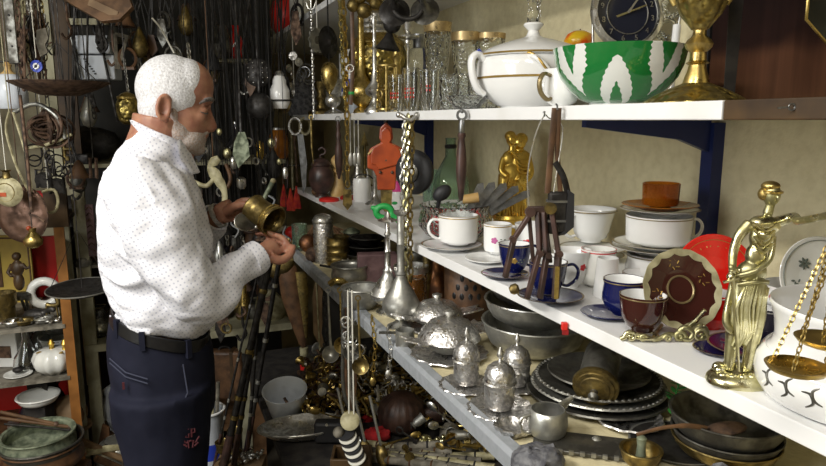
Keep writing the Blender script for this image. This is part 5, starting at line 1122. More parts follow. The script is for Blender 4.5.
# square tray with studs, crumpled foil, cups
t = Th('studded_box','flat dark metal box lid with riveted front rim','box', low(578,447), rz=-PSI-.25); t.part('plate', M().box((4,0,3), (96,42,4)), 'pewterdark', bevel=1)
g = M()
for i in range(9): g.box((-38+i*10.5,-23,5), (4.5,3,4))
t.part('rivets', g, 'pewter'); t.part('stud', M().solid([(5,5),(3,7),(1,8)], TR(18,12,0), 14), 'pewter')
one('stone_lump','rough blue-grey mineral lump at the rail end','rock', low(537,470), M().ball((0,0,10), (26,18,17), seg=20, rg=14).noise(5,.09).noise(2,.3,3), 'stone')
one('mineral_cluster','dark crystal lump before the bowl with the spoon','rock', low(719,490), M().ball((0,0,10), (22,16,15), seg=18, rg=12).noise(5,.12,2).noise(2,.4,5), 'stone')
t = Th('engraved_saucer','blackened engraved silver saucer right of the riveted plate','saucer', low(628,424)); t.part('dish', M().lathe([(0,1),(18,0),(28,3),(34,7),(33,8.4),(27,4.6),(17,1.8),(0,2)], None, 50, flute=.03, fn=12), 'silverrel')
bowlt('brass_bowl','little old brass bowl on the bottom frame edge','bowl', low(640,466), 20, 18, 'brassdark','bowl',t=2.)
t = Th('patina_jar','narrow grey-green stone pestle standing in the little brass bowl','pestle', up(low(640,466),0,4)); t.part('pestle', M().solid([(4,0),(5,6),(4,18),(5,26),(3,28)], None, 16), 'patina')
p = low(724,456)
bowlt('serving_bowl','bottom brass-toned bowl of the pile with a spoon on top','bowl', p, 50, 20, 'brassdark','bowl')
bowlt('serving_bowl','second brass-toned bowl inside the pile under the spoon','bowl', up(p,0,8), 51, 20, 'pewterdark','bowl')
bowlt('serving_bowl','upper wide tarnished bowl holding the big spoon','bowl', up(p,0,16), 54, 30, 'pewterdark','bowl', t=1.6)
t = Th('serving_spoon','big dark serving spoon lying across the top bowl','spoon', up(p,0,46)); t.part('bowl', M().ball((0,0,0), (21,12,4), TR(-16,-30,-2) @ RZ(10) @ RY(-6)), 'rust'); t.part('handle', M().tube(sp([(-36,-33,0),(-56,-36,4),(-80,-38,3),(-104,-38,-4)]), [2.6]*6+[2]*7, 8, flat=.6), 'leather')
t = Th('plastic_sprig','bright green artificial leaf sprig behind the trays','plant', low(676,424))
t.part('stem', M().tube(sp([(0,0,0),(-4,0,20),(0,0,42)]), .8, 6), 'leaf')
for i in range(16):
    a = random.uniform(0,360); z = 6+i*2.6; t.part('leaf', M().ball((6,0,0), (5,2.6,.6), TR(-2,0,z) @ RZ(a) @ RY(-20), seg=8, rg=5), 'leaf')
saucer('large dark plate flat beneath the brass-toned bowls', low(676,446), 46, 'iron', 'pewter', hgt=.1, name='plate', cat='plate')
# ================================================================ HANGING FROM THE RAIL AND BENCH HEAP
def rail(name, label, cat, px, py, x=.478): return Th(name, label, cat, onX(px, py, x))
t = rail('leather_sheath','golden-brown leather bagpipe-like skin hanging at the rail end','skin',289,252,.47)
t.part('upper_lobe', M().ball((0,0,0), (9,6,12), TR(-4,0,-12) @ RY(20)).ball((0,0,0), (8,5,10), TR(-15,0,-18) @ RY(-20)), 'brassdark', smoothit=1)
t.part('long_panel', M().tube(sp([(-2,0,-14),(0,0,-40),(6,0,-72),(12,0,-100)]), [8,9,10,10,10,10,9,8,7,6,5,4,2], 10, flat=.4), 'leather'); t.part('long_panel', M().tube(sp([(10,0,-20),(12,0,-52),(14,0,-90)]), [7,7,7,7,6,5,4,3,2], 10, flat=.4), 'brassdark'); t.part('brass_cap', M().solid([(2,14),(3,8),(2,2),(3,-2),(4,-6)][::-1], TR(0,0,0), 12), 'brass')
t.part('tip', M().solid([(3.5,-118),(4,-112),(4.5,-100)], TR(12,0,0), 12), 'bone'); t.part('red_band', M().solid([(4.4,-126),(4.4,-118)], TR(12,0,0), 14), 'red')
t = rail('feather_duster','brown and white feather hanging behind the golden leather skin','feather',316,276,.53); t.part('vane', M().plate2d([(0,0),(8,-20),(10,-50),(4,-76),(-4,-60),(-4,-20)], 1.4), 'tanwood'); t.part('quill', M().tube([(0,-1,6),(2,-1,-78)], .8, 6), 'bone')
t = rail('black_bag','limp black leather bag hanging under the rail','bag',331,284,.53); t.part('bag', M().tube(sp([(0,0,0),(3,0,-30),(0,0,-70)]), [5,8,11,12,13,13,12,9,4], 12, flat=.5).noise(1.5,.08), 'blackrub'); t.part('strap', M().tube([(0,0,0),(2,0,10)], 1, 6), 'leather')
# spoons and ladles bunch
sl = [('silver ladle with round bowl hanging from the rail, leftmost of the bunch','pewter',328,332,0),('brass ladle hanging right beside the leftmost silver ladle','brass',340,322,1),('grey dented spoon in the middle of the hanging bunch','pewterdark',349,330,0),('slim brass spoon hanging at right of the bunch','brassdark',358,336,1)]
for l, m_, x, y, b in sl:
    t = rail('ladle', l, 'ladle', x, 294 if x < 350 else 302, .47); L_ = y-290; t.part('handle', M().tube([(0,0,2),(1,-1,-L_),(2,-2,-L_-14)], [1,1.3,1.6], 8, flat=.6), m_); t.part('bowl', M().lathe([(0,-3),(5,-2.2),(8,1),(8.6,3),(7.6,2.6),(4.6,-1),(0,-1.8)], TR(2,-3,-L_-20) @ RX(70+10*b), 20), m_); t.part('hook', M().ring((0,0,4), 2.4, .7), m_)
t = rail('leather_thongs','bundle of grey leather straps falling from the rail','strap',346,308,.47)
for i in range(5): t.part('strap', M().tube(sp([(i*1.5-3,i,0),(i*2-4,i,-40),(i*3-4,i,-88+i*3),(6-i,i,-118)]), 1.8, 6, flat=.4), ('pewterdark','leather','greywood')[i % 3])
t = rail('cowrie_string','white cords carrying a fan of black and white discs','ornament',350,300,.455)
t.part('cord', M().tube([(-2,0,10),(-3,0,-124)], .8, 6), 'string'); t.part('cord', M().tube([(2,0,10),(2,0,-124)], .8, 6), 'string')
t.part('top_disc', M().solid([(9,-2),(10,0),(6,3)], TR(-2,-2,-128) @ RX(60), 24), 'bone'); t.part('round_bead', M().ball((-14,-2,-141), 6), 'greywood')
for i in range(8): t.part('disc', M().solid([(9,-1),(9.6,0),(9,1)], TR(-6+i*1.6,-2-i,-142-i*3.4) @ RX(24) @ RY(-12), 22), 'string' if i % 2 else 'blackrub')
t = rail('shell_rattle','loops of silver wire and knots below the rail','wire',350,318,.465); g = M()
for i in range(16): g.ring((random.uniform(-12,10),random.uniform(-4,4),random.uniform(-34,0)), random.uniform(2.4,6), .7, RZ(random.uniform(-70,70)), 12, 5)
t.part('loops', g, 'silver')
for x,y0,y1,l,m_ in ((372,318,380,'short brass link chain hanging from the rail beside the horn','brass'),(388,330,372,'silver link chain just above the round gourd','silver'),(324,300,350,'black iron chain between feather and leftmost ladle','iron')):
    t = rail('link_chain', l, 'chain', x, y0, .475); t.part('links', M().chain([(0,0,0),(3,0,-(y1-y0)*.5),(0,0,-(y1-y0))], 2.6, .8), m_); t.part('pendant', M().ball((0,0,-(y1-y0)-5), (3.4,2,5)), m_)
# bench items
t = Th('brass_horn','old brass horn with flared mouth lying under the rail','horn', up(ben(392,384),0,22)); t.part('tube', M().tube(sp([(-20,0,44),(10,0,22),(50,0,-6),(64,0,-16)]), [5,4,3.4,3,2.8,2.6,2.4,2.2,2,2,2,2,2], 10), 'brassdark'); t.part('bell', M().lathe([(4,0),(6,8),(11,18),(10,18),(5,8),(3,0)], TR(-18,0,43) @ RY(-55), 20), 'brass'); t.part('support_block', M().box((20,6,-10), (30,12,24)), 'darkcloth')
MT['gourdm'] = mat('dark_brown_carved_wood', (.06,.03,.02), (.028,.014,.01), rough=.5, scale=30, bump=.3)
t = Th('carved_gourd','big round dark brown ribbed gourd with a neck','gourd', ben(402,432), k=.86); t.part('body', M().lathe([(0,0),(16,3),(26,14),(28,26),(24,38),(14,46),(0,49)], None, 60, flute=.03, fn=18).xf(TR(0,0,0)), 'gourdm'); t.part('neck', M().solid([(10,0),(8,8),(12,14),(14,22),(8,28),(3,29)], TR(22,0,22) @ RY(80), 24), 'gourdm')
fl = ['lowest grey bamboo flute in front of the gourd','dark banded flute lying across the bench','pale bamboo flute with black rings at bottom edge','bamboo flute crossing under the brass beads','short banded flute below the gourd neck','grey flute stub nearest to the rail underside','mottled bamboo flute behind the banded ones','thin greenish flute next to the mottled one','dark split bamboo flute at lower right heap','pale reed flute on top of the heap']
for i, l in enumerate(fl):
    x = 400+(i*37) % 74; y = 446+(i*13) % 22; p = up(ben(x, y+6),0,3+ (i*5)%9)
    t = Th('bamboo_flute', l, 'flute', p); L_ = 38+(i*7) % 22; a = -8+(i*11) % 26; T = RZ(a-20) @ RY(86)
    t.part('tube', M().vessel([(3.8,-L_),(4,-L_+1),(4,L_)], 1, T, 16), 'greywood' if i % 3 else 'bone')
    g = M()
    for k in range(4): g.lathe([(4.05,0),(4.7,1),(4.05,2)], T @ TR(0,0,-L_*.7+k*L_*.45), 16)
    t.part('binding', g, 'blackrub' if i % 2 else 'leather')
for i, (x, y, l) in enumerate(((388,458,'dark teaspoon with pear bowl at the bottom edge, left'),(404,462,'brassy teaspoon with pear bowl beside the black-and-white discs'),(372,454,'olive spoon lying under the gourd'))):
    t = Th('spoon', l, 'spoon', up(ben(x-22, y+2),0,10)); t.part('bowl', M().ball((0,0,0), (6,3,12), TR(0,-2,0) @ RX(-25) @ RY(-12)), 'brassdark'); t.part('handle', M().tube(sp([(-1,0,10),(-6,3,32),(-12,6,60)]), 1.4, 8, flat=.6), 'pewter'); t.part('rest', M().box((0,2,-11), (8,4,8)), 'darkcloth')
g = M()
for i in range(30): g.ball((random.uniform(-11,11),random.uniform(-7,7),2.6+random.uniform(0,9)), 2.8, seg=8, rg=6)
tag(raw('brass_beads', g, 'palegold', None, dep(ben(443,440))/F, up(ben(432,452),0,4), -PSI), 'cluster of small pale brass beads among the flutes', 'beads', kind='stuff')
for x, y, r, l in ((448,436,11,'rough grey-green stone ball right of the gourd'),(468,446,10,'second rough grey stone ball closer to the rail')):
    one('stone_ball', l, 'ball', ben(x+2,y+8), M().ball((0,0,r), r, seg=16, rg=12).noise(1.4,.25), 'greywood')
for x, y, w, h, l in ((332,352,26,12,'crumpled scarlet cloth under the hanging spoons'),(378,418,26,20,'red fabric scrap to the left of the gourd'),(365,400,12,10,'small red pouch by the hanging cords')):
    one('red_cloth', l, 'cloth', ben(x,y+22), M().ball((0,0,h*.3), (w*.55,w*.35,h*.34), seg=24, rg=14).noise(3.2,.2).noise(1,.6,4), 'redcloth')
# heap of small metalware on the bench
kinds = ['hinge','clasp','bell','buckle']
g = M()
for i in range(420):
    x, y = random.uniform(-70,72), random.uniform(-50,60); z = random.uniform(2,20)+max(0,y)*.25
    c = random.random(); T = TR(x,y,z) @ RZ(random.uniform(0,360)) @ RY(random.uniform(-50,50))
    if c < .4: g.tube([(-9,0,0),(0,1,1),(9,0,0)], random.uniform(.8,1.8), 5, T)
    elif c < .7: g.ring((0,0,0), random.uniform(2.5,6), random.uniform(.6,1.2), T, 10, 4)
    else: g.ball((0,0,0), (random.uniform(2,5),random.uniform(1.5,4),random.uniform(1,3)), T, 8, 5)
hp = onZ(382,400,ZB+.001)
tag(raw('metal_scrap', g, 'brass', None, dep(hp)/F, hp, -PSI), 'dense heap of small tangled dark metal odds and ends on bench', 'scrap metal', kind='stuff')
g4 = M()
for i in range(170):
    x, y = random.uniform(-44,30), random.uniform(-30,60); z = random.uniform(1,18)+max(0,y)*.2; T = TR(x,y,z) @ RZ(random.uniform(0,360)) @ RY(random.uniform(-60,60))
    if random.random() < .5: g4.tube([(-9,0,0),(0,1,2),(9,0,0)], random.uniform(.7,1.6), 5, T)
    else: g4.ball((0,0,0), (random.uniform(2,6),random.uniform(1.5,4),random.uniform(1,3)), T, 8, 5)
hq = onZ(336,402,ZB+.001); tag(raw('iron_scrap', g4, 'rust', None, dep(hq)/F, hq, -PSI), 'dark rusty iron scraps piled behind the oblong silver tray', 'scrap metal', kind='stuff')
g2 = M()
for i in range(240):
    x, y = random.uniform(-40,100), random.uniform(-46,70); z = random.uniform(10,26)+max(0,y)*.25; T = TR(x,y,z) @ RZ(random.uniform(0,360)) @ RY(random.uniform(-50,50))
    if random.random() < .5: g2.tube([(-8,0,0),(8,0,0)], random.uniform(.6,1.4), 5, T)
    else: g2.ring((0,0,0), random.uniform(2,5), .8, T, 10, 4)
tag(raw('silver_scrap', g2, 'silver', None, dep(hp)/F, hp+V((0,0,.003)), -PSI), 'bright silver wires and rings scattered over the dark metal heap', 'scrap metal', kind='stuff')
# silver tray, basin, box at lower left of bench
t = Th('silver_tray','oblong polished silver tray lying in the dark left of spoons','tray', up(ben(303,437),0,4), rz=-PSI+.25); T = Matrix.Diagonal((1,.55,1,1))
t.part('tray', M().lathe([(0,1),(30,0),(36,3),(44,8),(43,9.4),(35,4.6),(29,1.8),(0,2.2)], T, 56, flute=.02, fn=10), 'silver'); t.part('rim', M().flatring((0,0,8.8), 43.6, 1.2, T, 50), 'pewter')
t = Th('enamel_basin','white enamel basin standing in the dark left of the spoons','basin', up(ben(287,416),0,0)); t.part('basin', M().vessel([(14,0),(15,1),(21,28),(22,30)], 1., TR(0,0,2) @ RX(14), 36), 'enamel')
t = Th('orange_clog','orange-red plastic lid in the shadow behind basin','lid', by(270,390,2.72)); t.part('lid', M().solid([(11,-3),(12,0),(8,3)], RX(40), 22), 'orange'); t.part('block', M().box((0,5,-14), (16,8,22)), 'darkcloth')
t = Th('weight_box','black iron weight block with a rounded top, right of tray','weight', ben(330,442)); t.part('block', M().box((0,0,12), (30,14,22)), 'blackrub', bevel=3)
t = Th('wooden_crate','open worn wooden crate under the discs','crate', ben(352,478)); 
for c_, d_ in (((-18,0,14),(3,30,28)),((18,0,14),(3,30,28)),((0,-14,14),(34,3,28)),((0,14,14),(34,3,28))): t.part('board', M().box(c_, d_), 'brownwood', bevel=.6)

# individual spoons, bells and little cups lying over the heap
KN = [('brass_spoon','spoon','small brass spoon lying in the tangled metal heap'),('silver_spoon','spoon','small silver spoon lying in the tangled metal heap'),('brass_bell','bell','tiny brass bell lying in the tangled metal heap'),('egg_cup','cup','tiny dull metal cup lying in the tangled metal heap'),('candle_stub','candlestick','short brass candlestick lying in the tangled metal heap'),('iron_key','key','old iron key lying in the tangled metal heap')]
rnd = random.Random(21)
for i in range(84):
    px = rnd.uniform(300, 486); py = rnd.uniform(352, 452)
    if px > 350 and py < 352+(px-350)*.55: py = min(452, 352+(px-350)*.55+rnd.uniform(4, 30))
    if px < 330 and py > 405: py = rnd.uniform(360, 400)
    n, c, l = KN[i % 6]; p = ben(px, py+14); th = Th(n, l, c, up(p,0,rnd.uniform(12,26)), l.split(' lying')[0]+'s in the heap on the bench', rz=rnd.uniform(0, 6.28))
    T = RY(rnd.uniform(55,105))
    if i % 6 < 2:
        m_ = ('brass','silver')[i % 6]; th.part('bowl', M().ball((0,0,17), (4.4,1.8,6.4), T, 10, 7), m_); th.part('handle', M().tube([(0,0,12),(0,.6,0),(0,0,-18)], [1.,.8,1.5], 6, T), m_)
    elif i % 6 == 2: th.part('bell', M().lathe([(1,6),(3,5),(4.4,0),(6.6,-6),(6,-6),(3.6,0),(0,4)], T, 16), 'brass'); th.part('loop', M().ring((0,0,8), 2, .6, T, 10, 4), 'brass')
    elif i % 6 == 3: th.part('cup', M().vessel([(3,0),(4.6,3),(5,10),(6,12)], .7, T, 16), 'pewter'); th.part('foot', M().solid([(4.4,-2),(3,0)], T, 14), 'pewter')
    elif i % 6 == 4: th.part('shaft', M().solid([(5,-10),(4,-8),(1.6,-5),(2.4,0),(1.6,4),(3.2,8),(3.2,11)], T, 14), 'brass')
    else: th.part('shank', M().tube([(0,0,-9),(0,0,9)], 1.1, 6, T), 'iron'); th.part('bow', M().ring((0,0,12), 3.6, 1, T, 12, 5), 'iron'); th.part('bit', M().box((2.4,0,-7), (4,1,4), T), 'iron')
# ================================================================ BACK OF THE SHOP
YB = 2.78
def Z_(py, y, px=150): return onY(px, py, y).z
def X_(px, y, py=200): return onY(px, py, y).x
def bk(px, py, y=YB): return onY(px, py, y)
# storage rack behind the person
t = Th('storage_rack', 'pale painted wooden rack with dark back behind the person', 'rack', V((X_(74,YB),YB,0)), rz=0)
def rp(nm, x0, x1, y0, y1, z0, z1, m, **k): return raw(nm, bx(x0,x1,y0,y1,z0,z1).xf(Matrix.Translation(-t.e.location)), m, t.e, 1., smooth=False, **k)
xl = X_(68.5,YB,170); xr = X_(286,YB+.0,160)
rp('post', xl, xl+.045, YB, YB+.045, 0, Z_(162,YB), 'palewood')
rp('post', X_(232,YB), X_(232,YB)+.05, YB+.02, YB+.06, 0, Z_(340,YB), 'palewood')
zs1 = Z_(163,YB); zs2 = Z_(338,YB)
rp('shelf', xl, xr, YB, YB+.48, zs1-.014, zs1, 'palewood'); rp('shelf', xl, xr, YB-.01, YB+.48, zs2-.03, zs2, 'palewood'); rp('shelf', xl, xr, YB+.03, YB+.48, Z_(440,YB)-.03, Z_(440,YB), 'wood')
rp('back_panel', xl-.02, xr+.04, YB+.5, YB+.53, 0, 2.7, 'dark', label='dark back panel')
zm = Z_(262,YB); rp('shelf', xl, xr, YB+.02, YB+.46, zm-.012, zm, 'greywood', label='thin grey middle board')
# hanging pole
pole = Th('hanging_pole', 'dark iron pole under the ceiling carrying straps and chains', 'pole', V((-1.9,2.5,2.13)), rz=0)
raw('pole', M().tube([(0,0,0),(2.35,0,0)], .012, 10), 'iron', pole.e, 1.)
for x in (.1, 2.2): raw('hanger', M().tube([(x,0,0),(x,0,.62)], .006, 6), 'iron', pole.e, 1.)
PX = 2.5
def hp_(name, label, cat, px, py, y=PX, group=None, cord='black', cr=.5):
    th = Th(name, label, cat, bk(px, py, y), group)
    if cord: th.part('cord', M().tube([(0,0,0),(0,0,(2.12-th.e.location.z)/th.s)], cr, 5), cord)
    return th
# ---- left display cabinet
YC = 2.5
t = Th('display_cabinet', 'open cabinet with orange wooden post and red lining at left', 'cabinet', V((X_(66,YC),YC,0)), rz=0)
xp = X_(63,YC,300)
rp('post', xp-.008, xp+.024, YC-.006, YC+.006, 0, Z_(222,YC), 'orangewood', label='orange varnished post'); rp('post', xp-.03, xp+.04, YC-.01, YC+.03, Z_(222,YC), Z_(186,YC), 'brownwood')
za = Z_(327,YC,30); zb = Z_(380,YC,30); zc = Z_(452,YC,30); xc0 = -2.08
rp('shelf', xc0, xp, YC-.01, YC+.42, za-.014, za, 'greywood'); rp('shelf', xc0, xp, YC-.01, YC+.42, zb-.014, zb, 'greywood'); rp('shelf', xc0, xp, YC-.01, YC+.42, zc-.02, zc, 'wood')
rp('back_panel', xc0, xp+.0, YC+.42, YC+.44, 0, Z_(238,YC+.42,20), 'red', label='red painted back panel'); rp('top_board', xc0, xp+.03, YC+.02, YC+.44, Z_(222,YC), Z_(218,YC), 'darkcloth')
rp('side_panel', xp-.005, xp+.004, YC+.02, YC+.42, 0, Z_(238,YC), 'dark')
def shel(px, z, y): p = bk(px, 300, y); p.z = z; return p
t = Th('yellow_plaque', 'yellow plaque with rounded corners and a brown picture', 'plaque', shel(14,za,YC+.38)); 
rr = []
for cx, cz, a0 in ((16,62,0),(-22,62,90),(-22,6,180),(16,6,270)):
    for k in range(5): A = math.radians(a0+k*22.5); rr.append((cx+6*math.cos(A), cz+6*math.sin(A)))
t.part('board', M().plate2d(rr, 2), 'yellow', smooth=False); t.part('border', M().tube([(x*.9,-1.3,z*.9+4) for x, z in rr], .8, 5, closed=True), 'wood'); t.part('picture', M().box((-14,-1.6,34), (12,1,36)), 'leather')
t = Th('bronze_figurine', 'dark bronze figurine standing on a three-legged stool', 'figurine', shel(21,za,YC+.2))
for a in (-1,0,1): t.part('leg', M().tube([(a*9,(-4 if a else 6),0),(a*5,0,16)], 1.5, 6), 'pewterdark')
t.part('seat', M().solid([(9,15),(9,19),(6,21)], None, 18), 'pewterdark'); t.part('figure', M().ball((0,0,32), (5,5,9)).ball((0,0,46), (6,5,8)).ball((0,0,58), 4.2).tube([(-5,0,50),(-9,-2,42),(-4,-4,38)], [2.2,1.8,1.6], 8).tube([(5,0,50),(10,-2,46),(14,-2,48)], [2.2,1.8,1.4], 8), 'brownwood', remesh=.9, smoothit=2)
t = Th('clay_pot', 'dark ribbed clay pot beside the bronze figurine', 'pot', shel(3,za,YC+.1)); t.part('pot', M().vessel([(9,0),(10,4),(10,16),(12,18),(12,30)], 1, None, 24), 'brassdark')
t = Th('brass_tripod', 'small brass goat-like tripod at the right end of the upper cabinet shelf', 'ornament', shel(52,za,YC+.06)); t.part('body', M().tube(sp([(-6,0,16),(0,0,15),(6,0,17),(4,0,26)]), 2.4, 8), 'brassdark')
for x, y in ((-5,-2),(5,-2),(5,3),(-5,3)): t.part('leg', M().tube([(x,y,15),(x*1.2,y,0)], 1., 6), 'brassdark')
t = Th('shell_collar', 'loop of pale shells leaning behind the brass goat-like tripod', 'necklace', shel(45,za,YC+.22)); t.part('shells', M().ring((0,0,17), 12, 4.4, RZ(20), 22, 8), 'porcgrey')
t = Th('metal_oil_lamp', 'dark spouted oil lamp lying on the upper cabinet shelf', 'lamp', shel(34,za,YC+.08)); t.part('body', M().ball((0,0,6), (12,7,6)).tube(sp([(8,0,8),(16,0,12),(20,0,10)]), 3, 8), 'iron', remesh=.9, smoothit=2)
for i, (x, l) in enumerate(((10,'silver trinket dish at left of the spouted lamp'),(22,'greenish trinket dish before the stool'),(42,'dull metal cup lying before the shell loop'))):
    bowlt('trinket_dish', l, 'dish', shel(x,za,YC+.03), 8, 5, ('silver','brassdark','pewter')[i], 'bowl')
g = M()
for i in range(40): g.ball((random.uniform(-32,30),random.uniform(-6,8),random.uniform(1,4)), (random.uniform(1,3.5),2,random.uniform(1,2)), seg=7, rg=5)
p = shel(26,za,YC+.05); tag(raw('loose_trinkets', g, 'silver', None, dep(p)/F, p, -PSI), 'loose shiny trinkets strewn along the upper cabinet shelf', 'trinkets', kind='stuff')
# second shelf
for i, (x, y, h, l, m_) in enumerate(((22,.12,44,'clear glass decanter with narrow neck, in front','glass'),(36,.26,58,'taller clear glass decanter behind the white tureen','glass'))):
    t = Th('glass_decanter', l, 'decanter', shel(x,zb,YC+y)); t.part('body', M().vessel([(12,0),(14,3),(13,12),(7,22),(4,32),(4,h-4),(6,h)], 1, None, 26), m_); 
t = Th('sugar_bowl', 'white swirled porcelain sugar bowl with gold finials', 'bowl', shel(48,zb,YC+.05)); t.part('bowl', M().solid([(9,0),(17,7),(19,15),(16,22),(10,25)], None, 40, flute=.07, fn=9), 'porcgrey'); 
for x in (3, 16): t.part('gold_finial', M().solid([(3,24),(2,27),(3.4,30),(1.5,34)], TR(x-4,0,0), 12), 'gold')
t.part('gold_leaf', M().tube(sp([(-18,-4,16),(-8,-9,24),(4,-10,20),(14,-8,24)]), 1.2, 6), 'goldtrim')
t = Th('white_box', 'white carton with a dark picture on its side', 'box', shel(3,zb,YC+.2)); t.part('carton', M().box((0,0,18), (28,18,36)), 'paper', bevel=1); t.part('picture', M().box((2,-9.4,16), (12,.8,12)), 'rust')
bowlt('glass_bowl', 'pale green glass bowl stacked at back right of the second shelf', 'bowl', shel(55,zb,YC+.25), 17, 18, 'porcgrey', 'bowl'); bowlt('glass_bowl', 'silver bowl with crumpled foil rim atop the pale green bowl', 'bowl', shel(55,zb+.085,YC+.25), 16, 14, 'pewter', 'bowl', rim='silver')
saucer('white saucer with a dark trinket on the second cabinet shelf', shel(10,zb,YC+.06), 13, 'porcgrey'); one('trinket', 'small dark trinket lying on the white cabinet saucer', 'trinket', shel(10,zb+.011,YC+.06), M().ball((0,0,3), (5,4,3)), 'iron')
for i, (x, y, r, h, l, m_) in enumerate(((14,.32,9,40,'tall frosted vase at the back left of second cabinet shelf','porcgrey'),(30,.34,12,30,'wide pale pitcher at the back of second cabinet shelf','porcgrey'),(44,.34,8,46,'slim white vase behind the sugar bowl','porcgrey'))):
    t = Th('storage_vase', l, 'vase', shel(x,zb,YC+y)); t.part('vase', M().vessel([(r*.7,0),(r,h*.2),(r,h*.5),(r*.5,h*.75),(r*.7,h)], 1, None, 22), m_)
for i, (x, y, l, m_, P) in enumerate(((4,.1,'grey tin mug at the left of the third shelf','pewter',[(8,0),(9,2),(9,18),(8,20)]),(16,.2,'dark bottle in the shade of the third shelf','blackglaze',[(7,0),(8,3),(8,20),(3,28),(3,36)]),(44,.3,'silver coffee pot half hidden by the felt hat','pewterdark',[(9,0),(12,8),(9,22),(5,30),(6,34)]))):
    t = Th('storage_vessel', l, 'vessel', shel(x,zc,YC+y)); t.part('body', M().solid(P, None, 22), m_); t.part('lip', M().solid([(P[-1][0]+.8,P[-1][1]),(P[-1][0]+.8,P[-1][1]+1.6)], None, 20), 'silver')
for i, (x, dz, l) in enumerate(((40,.0,'rolled dark cloth on the floor boards near the big bowls'),)):
    pass
# third shelf
for i, (x, y, r, m_, l) in enumerate(((33,.16,17,'patina','pale green shallow dish, upper of two'),(28,.06,19,'porcgrey','grey shallow dish, lower and nearer of two'))):
    bowlt('shallow_dish', l+' under the second shelf', 'dish', shel(x, zc+.20-.05*i, YC+y), r, 9, m_, 'bowl')
    one('display_block', ('taller','shorter')[i]+' dark block carrying a shallow dish in the cabinet', 'block', shel(x, zc, YC+y), M().box((0,0,(.20-.05*i)/2*F/dep(shel(x,zc,YC+y))), (20,16,(.20-.05*i)*F/dep(shel(x,zc,YC+y)))), 'darkcloth', smooth=False)
t = Th('fur_hat', 'tan rounded felt hat in the lower right of the cabinet', 'hat', shel(58,zc,YC+.14)); t.part('crown', M().ball((0,0,18), (18,14,18)), 'tanwood'); t.part('brim', M().solid([(20,2),(19,5)], None, 24), 'tanwood')
p0 = bk(28,424,YC-.14)
for i, (a, b, l) in enumerate((((0,412),(56,424),'upper reddish wooden tongs arm crossing the cabinet bottom'),((0,418),(70,427),'lower reddish wooden stick crossing the cabinet bottom'),((4,424),(80,431),'thin dark rod lying on the big grey bowl'))):
    A = bk(*a, YC-.16); B_ = bk(*b, YC-.16); th = Th('wooden_stick', l, 'stick', A, rz=0); raw('stick', M().tube([(0,0,0), B_-A], .006 if i < 2 else .004, 8), 'wood' if i < 2 else 'iron', th.e, 1.); 
    if i < 2: raw('end_knob', M().ball(B_-A, .009, seg=10, rg=6), 'rust', th.e, 1.)
# big bowls on a low stool
p = bk(45,470,YC-.22)
t = Th('low_stool', 'dark low wooden stool at the bottom left under bowls', 'stool', V((p.x,p.y,0))); k_ = t.s
t.part('seat', M().box((0,0,(p.z-.012)/k_), (70,40,.024/k_)), 'wood')
for a in (-1,1):
    for b in (-1,1): t.part('leg', M().tube([(a*28,b*14,0),(a*26,b*13,(p.z-.02)/k_)], 2.4, 8), 'wood')
bowlt('big_bowl', 'bottom brown bowl of the stack at lower left', 'bowl', p, 36, 28, 'leather', 'round'); bowlt('big_bowl', 'middle dark copper bowl of the lower left stack', 'bowl', up(p,0,8), 37, 24, 'pewterdark', 'bowl'); bowlt('big_bowl', 'top grey-green rounded bowl of the lower left stack', 'bowl', up(bk(42,470,YC-.22),0,18), 33, 22, 'patina', 'round', t=2)
# ---- hanging things at left
t = hp_('copper_pan', 'round hammered copper pan face hanging flat at left', 'pan', 20, 192, 2.32, cord='leather'); t.part('disc', M().solid([(25,-1),(26,0),(25,1),(20,2.4)], TR(0,0,-22) @ RX(88) @ Matrix.Diagonal((1,1.12,1,1)), 40), 'copperdim'); t.part('rim', M().ring((0,0,-22), 25.5, 1, None, 40, 6, sz=1.12), 'rust')
t = hp_('round_canteen', 'pale green round canteen with orange strip at left edge', 'canteen', 6, 172, 2.24, cord='string'); t.part('body', M().solid([(4,-5),(12,-3),(15,0),(12,4),(5,6),(3,6.4)], TR(0,0,-20) @ RX(88), 32), 'bone'); t.part('orange_strip', M().box((-4,-6.6,-22), (12,.6,4)), 'orange'); t.part('neck', M().solid([(4,-6),(3,0),(5,2)], None, 14), 'brassdark'); t.part('ridge', M().ring((0,-4.6,-20), 9, .6), 'brassdark')
t = hp_('brass_pot', 'tiny brass pot with narrow neck hanging below copper pan', 'pot', 32, 228, 2.22, cord='iron'); t.part('pot', M().solid([(4,-20),(8,-17),(9,-12),(6,-8),(3,-4),(4,0)], None, 22), 'brass'); t.part('bead', M().ball((-2,-2,0), 2.4), 'orange')
t = hp_('iron_rod', 'long iron rod hooked before the copper pan', 'rod', 20, 95, 2.2, cord='iron'); t.part('rod', M().tube([(0,0,0),(1,0,-60),(0,0,-118)], 1.6, 8), 'rust'); t.part('hook', M().tube(sp([(0,0,-116),(-3,0,-121),(3,0,-122),(12,0,-128)]), 1.2, 6), 'rust')
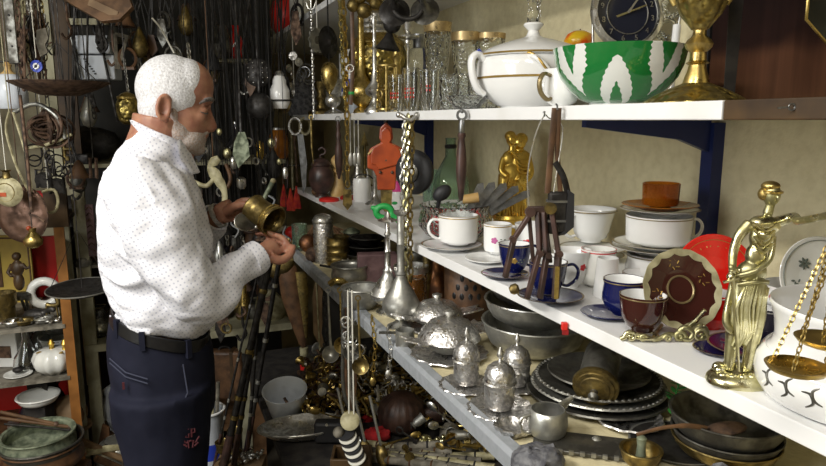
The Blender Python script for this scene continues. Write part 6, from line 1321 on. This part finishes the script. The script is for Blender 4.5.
# chains bunch
cn = ['left chain of the heavy rusty bunch at upper left','second chain of the rusty bunch at upper left','third chain with oval links in the rusty bunch','fourth chain, the longest of the rusty bunch','right chain of the rusty bunch, near the cream post']
for i in range(5):
    t = hp_('iron_chain', cn[i], 'chain', 17+i*6, 4, 2.3+.03*i, cord='rust')
    L_ = (86,70,62,92,56)[i]; t.part('links', M().chain([(0,0,0),(random.uniform(-4,4),0,-L_*.5),(random.uniform(-3,3),0,-L_)], (3.2,2.6,3,2.4,2.8)[i], .95), ('rust','bone','silver','rust','brassdark')[i])
    g = M()
    for k in range(9): g.tube(sp([(random.uniform(-8,8),random.uniform(-3,3),-random.uniform(5,L_)) for _ in range(3)]), .9, 5)
    t.part('hooks', g, ('rust','iron','rust','leather','pewterdark')[i])
t = hp_('hinge_plate', 'flat rusted hinge plate hanging among the chains', 'hinge', 41, 30, 2.28, cord='rust'); t.part('plate', M().plate2d([(-4,0),(5,2),(7,-8),(3,-14),(5,-22),(-3,-26),(-6,-12)], 1.4), 'greywood', smooth=False)
t = hp_('evil_eye_charm', 'round blue evil-eye charm hanging below the chains', 'charm', 36, 58, 2.24, cord='string'); t.part('blue_disc', M().solid([(6,-1),(6,1)], TR(0,0,-8) @ RX(90), 24), 'bluepaint'); t.part('white_ring', M().solid([(3.2,1.1),(3.2,1.6)], TR(0,0,-8) @ RX(90), 18), 'porc'); t.part('pupil', M().solid([(1.4,1.7),(1.4,2.2)], TR(0,0,-8) @ RX(90), 12), 'black')
t = hp_('leather_belt', 'wide dark grey strap hanging at top left corner', 'strap', 9, 10, 2.2, cord=None); t.part('strap', M().box((0,0,-4), (10,2,96)), 'pewterdark', bevel=.6); t.part('holes', M().ball((0,-1.4,-20), 1).ball((0,-1.4,-35), 1).ball((0,-1.4,-5), 1), 'black')
t = hp_('enamel_kettle', 'white enamel kettle with pale knob hanging at left edge', 'kettle', 7, 62, 2.4, cord='string'); t.part('body', M().solid([(12,-46),(16,-40),(16,-24),(10,-14),(8,-12)], None, 28), 'enamel'); t.part('lid', M().solid([(8,-12),(4,-9),(3,-6),(4,-3),(2,0)], None, 18), 'lightwood'); t.part('handle', M().tube(sp([(-15,0,-20),(-12,0,-2),(0,0,0),(12,0,-4),(15,0,-20)]), 1, 6), 'iron')
t = Th('timber_post', 'slim cream timber post at upper left behind the chains', 'post', V((X_(47,2.62,50),2.62,0)), rz=0); raw('post', bx(-.018,.018,-.015,.015,0,2.7), 'palewood', t.e, 1., smooth=False); raw('nail', M().tube([(0,-.02,1.8),(.02,-.04,1.81)], .003, 5), 'rust', t.e, 1.)
t = Th('timber_post', 'broad dark timber post standing on the rack, right of the cream one', 'post', V((X_(60,YB+.06,50),YB+.06,zs1)), rz=0); raw('post', bx(-.03,.045,-.02,.02,.001,2.7-zs1), 'brownwood', t.e, 1., smooth=False)
# wok pans
t = hp_('flat_pan', 'shallow dark iron pan hanging level above the wire tangle', 'pan', 60, 84, 2.2, cord='iron'); t.part('pan', M().lathe([(0,-12),(18,-11),(34,-5),(46,1),(46.6,2),(45,2),(33,-3.6),(18,-9),(0,-10)], None, 44), 'rust'); t.part('hanger', M().tube([(-40,0,0),(0,0,40),(40,0,0)], .5, 5), 'iron')
t = hp_('flat_pan', 'shallow dark wok hanging level behind the belt of the person', 'pan', 82, 288, 2.28, cord='iron'); t.part('pan', M().lathe([(0,-6),(14,-5.4),(26,-3),(32,0),(33,.8),(31.6,.8),(25,-1.8),(14,-4),(0,-4.6)], RX(4), 44), 'iron'); t.part('rim', M().flatring((0,0,.6), 32.6, .7, RX(4), 44), 'pewter'); t.part('hanger', M().tube([(-31,0,1),(0,0,60),(31,0,1)], .4, 5), 'iron')
# wire tangle and antler
t = hp_('wire_bundle', 'big tangled bundle of bent iron wires and rods', 'wire', 46, 104, 2.32, cord='iron'); g = M(); g3 = M()
for i in range(22): a = random.uniform(0,360); g.ring((random.uniform(-5,5),0,random.uniform(-30,-18)), random.uniform(8,22), random.uniform(.8,1.5), RZ(random.uniform(-60,60)), 18, 5, sz=random.uniform(.5,.9))
t.part('loops', g, 'rust'); t.part('curved_rod', M().tube(sp([(-30,-4,-8),(-6,-6,0),(14,-6,-14),(18,-4,-34)]), 2.2, 8), 'pewter'); t.part('curved_rod', M().tube(sp([(-26,2,-44),(0,-4,-40),(24,-2,-30)]), 1.8, 8), 'bone')
for i in range(12): g3.ring((random.uniform(-22,14),0,random.uniform(-72,-46)), random.uniform(4,9), .8, RZ(random.uniform(-60,60)), 12, 4)
t.part('small_loops', g3, 'iron')
t = hp_('hemp_rope', 'pale doubled rope hanging at far left above canteen', 'rope', 9, 112, 2.3, cord='bone'); t.part('loop', M().tube(sp([(0,0,0),(-5,0,-20),(3,0,-58),(14,0,-80),(12,0,-40),(4,0,0)]), 1.3, 6), 'bone')
t = Th('plaster_bust', 'small yellowed plaster figure beside the rope', 'figurine', shel(6,1.36,2.55)); t.part('figure', M().ball((0,0,8), (8,6,9)).ball((0,0,20), 6), 'bone', remesh=1., smoothit=2); t.part('shelf_peg', M().box((0,4,-1.2), (22,20,2)), 'wood')
for i, (x, y, l) in enumerate(((43,172,'black iron pulley hanging above the red beam'),(56,178,'second black iron pulley beside the white tag'))):
    t = hp_('iron_pulley', l, 'pulley', x, y, 2.4, cord='iron'); t.part('wheel', M().solid([(8,-2),(6,0),(8,2)], TR(0,0,-8) @ RZ(25) @ RX(90), 20), 'iron'); t.part('frame', M().tube([(-7,0,-16),(-7,0,2),(7,0,2),(7,0,-16)], 1.6, 6), 'iron')
t = hp_('white_horseshoe', 'pale curved ring hanging near the dark red beam', 'ring', 48, 190, 2.38, cord='string'); t.part('ring', M().tube(sp([(-6,0,-2),(6,0,0),(9,0,-12),(4,0,-22),(-6,0,-22)]), 1.6, 8), 'bone')
t = Th('red_beam', 'dark red painted wooden block on top of orange post', 'beam', shel(54, Z_(222,YC), YC+.2)); t.part('block', M().box((0,0,14), (34,24,28)), 'redcloth', bevel=1)
# ---- upper left centre
t = hp_('enamel_heater', 'white enamel box heater with vents hanging in a metal frame', 'heater', 88, 20, 2.62, cord='iron'); t.part('upper_box', M().box((4,6,-24), (34,18,18)), 'enamel', bevel=1); t.part('lower_box', M().box((5,8,-46), (36,18,24)), 'enamel', bevel=1); t.part('top_bar', M().box((2,-2,-2), (38,4,6)), 'palewood')
g = M()
for i in range(7): g.box((-6+i*1.6,-1.6,-38-i*2.4), (2,.8,1.4))
t.part('vent_slots', g, 'black'); t.part('knob', M().ball((10,-4,-22), 1.8), 'black')
t.part('frame_bar', M().tube([(12,-5,0),(16,-5,-40),(24,-5,-100)], 1.4, 6), 'iron'); t.part('frame_bar', M().tube([(-18,-5,0),(-10,-5,-56)], 1.3, 6), 'pewterdark')
t = hp_('wooden_board', 'worn brown wooden triangular board jutting in at top', 'board', 104, 4, 2.3, cord='iron'); t.part('board', M().plate2d([(-44,6),(24,10),(30,-4),(18,-18),(0,-20),(-10,-14)], 6, RX(-20)), 'wood', smooth=False, bevel=.6); t.part('cross_piece', M().box((4,-5,-4), (30,5,7), RY(25)), 'tanwood')
t = hp_('folding_rule', 'bent wooden folding frame hanging beside heater', 'frame', 119, 34, 2.5, cord='iron'); 
for a, b in (((-4,0,0),(-5,0,-34)),((8,0,-2),(-4,0,-34)),((-4,0,0),(9,0,-3))): t.part('slat', M().tube([a, b], 1.8, 4), 'greywood', smooth=False)
t = hp_('brass_censer', 'embossed brass pot with domed lid hanging behind the head', 'censer', 127, 96, 2.3, cord='iron'); t.part('body', M().solid([(5,-28),(9,-24),(11,-16),(11,-8),(9,-3)], None, 28), 'brassrelief'); t.part('lid', M().solid([(9.6,-3),(10,-1),(6,2),(1.5,4)], None, 24), 'brass')
for x in (121, 131):
    pass
t = hp_('thin_chain', 'thin dark chain falling to the brass pot', 'chain', 124, 60, 2.32, cord='iron'); t.part('links', M().chain([(0,0,0),(2,0,-34)], 1.6, .5), 'pewter')
one('cardboard_horn', 'large dark green oval vessel on the rack top shelf', 'vessel', shel(98,zs1,YB+.22), M().lathe([(0,0),(22,2),(34,10),(36,18),(30,28),(16,33),(0,35)], Matrix.Diagonal((1,.7,1,1)), 36), 'patinad' if False else 'iron')
bpy.data.objects['cardboard_horn'].name = 'oval_vessel'
t = Th('metal_casket', 'flat dark metal casket below the oval vessel', 'box', shel(84,zs1,YB+.06)); t.part('box', M().box((0,0,5), (40,14,10)), 'iron', bevel=1); t.part('clasp', M().box((0,-8,6), (4,2,4)), 'brassdark')
t = Th('brass_tap', 'little green-gold brass tap on rack left end', 'tap', shel(78,zs1,YB+.04)); t.part('tap', M().tube([(0,0,0),(0,0,24)], 1.6, 8).tube([(-6,0,15),(8,0,15)], 1.8, 8), 'brassdark')
t = hp_('iron_latch', 'oblong brown iron latch on a hook behind the shoulder', 'latch', 93, 158, 2.45, cord='iron'); t.part('plate', M().tube([(-3,0,0),(3,0,0),(2,0,-20),(-4,0,-20)], 1.8, 6, closed=True), 'rust')
# rack middle
t = Th('dark_vase', 'tall dark green glass vase on the rack behind the person', 'vase', shel(82,zm,YB+.15)); t.part('vase', M().vessel([(9,0),(12,10),(12,40),(8,56),(10,64)], 1, None, 24), 'iron')
t = Th('woven_band', 'pinkish brown patterned woven band hanging behind shirt back', 'textile', shel(97,Z_(252,YB-.03),YB-.035)); t.part('band', M().box((0,0,26), (8,1.4,52)), 'mauve'); g = M()
for i in range(8): g.tube([(-3,-1,5+i*6),(0,-1,8+i*6),(3,-1,5+i*6)], .6, 4)
t.part('pattern', g, 'rust')
t = Th('clay_jug', 'squat reddish clay pot standing above the hanging wok', 'pot', shel(97,zm,YB+.12)); t.part('pot', M().solid([(8,0),(12,4),(13,10),(8,16),(4,18),(5,21)], None, 24), 'copper')
t = Th('glass_jar', 'glass jar of metal bits on the lower pale shelf', 'jar', shel(97,zs2,YB+.12)); t.part('jar', M().vessel([(10,0),(12,2),(12,26),(8,30)], .9, None, 24), 'glass'); t.part('metal_bits', M().ball((0,0,9), (9,9,8)).noise(2,.3), 'silver')
t = Th('brass_lamp_body', 'small domed metal lamp beside the dark green vase', 'lamp', shel(86,zm,YB+.02)); t.part('dome', M().solid([(8,0),(9,4),(6,9),(2,11)], None, 20), 'pewter')
# lower area left of legs
t = Th('tin_kettle', 'round dented tin kettle on the floor beside the trouser leg', 'kettle', bk(119,466,2.55)); kk = t.e.location.z
t.part('body', M().solid([(12,0),(20,6),(22,16),(17,25),(10,29)], None, 32), 'pewter'); t.part('rim', M().flatring((0,0,28), 12, 1), 'silver')
one('cardboard_box', 'dark cardboard box under the dented tin kettle', 'box', V((t.e.location.x,t.e.location.y,0)), M().box((0,0,(kk-.002)/2*F/dep(V((t.e.location.x,t.e.location.y,0)))), (52,34,(kk-.002)*F/dep(V((t.e.location.x,t.e.location.y,0))))), 'tanwood', smooth=False)
one('plastic_bag', 'crumpled translucent white plastic bag left of the trousers', 'bag', shel(108,Z_(440,YB)+.002,YB+.1), M().ball((0,0,30), (13,10,30), seg=22, rg=16).noise(5,.12).noise(2,.4,3), 'enamel')
one('brown_board', 'leaning brown board in the dark gap left of the trousers', 'board', V((X_(96,2.66,440),2.66,0)), M().plate2d([(-10,0),(12,0),(14,92),(8,96),(-2,60)], 2), 'leather', smooth=False)
for i, (x0, y0, x1, y1, l) in enumerate(((80,440,130,462,'yellowish split stick on the floor pile, upper'),(86,452,128,446,'pale green stick crossing the split one'),(96,458,120,468,'short stub of wood at the bottom edge'))):
    A = bk(x0,y0,2.4); B_ = bk(x1,y1,2.44); th = Th('firewood_stick', l, 'stick', A, rz=0); raw('stick', M().tube([(0,0,0),(B_-A)*.5,B_-A], [.012,.014,.010], 7).noise(.003,30), ('tanwood','bone','wood')[i], th.e, 1.)
t = Th('rubbish_sack', 'dark lumpy sack under the sticks at bottom left', 'sack', V((X_(104,2.45,462),2.47,0))); t.part('sack', M().ball((0,0,24), (40,16,36), seg=24, rg=16).noise(4,.1), 'darkcloth')
# ---- centre background, right of the person
t = hp_('white_wire', 'bent white wire sticking out above the head', 'wire', 152, 18, 2.45, cord=None); t.part('wire', M().tube(sp([(0,0,0),(8,0,-10),(16,0,-26),(20,0,-34)]), .9, 6), 'string'); t.part('cord', M().tube([(0,0,0),(-2,0,60)], .4, 5), 'black')
t = hp_('skimmer', 'dark round perforated skimmer hanging above the black ladle', 'skimmer', 257, 46, 2.5, cord='iron', cr=2.); t.part('disc', M().solid([(13.5,-1),(14,0),(13,1)], TR(0,0,-26) @ RX(88), 36), 'iron'); g = M()
for i in range(5):
    for j in range(5):
        if (i-2)**2+(j-2)**2 < 7: g.ball((-9.6+i*4.8,-1.4,-35.6+j*4.8), (.7,.4,.7), seg=6, rg=4)
t.part('holes', g, 'silver'); t.part('handle', M().tube([(0,0,-12),(0,0,20)], 1.6, 6), 'iron')
t = hp_('iron_ladle', 'black round iron ladle hanging beneath the skimmer', 'ladle', 259, 92, 2.46, cord='iron'); t.part('bowl', M().ball((0,0,-14), (13.5,9,13.5)), 'iron'); t.part('handle', M().tube([(0,0,-2),(0,0,30)], 1.4, 6), 'iron')
t = hp_('green_shovel', 'greenish flat pointed shovel blade hanging near the face', 'shovel', 241, 134, 2.4, cord='iron', cr=1.); t.part('blade', M().plate2d([(-2,2),(4,2),(7,-8),(8,-22),(-4,-34),(-9,-20),(-7,-8)], 1.6), 'patina', smooth=False); t.part('shaft', M().tube([(0,0,2),(0,0,40)], 1.6, 6), 'iron')
t = hp_('opal_lamp', 'white opal glass oil lamp in a wire bracket', 'lamp', 279, 74, 2.5, cord='iron'); t.part('body', M().solid([(7,-34),(10,-28),(10,-16),(7,-10),(7,-6),(5,-2)], None, 26), 'porc'); t.part('bracket', M().flatring((0,0,-26), 11.5, .8), 'iron'); t.part('collar', M().solid([(4,-2),(5,0),(3,3)], None, 16), 'silver')
t = Th('red_vase', 'glossy dark red vase on the small high ledge', 'vase', shel(248,Z_(56,2.9),2.9)); t.part('vase', M().solid([(4,0),(7,6),(6,18),(3,26),(4,32)], None, 20), 'redglaze')
t = Th('coffee_pot', 'grey metal coffee pot on the small high ledge', 'pot', shel(234,Z_(56,2.9),2.9)); t.part('body', M().solid([(8,0),(11,8),(9,22),(6,30),(3,33)], None, 22), 'pewterdark'); t.part('spout', M().tube(sp([(8,0,8),(15,0,16),(15,0,26)]), 1.4, 6), 'pewter')
pl = shel(240,Z_(56,2.9)-.014,2.92); one('wall_ledge', 'small pale ledge carrying a dark red vase', 'ledge', pl, M().box((2,2,1.6), (44,16,3)), 'palewood', smooth=False)
t = hp_('antler_hook', 'pale carved bone bridle piece hanging below the beard', 'bridle', 213, 158, 2.36, cord='leather'); t.part('bone', M().tube(sp([(6,0,0),(-3,0,-8),(2,0,-18),(10,-1,-34),(8,0,-54)]), [3,4,5,4,3,4,5,6,6,5,5,4,3,3,3,2,2], 10, flat=.5), 'bone'); t.part('bone', M().tube(sp([(-20,0,-24),(-8,0,-28),(2,0,-18)]), 2.4, 8), 'bone'); t.part('leather_piece', M().tube(sp([(12,2,-6),(16,2,-22),(8,2,-36)]), 2, 8), 'leather')
t = hp_('olive_rod', 'olive-brass rod rising behind the brass mortar', 'rod', 273, 181, 2.3, cord='black'); t.part('rod', M().tube([(0,0,0),(-12,0,-22)], 2.4, 10), 'patina'); t.part('tip', M().ball((0,0,0), 2.8), 'bone')
# tassels
t = hangm('tasselled_pipes','bundle of wooden pipes ending in red-orange tassels','pipes',291,130); 
for i, (x, y, z) in enumerate(((-10,0,-54),(-5,-2,-58),(0,0,-60),(5,-1,-52))): t.part('pipe', M().tube([(x*.6,y,0),(x,y,z)], 1.1, 6), ('wood','ironwood','bone','rust')[i])
for i, (x, y, z) in enumerate(((-9,-2,-56),(-2,-3,-60),(4,-2,-58))):
    g = M()
    for k in range(16): a = k*.4; g.tube([(x,y,z+2),(x+2.6*math.cos(a),y+2*math.sin(a),z-10),(x+4.*math.cos(a),y+2.6*math.sin(a),z-21)], .55, 4)
    t.part('tassel', g, 'tassel')
t.part('cross_bar', M().tube([(-16,0,-34),(16,0,-36)], 1., 6), 'iron'); t.part('hook', M().tube([(0,0,0),(0,0,14)], .7, 5), 'iron')
# items on the rack's top shelf, in the dark
for i, (x, y, nm, l, m_, P) in enumerate((
 (222,.12,'teapot','dull silver teapot on the rack, right of the face','pewterdark',[(8,0),(13,6),(13,14),(8,20),(3,23),(2,26)]),
 (266,.10,'brass_box','small bright brass lamp on the rack below the black ladle','gold',[(5,0),(6,4),(4,9),(5,14),(2,18)]),
 (284,.14,'amber_jar','amber glass jar on the rack beside the pipes','honey',[(8,0),(10,6),(9,22),(6,28)]),
 (200,.2,'leather_hat','dark brown leather cap just in front of the face','leather',[(12,0),(15,6),(12,16),(5,22)]),
 (244,.2,'glass_bottle','dark glass bottle behind the green shovel','blackglaze',[(7,0),(8,3),(8,18),(4,24),(3,34)]))):
    t = Th(nm, l, nm.split('_')[-1] if '_' in nm else nm, shel(x, zs1, YB+y)); t.part('body', M().solid(P, None, 24), m_)
    if nm == 'teapot': t.part('spout', M().tube(sp([(11,0,8),(18,0,14),(20,0,20)]), 1.6, 8), m_); t.part('handle', M().ring((-14,0,11), 6, 1.2), m_)
    if 'bottle' in nm or 'jar' in nm: t.part('lip', M().solid([(P[-1][0]+.8,P[-1][1]),(P[-1][0]+.8,P[-1][1]+2)], None, 18), 'silver')
# middle board: carafe etc. seen between arm and chest
for i, (x, y, l, m_) in enumerate(((203,.05,'clear glass carafe with silver collar behind the far forearm','glass'),(222,.1,'short dark glass flask seen above the far hand','blackglaze'))):
    t = Th('carafe', l, 'carafe', shel(x, zm, YB+y)); t.part('body', M().vessel([(10,0),(13,8),(12,26),(6,38),(5,48)], 1, None, 24), m_); t.part('collar', M().lathe([(6.4,36),(6.6,40),(5.6,44)], None, 20).lathe([(7.4,34),(7.4,36)], None, 20), 'silver')
for i, (x, y, l, m_, r, h) in enumerate(((238,.1,'row tin beside the flask, left, in the shade below the shovel','pewterdark',8,16),(256,.12,'rounded brown pot on the middle board near the tassels','leather',10,18),(274,.1,'grey metal cup on the middle board under the tassels','pewter',8,14),(290,.14,'small brass bowl at right end of the middle board','brassdark',9,12))):
    bowlt('metal_cup' if i != 1 else 'brown_pot', l, 'cup' if i != 1 else 'pot', shel(x, zm, YB+y), r, h, m_, 'round')
# chains under the arm
for i, (x, y0, y1, l) in enumerate(((224,262,326,'long dark chain ending in a ring below the forearm'),(232,250,300,'shorter dark chain right of the ringed one'))):
    t = hp_('dark_chain', l, 'chain', x, y0, 2.5, cord='iron'); t.part('links', M().chain([(0,0,0),(-1,0,-(y1-y0))], 3, .9), 'rust'); t.part('end_ring', M().ring((-1,0,-(y1-y0)-5), 5, 1.2), 'brassdark')
t = hp_('brass_tube_bell', 'thin glowing brass tube bell hanging under the cuff', 'bell', 243, 280, 2.45, cord='iron'); t.part('tube', M().vessel([(4,-26),(3.4,-22),(3,0)][::1], .6, None, 14), 'brass')
# guns leaning on the bench
gl = ['thickest black gun barrel leaning in front of the others','second gun barrel, with brass bands','thin gun barrel leaning at the right','slender ramrod between the barrels','gun with dark wooden stock, hindmost']
for i, (x0,y0,x1,y1,r,yy) in enumerate(((272,252,226,455,3.6,2.12),(266,262,236,450,2.6,2.16),(262,270,250,420,1.8,2.2),(258,272,222,430,1.2,2.22),(281,250,262,360,2.4,2.25))):
    A = bk(x0,y0,yy-.02); B_ = bk(x1,y1,yy); d = A-B_; B_ = B_-d*(B_.z/d.z); t = Th('antique_gun', gl[i], 'gun', B_, rz=0); sc_ = dep(A)/F; d = A-B_
    raw('barrel', M().tube([d*.38, d], r*sc_, 12), 'iron', t.e, 1.); raw('stock', M().tube([V((0,0,0)), d*.12, d*.25, d*.45], [r*sc_*2.2, r*sc_*2.0, r*sc_*1.3, r*sc_*1.25], 10), 'ironwood', t.e, 1.)
    g = M(); 
    for f_ in (.5,.56,.7,.88): g.tube([d*f_, d*(f_+.012)], r*sc_*1.25, 10)
    raw('bands', g, 'brassdark' if i in (0,1) else 'pewter', t.e, 1.)
# lower clutter on the rack and floor, right of the legs
t = Th('leather_case', 'dark brown leather suitcase standing under the rack', 'case', shel(222, zs2-.32, YB+.06)); t.part('case', M().box((0,0,22), (36,14,50)), 'leather', bevel=3); t.part('strap', M().box((8,0,22), (3,15,51)), 'brownwood'); t.part('handle', M().tube(sp([(-6,0,47),(-3,0,50),(3,0,50),(6,0,47)]), 1, 6), 'iron')
t = Th('bucket', 'blue and white plastic bucket full of sticks by the knees', 'bucket', V((X_(208,2.45,440),2.45,0))); kz_ = (Z_(418,2.45))/t.s
t.part('pail', M().vessel([(12,0),(16,kz_-3),(17,kz_)], 1, None, 30), 'enamel'); t.part('rim', M().flatring((0,0,kz_), 17, 1.2), 'porc'); t.part('blue_label', M().lathe([(14.6,kz_*.60),(15.4,kz_*.74)], None, 30), 'bluepaint')
for i in range(5):
    th = Th('wooden_stick', ['short stick leaning left in the bucket','thick stick in the middle of the bucket','thin stick rising from bucket toward guns','pale stick leaning right in the bucket','dark stick at the back of the bucket'][i], 'stick', up(t.e.location,0,0)+V((0,0,.03))); a = (-8,-2,8,14,3)[i]; th.part('stick', M().tube([(a*.1,i-2,2),(a*.9,i-2,kz_+8+i*4)], 1.6+.3*(i % 2), 7), ('wood','tanwood','bone','greywood','leather')[i])
for i, (x, py, l) in enumerate(((224,452,'dark brass goblet on the bench-side crate'),(236,440,'smaller brass goblet behind the dark one'))):
    t = Th('brass_goblet', l, 'goblet', bk(x, py+12, 2.2)); t.part('goblet', M().vessel([(6,0),(5,2),(2,5),(2,10),(6,14),(7,20),(8,24)], .8, None, 20), 'brassdark')
pz = bk(230,462,2.2); s_ = F/dep(V((pz.x,2.2,0)))
t = Th('wooden_crate', 'tall wooden crate with goblets on top beside the guns', 'crate', V((pz.x+.02,2.2,0))); t.part('crate_body', M().box((4,0,(pz.z-.002)*s_/2), (46,26,(pz.z-.002)*s_)), 'tanwood', smooth=False)
t.part('slat', M().box((4,-14,(pz.z-.03)*s_), (48,2,9)), 'wood'); t.part('slat', M().box((4,-14,(pz.z-.14)*s_), (48,2,9)), 'wood')
g = M()
for i in range(70): g.ball((random.uniform(-16,22),random.uniform(-10,10),random.uniform(1,9)), random.uniform(1,2.4), seg=7, rg=5)
tag(raw('glass_beads', g, 'silver', None, dep(pz)/F, pz+V((.03,.0,.001)), -PSI), 'glittering glass beads heaped on the crate beside the guns', 'beads', kind='stuff')
t = Th('stone_jug', 'pale rounded stone jug under the hanging leather skin', 'jug', shel(270, zs2, YB+.1)); t.part('jug', M().solid([(12,0),(16,8),(14,18),(6,26),(5,30)], None, 24), 'bone')
for i, (x, l, m_, P) in enumerate(((214,'dark bulbous vase on the lower pale shelf, next to waist','blackglaze',[(8,0),(12,10),(9,24),(4,34),(6,40)]),(244,'brass vase on the lower pale shelf between chains','brassdark',[(8,0),(10,8),(6,20),(4,30),(7,36)]),(256,'low pewter pot on the lower pale shelf','pewterdark',[(10,0),(13,8),(10,14),(8,16)]))):
    t = Th('storage_vase', l, 'vase', shel(x, zs2, YB+.14)); t.part('vase', M().solid(P, None, 22), m_)
# dark ironwork hanging all over the back
g_ = 'dark ironwork hanging at the back'
def tool(px, py, k, y):
    p = bk(px, py, y); th = Th('iron_tool', 'black iron tool hanging among many on the dark back wall', 'tool', p, g_); L_ = random.uniform(18,38); m_ = random.choice(['iron','iron','rust','pewterdark','blackrub','leather'])
    th.part('cord', M().tube([(0,0,0),(random.uniform(-5,5),0,20),(random.uniform(-26,26),0,(2.12-p.z)/th.s)], random.choice([.4,.5,1.1]), 5), random.choice(['black','black','iron']))
    if k == 0: th.part('head', M().tube(sp([(0,0,0),(0,0,-L_*.5),(3,0,-L_*.8),(-3,0,-L_),(-7,0,-L_*.85)]), 1.4, 6), m_)
    elif k == 1: th.part('head', M().ring((0,0,-9), 8, 1.6, RZ(random.uniform(-50,50)), 18, 6, sz=1.2).box((0,0,-19), (13,4,2.5)), m_)
    elif k == 2: th.part('head', M().chain([(0,0,0),(2,0,-L_)], 2.4, .8), random.choice(['iron','pewterdark','silver']))
    elif k == 3: th.part('head', M().plate2d([(-3,0),(3,0),(6,-L_*.7),(0,-L_),(-5,-L_*.6)], 1.6), m_)
    elif k == 4: th.part('head', M().lathe([(1,0),(4,-3),(7,-12),(10,-18),(9,-18),(5,-10),(0,-3)], None, 18), m_)
    else: th.part('head', M().solid([(1,0),(3,-4),(6,-12),(8,-20),(5,-28),(1,-30)], None, 18), random.choice(['pewterdark','brassdark','iron','pewter']))
for i in range(72):
    x = 66+ (i*61) % 232; y = 2+((i*97) % 230)
    if y > 170 and x < 190: y -= 100
    if 190 > x > 108 and y > 50: y = y % 50
    tool(x, y, i % 6, 2.5+.005*(i % 50))
# silver trinkets glinting in the dark between the hanging tools
for i in range(26):
    x = 196+(i*37) % 96; y = 128+(i*29) % 106; p = bk(x, y, 2.42+.004*i)
    th = Th('silver_trinket', 'small silver trinket dangling in the dark behind the hands', 'trinket', p, 'silver trinkets dangling behind the hands')
    th.part('thread', M().tube([(0,0,0),(random.uniform(-12,12),0,(2.12-p.z)/th.s)], .3, 4), 'black')
    k = i % 4; r = random.uniform(2.5,5)
    if k == 0: th.part('charm', M().ring((0,0,-r), r, 1, RZ(random.uniform(-50,50)), 14, 5), 'silver')
    elif k == 1: th.part('charm', M().solid([(r*.5,0),(r,-2),(r,-9),(r*.6,-12)], None, 14), 'silver')
    elif k == 2: th.part('charm', M().tube(sp([(0,0,0),(-3,0,-8),(4,0,-14),(0,0,-22)]), 1.2, 6), 'steel')
    else: th.part('charm', M().ball((0,0,-r), (r,r*.6,r*1.3)), 'palegold')
# more ironwork in front of the shelf end and right of the arm
for i in range(22):
    x = 196+(i*23) % 92; y = 232+(i*31) % 90
    tool(x, y, (i*5+2) % 6, 2.52+.006*i)
# ---------------------------------------------------------------- one group phrase for every set of repeats
GP = {'coffee_cup': 'coffee cups on the middle shelf', 'saucer': 'saucers and small plates on the shelves', 'drinking_glass': 'drinking glasses among the shelves', 'goblet': 'gilt-rimmed goblets on the top shelf',
 'shelf_board': 'boards of the right-hand shelving', 'table_knife': 'knives in the cut-glass bowl', 'display_plate': 'plates standing upright on the middle shelf', 'cooking_pot': 'nested pots on the lower shelf',
 'round_tray': 'round trays stacked on the lower shelf', 'round_tin': 'round tins stacked behind the amber jar', 'leaf_saucer': 'scalloped silver saucers on the lower shelf', 'lidded_cup': 'lidded silver cups on the lower shelf',
 'covered_dish': 'domed silver dishes on the lower shelf', 'serving_bowl': 'bowls piled at the lower right', 'bamboo_flute': 'bamboo flutes on the bench', 'spoon': 'spoons on the bench', 'ladle': 'ladles hanging from the rail',
 'antique_gun': 'antique guns leaning by the bench', 'iron_chain': 'rusty chains hanging at upper left', 'wooden_stick': 'loose wooden sticks', 'big_bowl': 'bowls stacked at lower left', 'link_chain': 'short chains hanging from the rail'}
import collections, re
byn = collections.defaultdict(list)
for o in list(bpy.data.objects):
    if o.parent is None and 'category' in o.keys(): byn[re.sub(r'\.\d+$', '', o.name)].append(o)
for n, os_ in byn.items():
    if len(os_) > 1:
        for o in os_:
            if 'group' not in o.keys(): o['group'] = GP.get(n, n.replace('_', ' ')+'s in the shop')
